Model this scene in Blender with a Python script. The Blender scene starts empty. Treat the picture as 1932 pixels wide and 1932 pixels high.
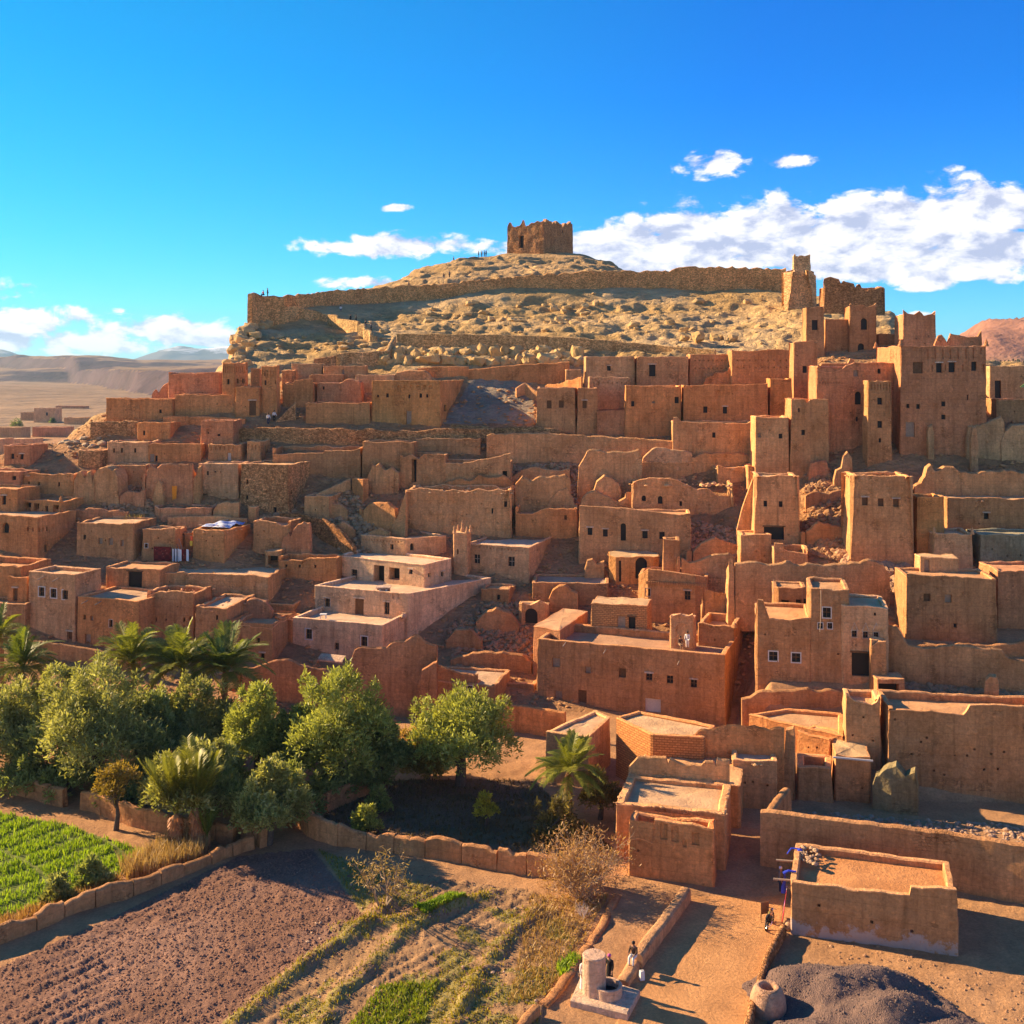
import bpy, math, random
import numpy as np
from mathutils import Vector, Matrix
R = math.radians
random.seed(7)
rng = np.random.default_rng(11)
scene = bpy.context.scene
COL = scene.collection

# ---------------------------------------------------------------- camera, sky, sun, exposure
F, CX, HV, ZC = 2090.0, 966.0, 700.0, 35.0
cam = bpy.data.cameras.new('camera'); camo = bpy.data.objects.new('camera', cam); COL.objects.link(camo)
camo.location = (0, 0, ZC); camo.rotation_euler = (R(90), 0, 0)
cam.sensor_width = 36; cam.lens = 36*F/1932; cam.shift_y = -(966-HV)/1932
cam.clip_start = 0.5; cam.clip_end = 60000
scene.camera = camo

SUN_EL, SUN_AZ = 23.0, -65.0          # degrees; azimuth measured from +Y (the viewing direction), negative = left
sdir = Vector((math.sin(R(SUN_AZ))*math.cos(R(SUN_EL)), math.cos(R(SUN_AZ))*math.cos(R(SUN_EL)), math.sin(R(SUN_EL))))
sun = bpy.data.lights.new('sun', 'SUN'); suno = bpy.data.objects.new('sun', sun); COL.objects.link(suno)
sun.energy = 5.0; sun.angle = R(0.55); sun.color = (1.0, 0.74, 0.44)
suno.rotation_euler = sdir.to_track_quat('Z', 'Y').to_euler(); suno.location = (-200, 100, 300)
vs = scene.view_settings
vs.view_transform = 'Standard'; vs.look = 'None'; vs.gamma = 1; vs.use_curve_mapping = False
vs.exposure = 1.46

class NT:
    """small helper to write node trees"""
    def __init__(s, t): s.t = t
    def n(s, typ, inputs=None, **kw):
        nd = s.t.nodes.new(typ)
        for k, v in kw.items(): setattr(nd, k, v)
        for k, v in (inputs or {}).items(): s.set(nd, k, v)
        return nd
    def set(s, nd, k, v):
        sock = nd.inputs[k]
        if isinstance(v, bpy.types.NodeSocket): s.t.links.new(v, sock)
        elif isinstance(v, bpy.types.Node): s.t.links.new(v.outputs[0], sock)
        else: sock.default_value = v
    def m(s, op, a, b=None, c=None, clamp=False):
        nd = s.t.nodes.new('ShaderNodeMath'); nd.operation = op; nd.use_clamp = clamp
        for i, v in enumerate((a, b, c)):
            if v is not None: s.set(nd, i, v)
        return nd.outputs[0]
    def mix(s, f, a, b, blend='MIX'):
        nd = s.t.nodes.new('ShaderNodeMix'); nd.data_type = 'RGBA'; nd.blend_type = blend
        s.set(nd, 0, f); s.set(nd, 6, a); s.set(nd, 7, b)
        return nd.outputs[2]
    def ramp(s, f, pts, interp='LINEAR'):
        nd = s.t.nodes.new('ShaderNodeValToRGB'); cr = nd.color_ramp; cr.interpolation = interp
        while len(cr.elements) < len(pts): cr.elements.new(0.5)
        for e, (p, c) in zip(cr.elements, pts):
            e.position = p; e.color = c if hasattr(c, '__len__') else (c, c, c, 1)
        s.set(nd, 0, f); return nd.outputs[0]
    def noise(s, vec, scale, detail=4, rough=0.55, dist=0.0):
        nd = s.n('ShaderNodeTexNoise', {'Scale': scale, 'Detail': detail, 'Roughness': rough, 'Distortion': dist})
        s.set(nd, 'Vector', vec); return nd.outputs[0]
    def rng(s, v, a, b, c, d):
        nd = s.n('ShaderNodeMapRange', {1: a, 2: b, 3: c, 4: d}); s.set(nd, 0, v); return nd.outputs[0]

# world: Nishita daylight, deepened to the saturated blue of the photograph, with the clouds of that sky
world = bpy.data.worlds.new('World'); scene.world = world; world.use_nodes = True
wt = world.node_tree; wt.nodes.clear(); W = NT(wt)
sky = W.n('ShaderNodeTexSky', sky_type='NISHITA'); sky.sun_disc = False
sky.sun_elevation = R(SUN_EL); sky.sun_rotation = R(SUN_AZ); sky.altitude = 1300; sky.air_density = 1.0; sky.dust_density = 0.45; sky.ozone_density = 3.0
tc = W.n('ShaderNodeTexCoord'); sep = W.n('ShaderNodeSeparateXYZ', {0: tc.outputs['Generated']})
sund = W.n('ShaderNodeVectorMath', {0: tc.outputs['Generated'], 1: tuple(sdir)}, operation='DOT_PRODUCT').outputs['Value']
hs = W.n('ShaderNodeHueSaturation', {'Hue': W.rng(sund, 0.30, 0.80, 0.500, 0.452), 'Saturation': 1.5, 'Value': W.rng(sund, 0.30, 0.85, 1.0, 0.70), 'Color': sky.outputs[0]})
skyc = W.mix(1.0, hs.outputs[0], (0.25, 0.71, 1.06, 1), 'MULTIPLY')
# cloud layer: direction -> azimuth/elevation in degrees
az = W.m('MULTIPLY', W.m('ARCTAN2', sep.outputs[0], sep.outputs[1]), 57.2958)
el = W.m('MULTIPLY', W.m('ARCSINE', sep.outputs[2]), 57.2958)
cv = W.n('ShaderNodeCombineXYZ', {0: az, 1: W.m('MULTIPLY', el, 1.9), 2: 0.0}).outputs[0]
nA = W.noise(cv, 0.42, 9, 0.60, 0.25)
nB = W.noise(cv, 0.16, 3, 0.5, 0.1)
def px_dir(u, v):
    x, z = (u-CX)/F, -(v-HV)/F
    return math.degrees(math.atan2(x, 1)), math.degrees(math.atan(z/math.hypot(x, 1)))
clouds = [  # pixel centre, half width, half height, weight, tilt
 (735,464,170,24,1.0), (690,533,75,14,.9), (745,392,36,7,.75), (1345,309,62,24,1.0), (1488,304,48,15,.75), (1800,316,26,10,.4),
 (960,462,60,20,.9), (1190,475,150,52,1.35), (1330,455,150,60,1.35), (1470,450,190,62,1.35), (1640,440,170,60,1.35), (1760,415,150,55,1.35), (1890,400,110,40,1.35),
 (1800,490,200,34,1.35), (1620,500,160,34,1.25), (1900,470,90,40,1.3), (1745,532,70,14,.8),(1560,490,150,30,1.05),
 (70,605,95,30,.95), (20,640,90,34,.8), (150,640,120,30,.85), (320,625,110,36,.92), (240,655,110,20,.75), (400,640,60,24,.8), (60,655,80,14,.6), (225,585,18,7,.55), (55,538,26,7,.45), (1735,593,26,7,.6), (-200,600,230,60,1.0), (2150,420,240,70,1.1)]
dens = None
for (u, v, hw, hh, wgt) in clouds:
    a0, e0 = px_dir(u, v); sa = math.degrees(hw/F)*0.93; se = math.degrees(hh/F)*0.95
    da = W.m('DIVIDE', W.m('SUBTRACT', az, a0), sa); de = W.m('DIVIDE', W.m('SUBTRACT', el, e0), se)
    r2 = W.m('ADD', W.m('MULTIPLY', da, da), W.m('MULTIPLY', de, de))
    g = W.m('MULTIPLY', W.m('EXPONENT', W.m('MULTIPLY', r2, -0.75)), wgt)
    dens = g if dens is None else W.m('MAXIMUM', dens, g)
# unseen low cloud band outside the frame, made denser to whiten the fill light
aw = W.m('ABSOLUTE', az)
outm = W.m('MULTIPLY', W.rng(aw, 30, 42, 0, 1.05), W.m('EXPONENT', W.m('MULTIPLY', W.m('POWER', W.m('DIVIDE', W.m('SUBTRACT', el, 10.0), 11.0), 2.0), -1.0)))
dens = W.m('MAXIMUM', dens, W.m('MULTIPLY', outm, W.rng(nB, 0.38, 0.58, 0.2, 1.25)))
cover = W.m('ADD', dens, W.m('MULTIPLY', W.m('MULTIPLY', W.m('SUBTRACT', nA, 0.5), 2.6), W.rng(dens, 0.02, 0.3, 0, 1)))
alpha = W.n('ShaderNodeMapRange', {0: cover, 1: 0.35, 2: 0.72, 3: 0.0, 4: 1.0}, interpolation_type='SMOOTHSTEP').outputs[0]
# self-shading: density sampled toward the sun/up
cv2 = W.n('ShaderNodeVectorMath', {0: cv, 1: (-0.5, 1.1, 0.3)}, operation='ADD').outputs[0]
nA2 = W.noise(cv2, 0.42, 6, 0.58, 0.25)
shade = W.rng(W.m('SUBTRACT', nA2, nA), -0.07, 0.12, 1.0, 0.0)
shade = W.m('MULTIPLY', shade, W.rng(cover, 0.5, 1.4, 1.0, 0.82))
ccol = W.ramp(shade, [(0.0, (2.5, 2.8, 3.9, 1)), (0.5, (4.1, 4.2, 4.9, 1)), (1.0, (5.7, 5.5, 5.4, 1))])
skyc = W.mix(alpha, skyc, ccol)
bg = W.n('ShaderNodeBackground', {'Color': skyc, 'Strength': 0.080})
wo = W.n('ShaderNodeOutputWorld', {0: bg.outputs[0]})

# ---------------------------------------------------------------- noise in numpy
def _h(ix, iy, iz, seed):
    n = (ix*374761393 + iy*668265263 + iz*2147483647 + seed*1274126177) & 0xffffffff
    n = ((n ^ (n >> 13))*1274126177) & 0xffffffff
    n = n ^ (n >> 16)
    return (n & 0xffff)/32767.5 - 1.0
def vnoise(x, y, z=0.0, seed=0):
    x = np.asarray(x, float); y = np.asarray(y, float); z = np.broadcast_to(np.asarray(z, float), x.shape)
    xi, yi, zi = np.floor(x).astype(np.int64), np.floor(y).astype(np.int64), np.floor(z).astype(np.int64)
    fx, fy, fz = x-xi, y-yi, z-zi
    fx = fx*fx*(3-2*fx); fy = fy*fy*(3-2*fy); fz = fz*fz*(3-2*fz)
    r = 0
    for dx in (0, 1):
        for dy in (0, 1):
            for dz in (0, 1):
                w = (fx if dx else 1-fx)*(fy if dy else 1-fy)*(fz if dz else 1-fz)
                r = r + w*_h(xi+dx, yi+dy, zi+dz, seed)
    return r
def fbm(x, y, z=0.0, seed=0, o=4):
    r = 0; a = 1.0; s = 1.0
    for i in range(o):
        r = r + a*vnoise(np.asarray(x)*s, np.asarray(y)*s, np.asarray(z)*s, seed+i*17); a *= .5; s *= 2.03
    return r
def sstep(a, b, x):
    t = np.clip((x-a)/(b-a), 0, 1); return t*t*(3-2*t)

# ---------------------------------------------------------------- mesh helpers
def pxY(u, v, Y): return Vector(((u-CX)/F*Y, Y, ZC-(v-HV)/F*Y))
def pxZ(u, v, Z=0.0): return pxY(u, v, (ZC-Z)*F/(v-HV))
def mesh_np(name, co, faces, fl=None):
    """co (n,3); faces (m,k) array or list of lists"""
    me = bpy.data.meshes.new(name)
    if isinstance(faces, np.ndarray):
        me.vertices.add(len(co)); me.vertices.foreach_set('co', np.asarray(co, np.float32).ravel())
        m, k = faces.shape
        me.loops.add(m*k); me.loops.foreach_set('vertex_index', faces.astype(np.int32).ravel())
        me.polygons.add(m); me.polygons.foreach_set('loop_start', np.arange(0, m*k, k, dtype=np.int32))
        me.update(calc_edges=True); me.validate()
    else:
        me.from_pydata([tuple(c) for c in co], [], faces); me.update()
    return me
def smooth(me, ang=42):
    me.polygons.foreach_set('use_smooth', np.ones(len(me.polygons), bool))
    if ang: me.set_sharp_from_angle(angle=R(ang))
class MB:
    """collects geometry for one mesh"""
    def __init__(s): s.v = []; s.f = []
    def add(s, vs_, fs):
        o = len(s.v); s.v += [tuple(p) for p in vs_]; s.f += [tuple(i+o for i in q) for q in fs]; return s
    def box(s, c, sx, sy, sz, M=None, taper=1.0):
        c = Vector(c); P = []
        for z in (0, 1):
            k = taper if z else 1.0
            for x, y in ((-1, -1), (1, -1), (1, 1), (-1, 1)):
                p = Vector((x*sx/2*k, y*sy/2*k, (z-.5)*sz)); P.append(c+(M @ p if M else p))
        return s.add(P, [(0, 3, 2, 1), (4, 5, 6, 7), (0, 1, 5, 4), (1, 2, 6, 5), (2, 3, 7, 6), (3, 0, 4, 7)])
    def tube(s, pts, rad, n=8, cap=True):
        pts = [Vector(p) for p in pts]; rings = []; o = len(s.v)
        for i, p in enumerate(pts):
            d = (pts[min(i+1, len(pts)-1)]-pts[max(i-1, 0)]).normalized()
            a = d.cross(Vector((0, 0, 1)) if abs(d.z) < .95 else Vector((1, 0, 0))).normalized(); b = d.cross(a)
            r = rad[i] if hasattr(rad, '__len__') else rad
            for k in range(n):
                t = 2*math.pi*k/n; s.v.append(tuple(p+a*(r*math.cos(t))+b*(r*math.sin(t))))
        for i in range(len(pts)-1):
            for k in range(n):
                s.f.append((o+i*n+k, o+i*n+(k+1) % n, o+(i+1)*n+(k+1) % n, o+(i+1)*n+k))
        if cap: s.f.append(tuple(o+k for k in range(n))[::-1]); s.f.append(tuple(o+(len(pts)-1)*n+k for k in range(n)))
        return s
    def lathe(s, c, prof, n=20, sx=1.0, sy=1.0):
        o = len(s.v); c = Vector(c)
        for (r, z) in prof:
            for k in range(n):
                t = 2*math.pi*k/n; s.v.append((c.x+r*sx*math.cos(t), c.y+r*sy*math.sin(t), c.z+z))
        for i in range(len(prof)-1):
            for k in range(n):
                s.f.append((o+i*n+k, o+i*n+(k+1) % n, o+(i+1)*n+(k+1) % n, o+(i+1)*n+k))
        s.f.append(tuple(o+k for k in range(n))[::-1]); s.f.append(tuple(o+(len(prof)-1)*n+k for k in range(n)))
        return s
    def build(s, name, mat, parent=None, color=None, sm=None):
        off = parent.matrix_world.translation if parent and 0 else (Vector(parent['org']) if parent else Vector((0, 0, 0)))
        me = bpy.data.meshes.new(name); me.from_pydata([(p[0]-off.x, p[1]-off.y, p[2]-off.z) for p in s.v], [], s.f); me.update()
        if sm: smooth(me, sm)
        return link(name, me, mat, parent, color)
def link(name, me, mat, parent=None, color=None, loc=None):
    o = bpy.data.objects.new(name, me); COL.objects.link(o)
    if mat and not me.materials: me.materials.append(mat)
    if parent: o.parent = parent
    if color: o.color = (*color[:3], 1)
    if loc is not None: o.location = loc
    return o
def tag(o, label, cat, group=None, kind=None):
    if label: o['label'] = label
    if cat: o['category'] = cat
    if group: o['group'] = group
    if kind: o['kind'] = kind
    return o
ORG = {}
class Root:
    """an Empty at a thing's base; meshes are given in world coordinates"""
    def __init__(s, name, loc, label, cat, group=None):
        s.o = bpy.data.objects.new(name, None); COL.objects.link(s.o); s.o.location = loc; s.loc = Vector(loc)
        s.o.empty_display_size = .2; tag(s.o, label, cat, group, 'thing')
    def part(s, name, mb, mat, color=None, sm=None, parent=None, label=None):
        me = bpy.data.meshes.new(name); l = s.loc
        me.from_pydata([(p[0]-l.x, p[1]-l.y, p[2]-l.z) for p in mb.v], [], mb.f); me.update()
        if sm: smooth(me, sm)
        o = link(name, me, mat, parent or s.o, color)
        if label: o['label'] = label
        return o

# ---------------------------------------------------------------- materials
MATS = {}
def newmat(name):
    m = bpy.data.materials.new(name); m.use_nodes = True; m.node_tree.nodes.clear(); MATS[name] = m
    return m, NT(m.node_tree)
def finish(T, col, rough=0.95, bump=None, bstr=0.5, bdist=0.1, spec=0.2, **kw):
    b = T.n('ShaderNodeBsdfPrincipled', {'Roughness': rough, 'Specular IOR Level': spec})
    T.set(b, 'Base Color', col)
    for k, v in kw.items(): T.set(b, k, v)
    if bump is not None:
        bn = T.n('ShaderNodeBump', {'Strength': bstr, 'Distance': bdist, 'Height': bump}); T.set(b, 'Normal', bn.outputs[0])
    T.n('ShaderNodeOutputMaterial', {0: b.outputs[0]})
def plain(name, col, rough=.8, var=.15, scale=6, metal=0.0, spec=.3, bstr=.2):
    m, T = newmat(name); g = T.n('ShaderNodeNewGeometry')
    f = T.noise(g.outputs['Position'], scale, 5)
    c = T.mix(1.0, (*col, 1), T.ramp(f, [(.25, 1-var), (.75, 1+var)]), 'MULTIPLY')
    finish(T, c, rough, f, bstr, .02, spec, Metallic=metal); return m

def mudmat(name, stone=False, stained=False, gain=1.0):
    m, T = newmat(name); g = T.n('ShaderNodeNewGeometry'); P = g.outputs['Position']
    oi = T.n('ShaderNodeObjectInfo'); base = oi.outputs['Color']
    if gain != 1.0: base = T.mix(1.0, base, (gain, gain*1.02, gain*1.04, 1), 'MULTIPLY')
    n1 = T.noise(P, .30, 6, .66); n2 = T.noise(T.n('ShaderNodeVectorMath', {0: P, 1: (2.1, 2.1, .14)}, operation='MULTIPLY').outputs[0], 1.0, 7, .7)
    n3 = T.noise(P, 5.5, 6, .75); n4 = T.noise(P, 1.25, 6, .66, .3); n5 = T.noise(P, 2.7, 5, .7)
    c = T.mix(1.0, base, T.ramp(n1, [(.25, (.74, .68, .62, 1)), (.5, (1, 1, 1, 1)), (.75, (1.26, 1.27, 1.27, 1))]), 'MULTIPLY')
    c = T.mix(.9, c, T.ramp(n2, [(.3, .66), (.48, 1.0), (.7, 1.2)]), 'MULTIPLY')
    c = T.mix(.9, c, T.ramp(n3, [(.25, .72), (.75, 1.26)]), 'MULTIPLY')
    c = T.mix(.9, c, T.ramp(n5, [(.28, .78), (.72, 1.2)]), 'MULTIPLY')
    patch = T.rng(n4, .57, .66, 0, .55)
    c = T.mix(patch, c, T.mix(1.0, c, (1.4, 1.36, 1.3, 1), 'MULTIPLY'))
    dark = T.rng(n4, .42, .33, 0, .3)
    c = T.mix(dark, c, T.mix(1.0, c, (.66, .60, .55, 1), 'MULTIPLY'))
    # rammed earth lifts
    sp = T.n('ShaderNodeSeparateXYZ', {0: P})
    lift = T.m('PINGPONG', T.m('ADD', sp.outputs[2], T.m('MULTIPLY', n4, .35)), .45)
    line = T.rng(lift, 0.0, .04, .80, 1.0)
    c = T.mix(1.0, c, line, 'MULTIPLY')
    h = T.m('ADD', T.m('MULTIPLY', n3, .8), T.m('ADD', T.m('MULTIPLY', n4, 1.4), T.m('ADD', T.m('MULTIPLY', n2, .7), T.m('MULTIPLY', n5, .9))))
    # rubble core: everywhere on masonry, where the render has fallen off on mud walls
    sc = T.n('ShaderNodeVectorMath', {0: P, 1: (1, 1, 1.45)}, operation='MULTIPLY').outputs[0]
    vo = T.n('ShaderNodeTexVoronoi', {'Scale': 3.6, 'Randomness': 1.0, 'Vector': sc}, feature='F1'); ve = T.n('ShaderNodeTexVoronoi', {'Scale': 3.6, 'Vector': sc}, feature='DISTANCE_TO_EDGE')
    hv = T.n('ShaderNodeSeparateColor', {0: vo.outputs['Color']})
    e = T.rng(ve.outputs[0], 0, .1, 0, 1)
    cs = T.mix(1.0, c, T.ramp(hv.outputs[0], [(0, (.62, .57, .52, 1)), (.5, (1, 1, 1, 1)), (1, (1.42, 1.38, 1.32, 1))]), 'MULTIPLY')
    cs = T.mix(1.0, cs, T.rng(e, 0, 1, .60, 1.0), 'MULTIPLY'); hsn = T.m('ADD', T.m('MULTIPLY', e, 1.2), T.m('MULTIPLY', h, .5))
    if stone: c = cs; h = hsn
    else:
        k = T.rng(T.m('ADD', T.noise(P, .42, 4, .6), T.m('MULTIPLY', n3, .06)), .615, .66, 0, .6)
        c = T.mix(k, c, cs); h = T.m('ADD', T.m('MULTIPLY', h, T.m('SUBTRACT', 1.0, T.m('MULTIPLY', k, .5))), T.m('MULTIPLY', T.m('MULTIPLY', e, k), .9))
    if stained:   # flaking render low on the wall
        st = T.noise(P, .8, 6, .7); k = T.rng(T.m('ADD', st, T.rng(sp.outputs[2], .3, 1.7, .14, -.12)), .54, .6, 0, .8)
        c = T.mix(k, c, (.52, .40, .34, 1))
    finish(T, c, .95, h, .85, .13, .12); return m
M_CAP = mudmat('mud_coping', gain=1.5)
M_MUD = mudmat('mud_plaster'); M_STONE = mudmat('rubble_masonry', True); M_STAIN = mudmat('flaking_mud', False, True)

m, T = newmat('roof_earth'); g = T.n('ShaderNodeNewGeometry'); P = g.outputs['Position']; oi = T.n('ShaderNodeObjectInfo')
a = T.noise(P, .5, 6, .6); b = T.noise(P, 6, 6, .7)
c = T.mix(1.0, oi.outputs['Color'], T.ramp(a, [(.25, (.76, .70, .66, 1)), (.75, (1.22, 1.2, 1.18, 1))]), 'MULTIPLY')
c = T.mix(.8, c, T.ramp(b, [(.3, .8), (.7, 1.15)]), 'MULTIPLY')
finish(T, c, .95, T.m('ADD', b, T.m('MULTIPLY', a, 2)), .7, .15, .15); M_ROOF = m

m, T = newmat('dirt'); g = T.n('ShaderNodeNewGeometry'); P = g.outputs['Position']; at = T.n('ShaderNodeAttribute', attribute_name='Col')
a = T.noise(P, .45, 6, .6); b = T.noise(P, 5, 8, .7); d = T.noise(P, 22, 4, .7)
c = T.mix(1.0, at.outputs['Color'], T.ramp(a, [(.25, (.74, .72, .72, 1)), (.75, (1.25, 1.24, 1.22, 1))]), 'MULTIPLY')
c = T.mix(.9, c, T.ramp(b, [(.28, .68), (.72, 1.28)]), 'MULTIPLY')
c = T.mix(.7, c, T.ramp(d, [(.3, .75), (.7, 1.22)]), 'MULTIPLY')
finish(T, c, .95, T.m('ADD', b, T.m('MULTIPLY', d, .5)), .8, .14, .15); M_DIRT = m

m, T = newmat('hill_rock'); g = T.n('ShaderNodeNewGeometry'); P = g.outputs['Position']; at = T.n('ShaderNodeAttribute', attribute_name='Col')
a = T.noise(P, .12, 7, .6); b = T.noise(T.n('ShaderNodeVectorMath', {0: P, 1: (.5, .5, 1.8)}, operation='MULTIPLY').outputs[0], .9, 8, .68, .5); d = T.noise(P, 3.2, 7, .72)
vo = T.n('ShaderNodeTexVoronoi', {'Scale': .55, 'Vector': T.n('ShaderNodeVectorMath', {0: P, 1: T.n('ShaderNodeTexNoise', {'Scale': .6, 'Vector': P}).outputs[1]}, operation='ADD').outputs[0]}, feature='DISTANCE_TO_EDGE')
cr = T.rng(vo.outputs[0], 0, .12, .0, 1)
c = T.mix(1.0, at.outputs['Color'], T.ramp(a, [(.25, (.78, .74, .70, 1)), (.75, (1.22, 1.22, 1.24, 1))]), 'MULTIPLY')
c = T.mix(.9, c, T.ramp(b, [(.28, .66), (.5, 1.0), (.72, 1.25)]), 'MULTIPLY')
c = T.mix(.8, c, T.ramp(d, [(.3, .72), (.7, 1.22)]), 'MULTIPLY')
h = T.m('ADD', T.m('MULTIPLY', b, 2.2), T.m('ADD', T.m('MULTIPLY', d, .8), T.m('MULTIPLY', cr, .35)))
finish(T, c, .95, h, .9, .55, .15); M_ROCK = m

# exposed mud bricks
m, T = newmat('mud_brick'); g = T.n('ShaderNodeNewGeometry'); P = g.outputs['Position']; oi = T.n('ShaderNodeObjectInfo'); sp = T.n('ShaderNodeSeparateXYZ', {0: P})
bv = T.n('ShaderNodeCombineXYZ', {0: T.m('SUBTRACT', sp.outputs[0], T.m('MULTIPLY', sp.outputs[1], .45)), 1: sp.outputs[2], 2: 0.0})
br = T.n('ShaderNodeTexBrick', {'Scale': 1.0, 'Mortar Size': .035, 'Brick Width': .46, 'Row Height': .2, 'Color1': (1.15, 1.12, 1.05, 1), 'Color2': (.85, .83, .8, 1), 'Mortar': (.62, .56, .52, 1), 'Vector': bv})
n_ = T.noise(P, 4, 5, .7); c = T.mix(1.0, oi.outputs['Color'], br.outputs['Color'], 'MULTIPLY'); c = T.mix(.8, c, T.ramp(n_, [(.3, .75), (.7, 1.2)]), 'MULTIPLY')
finish(T, c, .95, T.m('SUBTRACT', T.m('MULTIPLY', n_, .6), br.outputs['Fac']), .8, .08, .15); M_BRICK = m

M_DARK = plain('dark_opening', (.022, .016, .013), .6, .2)  # near-black panes behind openings: the dark of unlit interiors put into the colour
M_WOOD = plain('old_wood', (.16, .075, .03), .75, .3, 4)
M_PALEW = plain('weathered_wood', (.34, .24, .16), .8, .25, 5)
M_WHITE = plain('white_limewash', (.64, .54, .45), .8, .1, 5)
M_IRON = plain('dark_iron', (.035, .03, .028), .45, .2, 8, .6)
M_GREENDOOR = plain('green_dark_paint', (.035, .04, .03), .5, .2, 5)
def leafmat(name, cols, trans=.25):
    m, T = newmat(name); at = T.n('ShaderNodeAttribute', attribute_name='rnd'); oi = T.n('ShaderNodeObjectInfo')
    c = T.ramp(at.outputs['Fac'], [(i/(len(cols)-1), (*q, 1)) for i, q in enumerate(cols)])
    c = T.mix(1.0, c, oi.outputs['Color'], 'MULTIPLY')
    d = T.n('ShaderNodeBsdfPrincipled', {'Base Color': c, 'Roughness': .55, 'Specular IOR Level': .35})
    t = T.n('ShaderNodeBsdfTranslucent', {'Color': T.mix(1.0, c, (1.3, 1.35, .7, 1), 'MULTIPLY')})
    mx = T.n('ShaderNodeMixShader', {0: trans, 1: d.outputs[0], 2: t.outputs[0]})
    T.n('ShaderNodeOutputMaterial', {0: mx.outputs[0]}); return m
M_OLIVE = leafmat('olive_leaf', [(.15, .145, .045), (.27, .26, .07), (.41, .385, .12), (.53, .49, .22)], .42)
M_PALM = leafmat('palm_leaf', [(.10, .12, .02), (.23, .24, .035), (.40, .37, .07)], .35)
M_GRASS = leafmat('crop_grass', [(.11, .18, .012), (.23, .33, .016), (.38, .45, .035)], .45)
M_DRY = leafmat('dry_grass', [(.30, .17, .06), (.46, .29, .11), (.60, .42, .2)], .3)
M_TWIG = plain('dry_twig', (.34, .24, .15), .9, .3, 3)
M_BARK = plain('bark', (.10, .07, .05), .95, .35, 5, bstr=.8)
M_PALMTRUNK = plain('palm_trunk', (.36, .17, .07), .95, .4, 7, bstr=.9)

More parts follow.
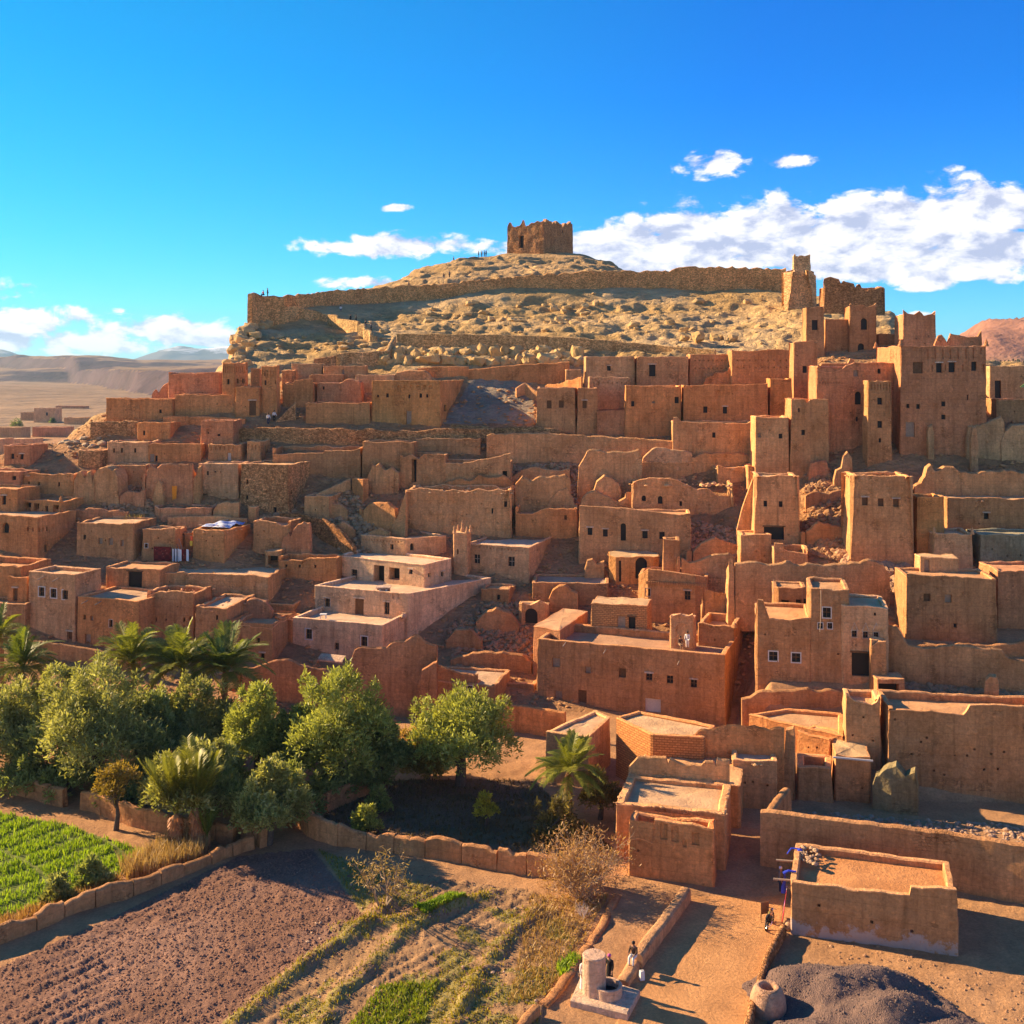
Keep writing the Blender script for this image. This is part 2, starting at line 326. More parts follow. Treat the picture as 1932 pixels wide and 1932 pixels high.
# ---------------------------------------------------------------- the lie of the land
# for each bearing: where the ground lies (picture height -> distance), then heights behind the visible slope
_cols = {
 -520: ([(1932,59.4),(1500,91.4),(1350,112.5),(1290,120),(1215,128),(1120,134),(1054,141),(1000,146),(950,151),(880,160),(860,165)], [(182,19),(230,3),(300,-1.2)]),
 0:    ([(1932,59.4),(1500,91.4),(1350,112.5),(1290,120),(1215,128),(1120,134),(1054,141),(1000,146),(950,151),(880,160),(860,165)], [(182,19),(230,3),(300,-1.2)]),
 90:   ([(1932,59.4),(1500,91.4),(1350,112.5),(1290,120),(1215,128),(1120,134),(1054,141),(1000,146),(950,151),(880,159),(838,166)], [(182,22),(230,3),(300,-1.2)]),
 200:  ([(1932,59.4),(1500,91.4),(1350,112.5),(1290,120),(1215,127),(1120,134),(1054,141),(1000,146),(950,151),(880,159),(840,165),(800,171),(778,178)], [(200,26),(235,6),(300,-1.2)]),
 330:  ([(1932,59.4),(1500,91.4),(1350,112.5),(1290,120),(1215,127),(1120,134),(1054,141),(1000,146),(950,151),(880,158),(830,164),(775,171),(745,179)], [(200,30),(235,10),(300,-1.2)]),
 425:  ([(1932,59.4),(1500,91.4),(1350,112.5),(1250,122),(1150,132),(1054,140.5),(1000,146),(950,151),(880,157),(830,163),(775,170),(735,178),(700,186)], [(204,36.3),(216,36),(245,18),(300,-1.2)]),
 450:  ([(1932,59.4),(1500,91.4),(1350,112.5),(1250,122),(1150,132),(1054,140.5),(1000,146),(950,151),(880,157),(830,163),(775,170),(735,178),(690,186),(640,203)], [(208,43),(218,42),(245,30),(310,-1.2)]),
 490:  ([(1932,59.4),(1500,91.4),(1350,112.5),(1250,122),(1150,131.5),(1090,138),(1040,143),(1000,147),(950,151),(880,157),(830,162),(780,169),(735,177),(690,186),(612,214)], [(236,46.5),(262,42),(310,18),(400,-1.2)]),
 570:  ([(1932,59.4),(1500,91.4),(1350,112.5),(1250,122),(1150,131.5),(1090,138),(1040,143),(1000,147),(950,151),(880,156.5),(830,162),(775,170),(720,179),(690,186),(655,200),(615,218),(590,232),(580,241)], [(262,52),(330,40),(450,-1.2)]),
 720:  ([(1932,59.4),(1500,91.4),(1350,112.5),(1255,122),(1215,126),(1150,131.5),(1090,138),(1040,143),(1000,147),(950,151.5),(900,156),(850,159.5),(830,161),(771,170),(720,178),(690,185),(655,200),(620,220),(585,245)], [(262,54),(280,56.0),(340,50),(480,-1.2)]),
 800:  ([(1932,59.4),(1500,91.4),(1350,112.5),(1255,122),(1215,126),(1150,131.5),(1090,138),(1040,143),(1000,147),(950,151.5),(900,156),(850,159.5),(830,161),(806,164),(740,175),(690,184),(652,200),(622,219),(578,247)], [(262,55.5),(287,61.5),(330,58),(480,-1.2)]),
 880:  ([(1932,59.4),(1500,91.4),(1350,112.5),(1255,122),(1215,126),(1150,131.5),(1090,138),(1040,143),(1000,147),(950,151.5),(900,156),(850,159.5),(830,161),(806,164),(740,175),(690,184),(650,200),(624,218),(565,248)], [(262,57),(296,65.3),(330,63),(450,30),(600,-1.2)]),
 960:  ([(1932,59.4),(1500,91.4),(1350,112.5),(1255,122),(1215,126),(1150,131.5),(1090,138),(1040,143),(1000,147),(950,151.5),(900,156),(850,159.5),(830,161),(805,164.5),(740,175),(690,184),(650,200),(625,217),(585,238),(557,249)], [(262,57.5),(300,66.7),(325,66.2),(450,40),(620,-1.2)]),
 1095: ([(1932,59.4),(1500,91.4),(1350,112.5),(1255,122),(1215,126),(1150,131.5),(1090,138),(1040,143),(1000,147),(950,151.5),(900,156),(850,159.5),(830,161),(805,164.5),(740,174),(690,183),(650,199),(625,216),(585,237),(556,249)], [(262,57.5),(300,66.9),(325,66.2),(450,40),(620,-1.2)]),
 1150: ([(1932,59.4),(1500,91.4),(1350,112.5),(1255,122),(1215,126),(1150,131),(1090,137),(1040,142),(1000,146),(950,150.5),(900,155),(850,158.5),(830,160),(805,164),(740,173),(690,183),(653,198),(625,215),(585,236),(556,249)], [(262,57.5),(294,64.2),(325,62),(450,36),(620,-1.2)]),
 1215: ([(1932,59.4),(1500,91.4),(1350,112.5),(1255,121.5),(1215,125.5),(1150,130.5),(1090,136),(1040,141),(1000,145),(950,149.5),(900,154),(850,157.5),(830,159.5),(805,163),(740,172),(690,183),(655,197),(622,215),(588,234),(555,250)], [(272,58.3),(300,58),(430,20),(600,-1.2)]),
 1340: ([(1932,59.4),(1500,91.4),(1350,112.5),(1255,121),(1215,124),(1150,129),(1090,134),(1040,139),(1000,143),(950,147),(900,151),(850,155),(805,162),(740,171),(690,182),(655,195),(622,213),(588,232),(560,248)], [(268,58.6),(300,55),(420,20),(560,-1.2)]),
 1390: ([(1932,59.4),(1500,91.4),(1352,112.2),(1280,116),(1200,122),(1150,127),(1090,133),(1040,137),(1000,141),(950,145.5),(900,150),(850,154),(795,162),(725,172),(682,182),(652,193),(622,210),(588,230),(560,246)], [(266,57),(300,53),(420,20),(560,-1.2)]),
 1455: ([(1932,59.4),(1500,91.4),(1440,95),(1383,101),(1312,102.8),(1290,104),(1200,117),(1150,123),(1090,129.5),(1040,134),(1000,138.5),(950,143.5),(900,148),(850,152),(790,162),(720,172),(680,181),(650,191),(620,206),(590,224),(575,236),(558,247)], [(262,53),(330,33),(450,-1.2)]),
 1560: ([(1932,59.4),(1500,91.4),(1440,94),(1362,101),(1312,102.6),(1290,103.5),(1200,113),(1150,119),(1085,126),(1000,134),(950,138.5),(900,143),(860,146),(790,155),(720,167),(690,172),(670,178),(640,190),(600,207),(585,218),(565,238)], [(252,50),(320,28),(420,-1.2)]),
 1680: ([(1932,59.4),(1515,90),(1440,93),(1340,97),(1280,102.5),(1200,112),(1150,118),(1085,124.5),(1000,132),(900,139.5),(862,142.5),(780,153),(690,168),(640,184),(600,202)], [(225,46.5),(300,25),(400,-1.2)]),
 1790: ([(1932,59.4),(1515,90),(1440,93),(1340,97),(1300,101),(1200,112),(1150,118),(1085,124.5),(1000,132),(900,139.5),(862,142.5),(790,151),(700,166)], [(190,37),(240,24),(330,-1.2)]),
 2500: ([(1932,59.4),(1515,90),(1440,93),(1340,97),(1300,101),(1200,112),(1150,118),(1085,124.5),(1000,132),(900,139.5),(862,142.5),(790,151),(725,162)], [(185,34),(240,18),(330,-1.2)]),
}
YG = np.concatenate([np.linspace(8, 57, 12), np.linspace(58, 115, 240), np.linspace(115.4, 185, 190), np.linspace(185.5, 330, 260), np.linspace(332, 620, 40)])
UK = sorted(_cols)
def _colZ(u):
    vis, tail = _cols[u]
    Y = [0, 40]+[y for v, y in vis]+[y for y, z in tail]+[900]
    Z = [0, 0]+[max(0.0, ZC-(v-HV)*y/F) for v, y in vis]+[z for y, z in tail]+[-1.2]
    return np.interp(YG, Y, Z)
ZK = np.array([_colZ(u) for u in UK])
def Zg(u, Y):
    """smooth ground height on bearing u (picture column) at distance Y"""
    i = min(max(int(np.searchsorted(UK, u))-1, 0), len(UK)-2)
    t = min(max((u-UK[i])/(UK[i+1]-UK[i]), 0), 1)
    return float(np.interp(Y, YG, ZK[i]*(1-t)+ZK[i+1]*t))
def Yg(u, v):
    """distance of the visible ground at picture position (u, v)"""
    i = min(max(int(np.searchsorted(UK, u))-1, 0), len(UK)-2)
    t = min(max((u-UK[i])/(UK[i+1]-UK[i]), 0), 1)
    def y(k):
        vis = _cols[UK[k]][0]; return 1/float(np.interp(-v, [-a for a, b in vis], [1/b for a, b in vis]))
    return y(i)*(1-t)+y(i+1)*t
def gp(u, v):
    Y = Yg(u, v); p = pxY(u, v, Y); return p

def inpoly(U, V, poly):
    r = np.zeros(U.shape, bool); n = len(poly)
    for i in range(n):
        x1, y1 = poly[i]; x2, y2 = poly[(i+1) % n]
        c = ((y1 > V) != (y2 > V)); xi = (x2-x1)*(V-y1)/((y2-y1) if y2 != y1 else 1e-9)+x1
        r ^= c & (U < xi)
    return r
def wpoly(pts): return [tuple(pxZ(u, v, 0)[:2]) for u, v in pts]
def linedist(X, Y, pts):
    d = np.full(X.shape, 1e9)
    for (x1, y1), (x2, y2) in zip(pts[:-1], pts[1:]):
        L2 = (x2-x1)**2+(y2-y1)**2; t = np.clip(((X-x1)*(x2-x1)+(Y-y1)*(y2-y1))/L2, 0, 1)
        d = np.minimum(d, np.hypot(X-x1-t*(x2-x1), Y-y1-t*(y2-y1)))
    return d

# plots of the valley floor, outlined on the ground
PLOT_PLOUGH = wpoly([(-500,2300),(-60,1850),(180,1745),(450,1615),(590,1600),(690,1735),(540,1838),(380,1990),(250,2300)])
PLOT_ROUGH = wpoly([(600,1600),(700,1640),(1000,1680),(1100,1750),(1030,1880),(960,2200),(250,2300),(380,1990),(540,1838),(690,1735)])
PLOT_CROP = wpoly([(-500,1900),(-500,1540),(0,1535),(120,1555),(300,1615),(230,1650),(140,1680),(0,1735)])
PLOT_GARDEN = wpoly([(590,1545),(700,1475),(1000,1470),(1160,1600),(1030,1625),(700,1580)])
PATH = wpoly([(1160,1932),(1290,1690),(1480,1690),(1400,2300),(1050,2300)])
BUNDS = [wpoly(p) for p in ([(300,2150),(440,1932),(560,1830),(680,1752),(740,1700)], [(520,2080),(640,1880),(760,1760),(850,1712),(930,1690)],
         [(800,2050),(880,1880),(940,1790),(1010,1720)], [(640,1752),(760,1738),(860,1700)])]
FA = R(43); FDIR = (math.cos(FA), -math.sin(FA))     # across the furrows
def ground_relief(X, Y):
    """height and colour of the valley floor (0 < Y < 112)"""
    z = .10*fbm(X*.12, Y*.12, 0, 3, 3)+.035*fbm(X*1.3, Y*1.3, 0, 5, 3)
    C = np.zeros(X.shape+(3,)); C[:] = (.45, .24, .11)
    n = fbm(X*.25, Y*.25, 0, 9, 4)
    C[...] += np.clip(n, -.5, .8)[..., None]*np.array([.05, .03, .015])
    plough = inpoly(X, Y, PLOT_PLOUGH); rough = inpoly(X, Y, PLOT_ROUGH); crop = inpoly(X, Y, PLOT_CROP); gard = inpoly(X, Y, PLOT_GARDEN); path = inpoly(X, Y, PATH)
    s = X*FDIR[0]+Y*FDIR[1]+.5*vnoise(X*.3, Y*.3, 0, 2)+.5*vnoise(X*.09, Y*.09, 0, 6); fa = np.clip(.55+.9*fbm(X*.16, Y*.16, 0, 88, 3), 0, 1.2)
    clod = np.abs(vnoise(X*4.2, Y*4.2, 0, 21))*.10+np.abs(vnoise(X*8.5, Y*8.5, 0, 22))*.07+np.maximum(0, vnoise(X*1.3, Y*1.3, 0, 25))*.10
    z = np.where(plough, z+.065*fa*np.sin(s*2*math.pi/.95+1.2*vnoise(X*.25,Y*.25,0,77))+clod*.8-.05, z)
    C[plough] = (.27, .145, .095); C[plough] += np.clip(n[plough], -.6, .6)[:, None]*np.array([.05, .035, .028])
    z = np.where(rough, z+.05*np.sin(s*2*math.pi/1.0)*(n > -.2)+clod*.75, z)
    C[rough] = (.38, .22, .105)
    gr = rough & (fbm(X*.35+3, Y*.35, 0, 31, 4) > .05); C[gr] = (.31, .245, .085)
    z = np.where(crop, z+.06*vnoise(X*1.5, Y*1.5, 0, 8), z); C[crop] = (.17, .20, .045)
    C[gard] = (.22, .13, .07)
    gg = gard & (n > .1); C[gg] = (.17, .115, .055)
    for k, b in enumerate(BUNDS):
        d = linedist(X, Y, b); h = np.exp(-(d/.55)**2)
        z = z+.27*h*(1+.3*vnoise(X*.8, Y*.8, 0, 40)); w = (h > .3)
        C[w] = np.where((fbm(X[w]*.9, Y[w]*.9, 0, 44, 3) > .1)[:, None], np.array([.31, .24, .085]), np.array([.36, .22, .115]))
    C[path] = (.58, .29, .115); z = np.where(path, .25*z, z)
    # right-hand yards
    yard = (Y > 70) & (X > 24) & (Y < 92); C[yard] = (.46, .25, .115)
    return z, C

RAMPART = [(538, 590), (599, 592), (640, 588), (716, 581), (779, 575), (833, 569), (900, 562), (960, 556), (1006, 554), (1092, 553), (1160, 551), (1215, 550), (1262, 549), (1350, 552), (1420, 556), (1482, 560)]
def terrain():
    us = np.concatenate([np.linspace(-520, -60, 60), np.linspace(-56, 1990, 760), np.linspace(2000, 2500, 60)])
    i = np.clip(np.searchsorted(UK, us)-1, 0, len(UK)-2); uk = np.array(UK)
    t = np.clip((us-uk[i])/(uk[i+1]-uk[i]), 0, 1); t = t*t*(3-2*t)*.5+t*.5
    Z = ZK[i]*(1-t)[:, None]+ZK[i+1]*t[:, None]
    Y = np.broadcast_to(YG, Z.shape).copy(); X = (us[:, None]-CX)/F*Y
    rock = sstep(112, 150, Y)*sstep(1.5, 8, Z)
    high = sstep(168, 186, Y)*sstep(14, 26, Z)
    # rock relief: ledges, gullies and blocks
    r1 = fbm(X*.07, Y*.07, 0, 50, 3); r2 = 1-np.abs(fbm(X*.16+.5*r1, Y*.22, Z*.3, 60, 4)); r3 = fbm(X*.6, Y*.6, Z*.8, 70, 4)
    st = Z+1.2*r1+.6*fbm(X*.25, Y*.25, 0, 71, 3); led = (st/2.1-np.floor(st/2.1)); led = sstep(.55, .95, led)-led
    dz = high*(.6*r1+.75*(r2-.55)+.2*r3+1.0*led+.25)+rock*(1-high)*(.22*r1+.22*r3)
    dz *= np.where((us[:, None] > 860) & (us[:, None] < 1130) & (Y > 292), .35, 1)
    rp = [tuple(gp(u, v)[:2]) for u, v in RAMPART]; dr = linedist(X, Y, [(x, y-2.0) for x, y in rp]); dz = dz*(1-.7*np.exp(-(dr/7)**2))+1.5*np.exp(-(dr/6.0)**2)*high
    zl, C0 = ground_relief(X, Y)
    low = 1-sstep(100, 118, Y)*1.0
    Zf = Z+dz+zl*low*(Z < 3)
    C = np.zeros(Z.shape+(3,)); C[:] = (.50, .26, .115)
    C = C*(1-low[..., None])+C0*low[..., None]
    n = fbm(X*.09, Y*.09, Z*.1, 80, 4)
    hc = np.array([.60, .395, .175])+np.clip(n, -.7, .7)[..., None]*np.array([.07, .07, .06])
    C = C*(1-high[..., None])+hc*high[..., None]
    # the grey scree gully between the ochre house and the stone house, and the slightly darker slope towards the summit
    U_, V_ = np.broadcast_to(us[:, None], Z.shape), HV+(ZC-Z)*F/Y
    gl = inpoly(U_, V_, [(835,800),(890,720),(1000,700),(1010,800)]); C[gl] = (.40, .31, .21)
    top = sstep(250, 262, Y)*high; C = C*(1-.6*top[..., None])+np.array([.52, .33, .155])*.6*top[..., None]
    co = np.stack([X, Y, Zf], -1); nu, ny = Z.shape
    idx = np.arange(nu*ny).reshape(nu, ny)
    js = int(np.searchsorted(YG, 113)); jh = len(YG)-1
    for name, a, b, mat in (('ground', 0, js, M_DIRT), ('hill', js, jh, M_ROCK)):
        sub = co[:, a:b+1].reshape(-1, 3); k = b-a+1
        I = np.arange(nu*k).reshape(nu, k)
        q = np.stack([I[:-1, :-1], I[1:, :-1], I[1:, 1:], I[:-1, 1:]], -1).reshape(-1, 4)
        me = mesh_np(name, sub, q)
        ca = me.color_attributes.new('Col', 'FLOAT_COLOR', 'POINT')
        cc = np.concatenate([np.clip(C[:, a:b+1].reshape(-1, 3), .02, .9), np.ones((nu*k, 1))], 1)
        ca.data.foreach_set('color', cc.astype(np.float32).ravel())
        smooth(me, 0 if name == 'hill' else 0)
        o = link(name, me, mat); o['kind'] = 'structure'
    return us, Zf
TU, TZ = terrain()
def Zt(u, Y):
    """height of the finished terrain"""
    i = int(np.clip(np.searchsorted(TU, u), 1, len(TU)-1)); j = int(np.clip(np.searchsorted(YG, Y), 1, len(YG)-1))
    a = (u-TU[i-1])/(TU[i]-TU[i-1]); b = (Y-YG[j-1])/(YG[j]-YG[j-1])
    return float((TZ[i-1, j-1]*(1-a)+TZ[i, j-1]*a)*(1-b)+(TZ[i-1, j]*(1-a)+TZ[i, j]*a)*b)
def on(X, Y): return Vector((X, Y, Zt(CX+F*X/Y, Y)))

# far country: plain, plateaus on the left, red hill on the right, snowy range
def sheet(name, us, ys, fz, fc, mat, curve=1.0):
    U, Y = np.meshgrid(us, ys, indexing='ij'); X = (U-CX)/F*Y
    Z = fz(U, X, Y); C = fc(U, X, Y, Z)
    co = np.stack([X, Y, Z], -1).reshape(-1, 3); I = np.arange(U.size).reshape(U.shape)
    q = np.stack([I[:-1, :-1], I[1:, :-1], I[1:, 1:], I[:-1, 1:]], -1).reshape(-1, 4)
    me = mesh_np(name, co, q); ca = me.color_attributes.new('Col', 'FLOAT_COLOR', 'POINT')
    ca.data.foreach_set('color', np.concatenate([np.clip(C.reshape(-1, 3), .01, .9), np.ones((U.size, 1))], 1).astype(np.float32).ravel())
    smooth(me, 0); o = link(name, me, mat); o['kind'] = 'structure'; return o
m, T = newmat('far_ground'); g = T.n('ShaderNodeNewGeometry'); P = g.outputs['Position']; at = T.n('ShaderNodeAttribute', attribute_name='Col')
a = T.noise(P, .008, 7, .62); b = T.noise(P, .06, 6, .65)
c = T.mix(1.0, at.outputs['Color'], T.ramp(a, [(.25, .72), (.75, 1.25)]), 'MULTIPLY'); c = T.mix(.8, c, T.ramp(b, [(.3, .75), (.7, 1.2)]), 'MULTIPLY')
finish(T, c, .95, T.m('ADD', T.m('MULTIPLY', a, 6), b), .8, 3.0, .1); M_FAR = m
sheet('plain', np.linspace(-9000, 11000, 60), np.concatenate([np.linspace(5, 600, 10), np.geomspace(640, 15000, 60)]),
      lambda U, X, Y: np.full(U.shape, -1.6)+np.where(Y > 700, .4*fbm(X*.004, Y*.004, 0, 1, 3), 0),
      lambda U, X, Y, Z: np.full(U.shape+(3,), 1.0)*np.array([.34, .21, .115]), M_FAR)
def far_z(U, X, Y):
    n = fbm(X*.0022, Y*.0022, 0, 5, 5); n2 = fbm(X*.008, Y*.008, 0, 6, 4)
    # near cliff (left of the hill) and the farther mesa behind it
    edge1 = 1150+np.interp(U, [-900, 0, 120, 215, 260, 330, 430, 700], [2300, 1900, 1500, 650, 330, 220, 180, 200])+90*n
    s1 = sstep(0, 1, (Y-edge1)/170)
    low = np.interp(U, [-900, 0, 200, 460], [18, 14, 10, 2])*sstep(750, 1500, Y)+3*n
    z = low+s1*(43+6*n+3*n2-low)*np.interp(U, [-900, 700], [1, 1])
    s2 = sstep(2150, 2750, Y+260*n); z = z+s2*(26+6*n)*np.interp(U, [-900, 0, 120, 190, 260, 700], [1, 1, 1.1, 1.0, .62, .62])
    gul = np.maximum(0, .35-np.abs(fbm(X*.009, Y*.006, 0, 15, 4)))*9*s1*(1-sstep(0, 1, (Y-edge1-170)/200))
    z = z*sstep(600, 900, Y)-gul-2.2*(1-sstep(600, 760, Y))
    return z
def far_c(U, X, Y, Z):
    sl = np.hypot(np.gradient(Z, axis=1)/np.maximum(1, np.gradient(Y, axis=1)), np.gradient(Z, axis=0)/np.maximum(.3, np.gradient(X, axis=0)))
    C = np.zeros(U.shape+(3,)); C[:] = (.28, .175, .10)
    k = sstep(.07, .16, sl)[..., None]  # steep faces darkened: the cliffs' shade put into the rock colour
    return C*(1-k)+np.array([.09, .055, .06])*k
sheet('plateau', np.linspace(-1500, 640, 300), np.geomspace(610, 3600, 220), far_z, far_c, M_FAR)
def red_z(U, X, Y):
    h = np.interp(U, [1500, 1740, 1790, 1870, 1960, 2100, 2500, 4200], [0, 30, 66, 84, 92, 92, 80, 60])
    n = fbm(X*.012, Y*.012, 0, 25, 5)
    s = sstep(700, 980, Y); k = 1-np.abs(fbm(X*.02, Y*.006, 0, 26, 4))
    b = 26*sstep(360, 640, Y)*sstep(1500, 1760, U)
    return -2+b+(h-26).clip(0)*s*(.85+.15*k)+2.5*n*s-30*sstep(1250, 1700, Y)
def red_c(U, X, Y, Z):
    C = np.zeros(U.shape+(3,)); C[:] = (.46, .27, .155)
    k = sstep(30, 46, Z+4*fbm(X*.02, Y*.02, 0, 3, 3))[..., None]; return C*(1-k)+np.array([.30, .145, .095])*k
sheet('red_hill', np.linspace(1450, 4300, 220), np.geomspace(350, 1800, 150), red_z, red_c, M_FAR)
m, T = newmat('snow_mountain'); g = T.n('ShaderNodeNewGeometry'); P = g.outputs['Position']
a = T.noise(P, .0022, 8, .65, .4); sp = T.n('ShaderNodeSeparateXYZ', {0: P})
k = T.rng(T.m('ADD', sp.outputs[2], T.m('MULTIPLY', T.m('SUBTRACT', a, .5), 460)), 190, 260, 0, 1)
finish(T, T.mix(k, (.12, .11, .13, 1), (.82, .84, .88, 1)), .9, a, .6, 40, .1); M_SNOW = m
def mt_z(U, X, Y):
    r = np.interp(U, [-2500, -300, 0, 45, 70, 190, 240, 300, 352, 400, 440, 520, 700, 1000, 2600], [120, 140, 205, 160, 60, 40, 130, 205, 238, 220, 242, 205, 150, 120, 150])
    s = np.exp(-((Y-9000)/900)**2); n = 1-np.abs(fbm(X*.0016, Y*.0016, 0, 35, 6))
    return -20+(r*1.0+20)*s*(.78+.27*n)
sheet('mountains', np.linspace(-2500, 2600, 420), np.linspace(6800, 11000, 60), mt_z, lambda U, X, Y, Z: np.ones(U.shape+(3,)), M_SNOW)

# ---------------------------------------------------------------- mud-brick masonry
def offset_cols(poly, cell, cuts, ch):
    cols = []; n = len(poly)
    for i in range(n):
        p = Vector(poly[i]); q = Vector(poly[(i+1) % n]); L = (q-p).length; d = (q-p)/L; nr = Vector((d.y, -d.x))
        c = min(ch, L*.2); s = [c, L-c]
        ct = sorted(x for x in cuts.get(i, []) if c+.03 < x < L-c-.03); s += ct
        s = sorted(s); out = [s[0]]
        for a, b in zip(s[:-1], s[1:]):
            k = max(1, int(math.ceil((b-a)/cell)))
            out += [a+(b-a)*j/k for j in range(1, k+1)]
        for x in out: cols.append((i, x, L, p, d, nr))
    return cols
OPK = {}
def shell(root, poly, zb, zt, ops=None, par=.5, pt=.38, prof=None, ero=.06, jit=.035, cell=.9, ch=.22, batter=.025, color=(.4, .22, .12), mat=None, roofc=None, seed=0, roof=True, rz=None, pname='wall'):
    """one mud building volume: eroded battered walls with real recessed openings, parapet, roof; openings become door/window parts"""
    ops = ops or {}; prof = prof or {}
    cuts = {i: [x for o in l for x in (o[0], o[1])] for i, l in ops.items()}
    if prof:
        for i, pr in prof.items(): cuts.setdefault(i, []); cuts[i] = cuts[i]+[s for s, z in pr]
    cols = offset_cols(poly, cell, cuts, ch); n = len(cols)
    allz = sorted({round(z, 4) for l in ops.values() for o in l for z in (o[2], o[3])})
    px = np.array([(c[3]+c[4]*c[1]).x for c in cols]); py = np.array([(c[3]+c[4]*c[1]).y for c in cols])
    ztop = np.full(n, float(zt))
    for k, c in enumerate(cols):
        if c[0] in prof: ztop[k] = np.interp(c[1], [a for a, b in prof[c[0]]], [b for a, b in prof[c[0]]])
    ztop = ztop+ero*fbm(px*.9, py*.9, seed, 5, 3)+ero*.75*np.minimum(0, fbm(px*2.6, py*2.6, seed, 15, 2)+.15)-ero*.15
    zlim = (max(allz)+.12) if allz else zb
    zlim = min(zlim, ztop.min()-.1) if allz else zb
    rows = [zb]
    for z in allz+([zlim] if allz else []):
        if z > rows[-1]+.02:
            k = max(1, int(math.ceil((z-rows[-1])/(cell*1.3)))); z0 = rows[-1]
            rows += [z0+(z-z0)*j/k for j in range(1, k+1)]
    nfr = max(2, int(math.ceil((ztop.max()-rows[-1])/(cell*1.3))))
    fr = [j/nfr for j in range(1, nfr)]
    H = max(.5, zt-zb)
    grid = []
    nx = np.array([c[5].x for c in cols]); ny = np.array([c[5].y for c in cols])
    V = []
    def ring(z, inset=0.0, jitk=1.0):
        i0 = len(V); zz = np.broadcast_to(np.asarray(z, float), (n,))
        b = batter*np.clip(zz-zb, 0, None)
        e = jitk*jit*(vnoise(px*.8, py*.8, zz*.8, 3+seed)+.6*vnoise(px*2.3, py*2.3, zz*2.3, 4+seed))-b
        for k, c in enumerate(cols):
            s = min(max(c[1], inset), c[2]-inset) if inset else c[1]
            q = c[3]+c[4]*s-c[5]*(inset-float(e[k]))
            V.append((q.x, q.y, float(zz[k])))
        return list(range(i0, i0+n))
    for z in rows: grid.append(ring(z))
    zr = rows[-1]
    for f in fr: grid.append(ring(zr+(ztop-.1-zr)*f))
    grid.append(ring(ztop-.1))
    Fc = []; hole = set(); allrows = rows
    for i, l in ops.items():
        for o in l:
            s0, s1, z0, z1 = o[:4]
            ks = [k for k, c in enumerate(cols) if c[0] == i and s0-1e-3 <= c[1] <= s1+1e-3]
            rs = [r for r, z in enumerate(rows) if z0-2e-3 <= z <= z1+2e-3]
            if len(ks) < 2 or len(rs) < 2: continue
            for k in ks[:-1]:
                for r in rs[:-1]: hole.add((k, r))
            opening(root, o, i, cols, V, Fc, grid, ks, rs, color, mat)
    for r in range(len(grid)-1):
        A, B = grid[r], grid[r+1]
        for k in range(n):
            if (k, r) in hole: continue
            k2 = (k+1) % n; Fc.append((A[k], A[k2], B[k2], B[k]))
    last = grid[-1]; ncap = len(Fc)
    chain = [ring(ztop-.085, -.045, 1.0), ring(ztop-.015, -.03, 1.0), ring(ztop, .08, .8)]
    if par > .05:
        chain += [ring(ztop, max(.2, pt-.1), .6), ring(ztop-.1, pt, .6)]
        rzz = rz if rz is not None else zt-par; rzz = min(rzz, float(ztop.min())-.12)
        chain.append(ring(rzz, pt+.02, .3)); ins = pt
    else: rzz = zt; ins = .13
    for rg in chain:
        for k in range(n):
            k2 = (k+1) % n; Fc.append((last[k], last[k2], rg[k2], rg[k]))
        last = rg
    l = root.loc
    me = bpy.data.meshes.new(pname); me.from_pydata([(x-l.x, y-l.y, z-l.z) for x, y, z in V], [], Fc); me.update(); smooth(me, 24)
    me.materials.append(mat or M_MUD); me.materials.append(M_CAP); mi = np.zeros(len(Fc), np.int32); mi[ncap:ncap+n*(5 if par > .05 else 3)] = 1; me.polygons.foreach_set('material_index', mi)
    wall = link(pname, me, None, root.o, color)
    for w in root.__dict__.pop('pending', []): pass
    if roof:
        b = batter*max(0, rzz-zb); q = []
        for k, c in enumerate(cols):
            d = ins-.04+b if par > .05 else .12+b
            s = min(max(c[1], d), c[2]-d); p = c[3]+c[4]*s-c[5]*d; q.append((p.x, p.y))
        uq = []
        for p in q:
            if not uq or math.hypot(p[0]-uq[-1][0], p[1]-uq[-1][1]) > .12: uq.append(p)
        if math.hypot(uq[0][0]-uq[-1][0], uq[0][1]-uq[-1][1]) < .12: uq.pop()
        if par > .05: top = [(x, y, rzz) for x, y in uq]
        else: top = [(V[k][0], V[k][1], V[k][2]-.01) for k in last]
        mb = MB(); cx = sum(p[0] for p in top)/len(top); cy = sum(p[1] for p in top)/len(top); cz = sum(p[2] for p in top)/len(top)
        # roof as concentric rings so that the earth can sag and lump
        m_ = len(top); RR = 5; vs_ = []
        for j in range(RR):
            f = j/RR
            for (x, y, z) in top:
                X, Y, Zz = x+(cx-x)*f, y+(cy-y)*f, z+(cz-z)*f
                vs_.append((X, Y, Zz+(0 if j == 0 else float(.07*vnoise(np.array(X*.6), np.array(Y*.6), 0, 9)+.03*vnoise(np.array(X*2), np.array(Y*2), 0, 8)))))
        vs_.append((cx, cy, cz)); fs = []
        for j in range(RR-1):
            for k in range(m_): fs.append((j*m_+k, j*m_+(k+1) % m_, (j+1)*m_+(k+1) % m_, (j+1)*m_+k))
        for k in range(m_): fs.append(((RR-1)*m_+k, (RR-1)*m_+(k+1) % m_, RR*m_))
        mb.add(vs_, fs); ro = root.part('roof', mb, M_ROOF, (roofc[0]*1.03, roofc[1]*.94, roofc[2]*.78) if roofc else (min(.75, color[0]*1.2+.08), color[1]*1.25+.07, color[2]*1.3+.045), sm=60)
    return wall

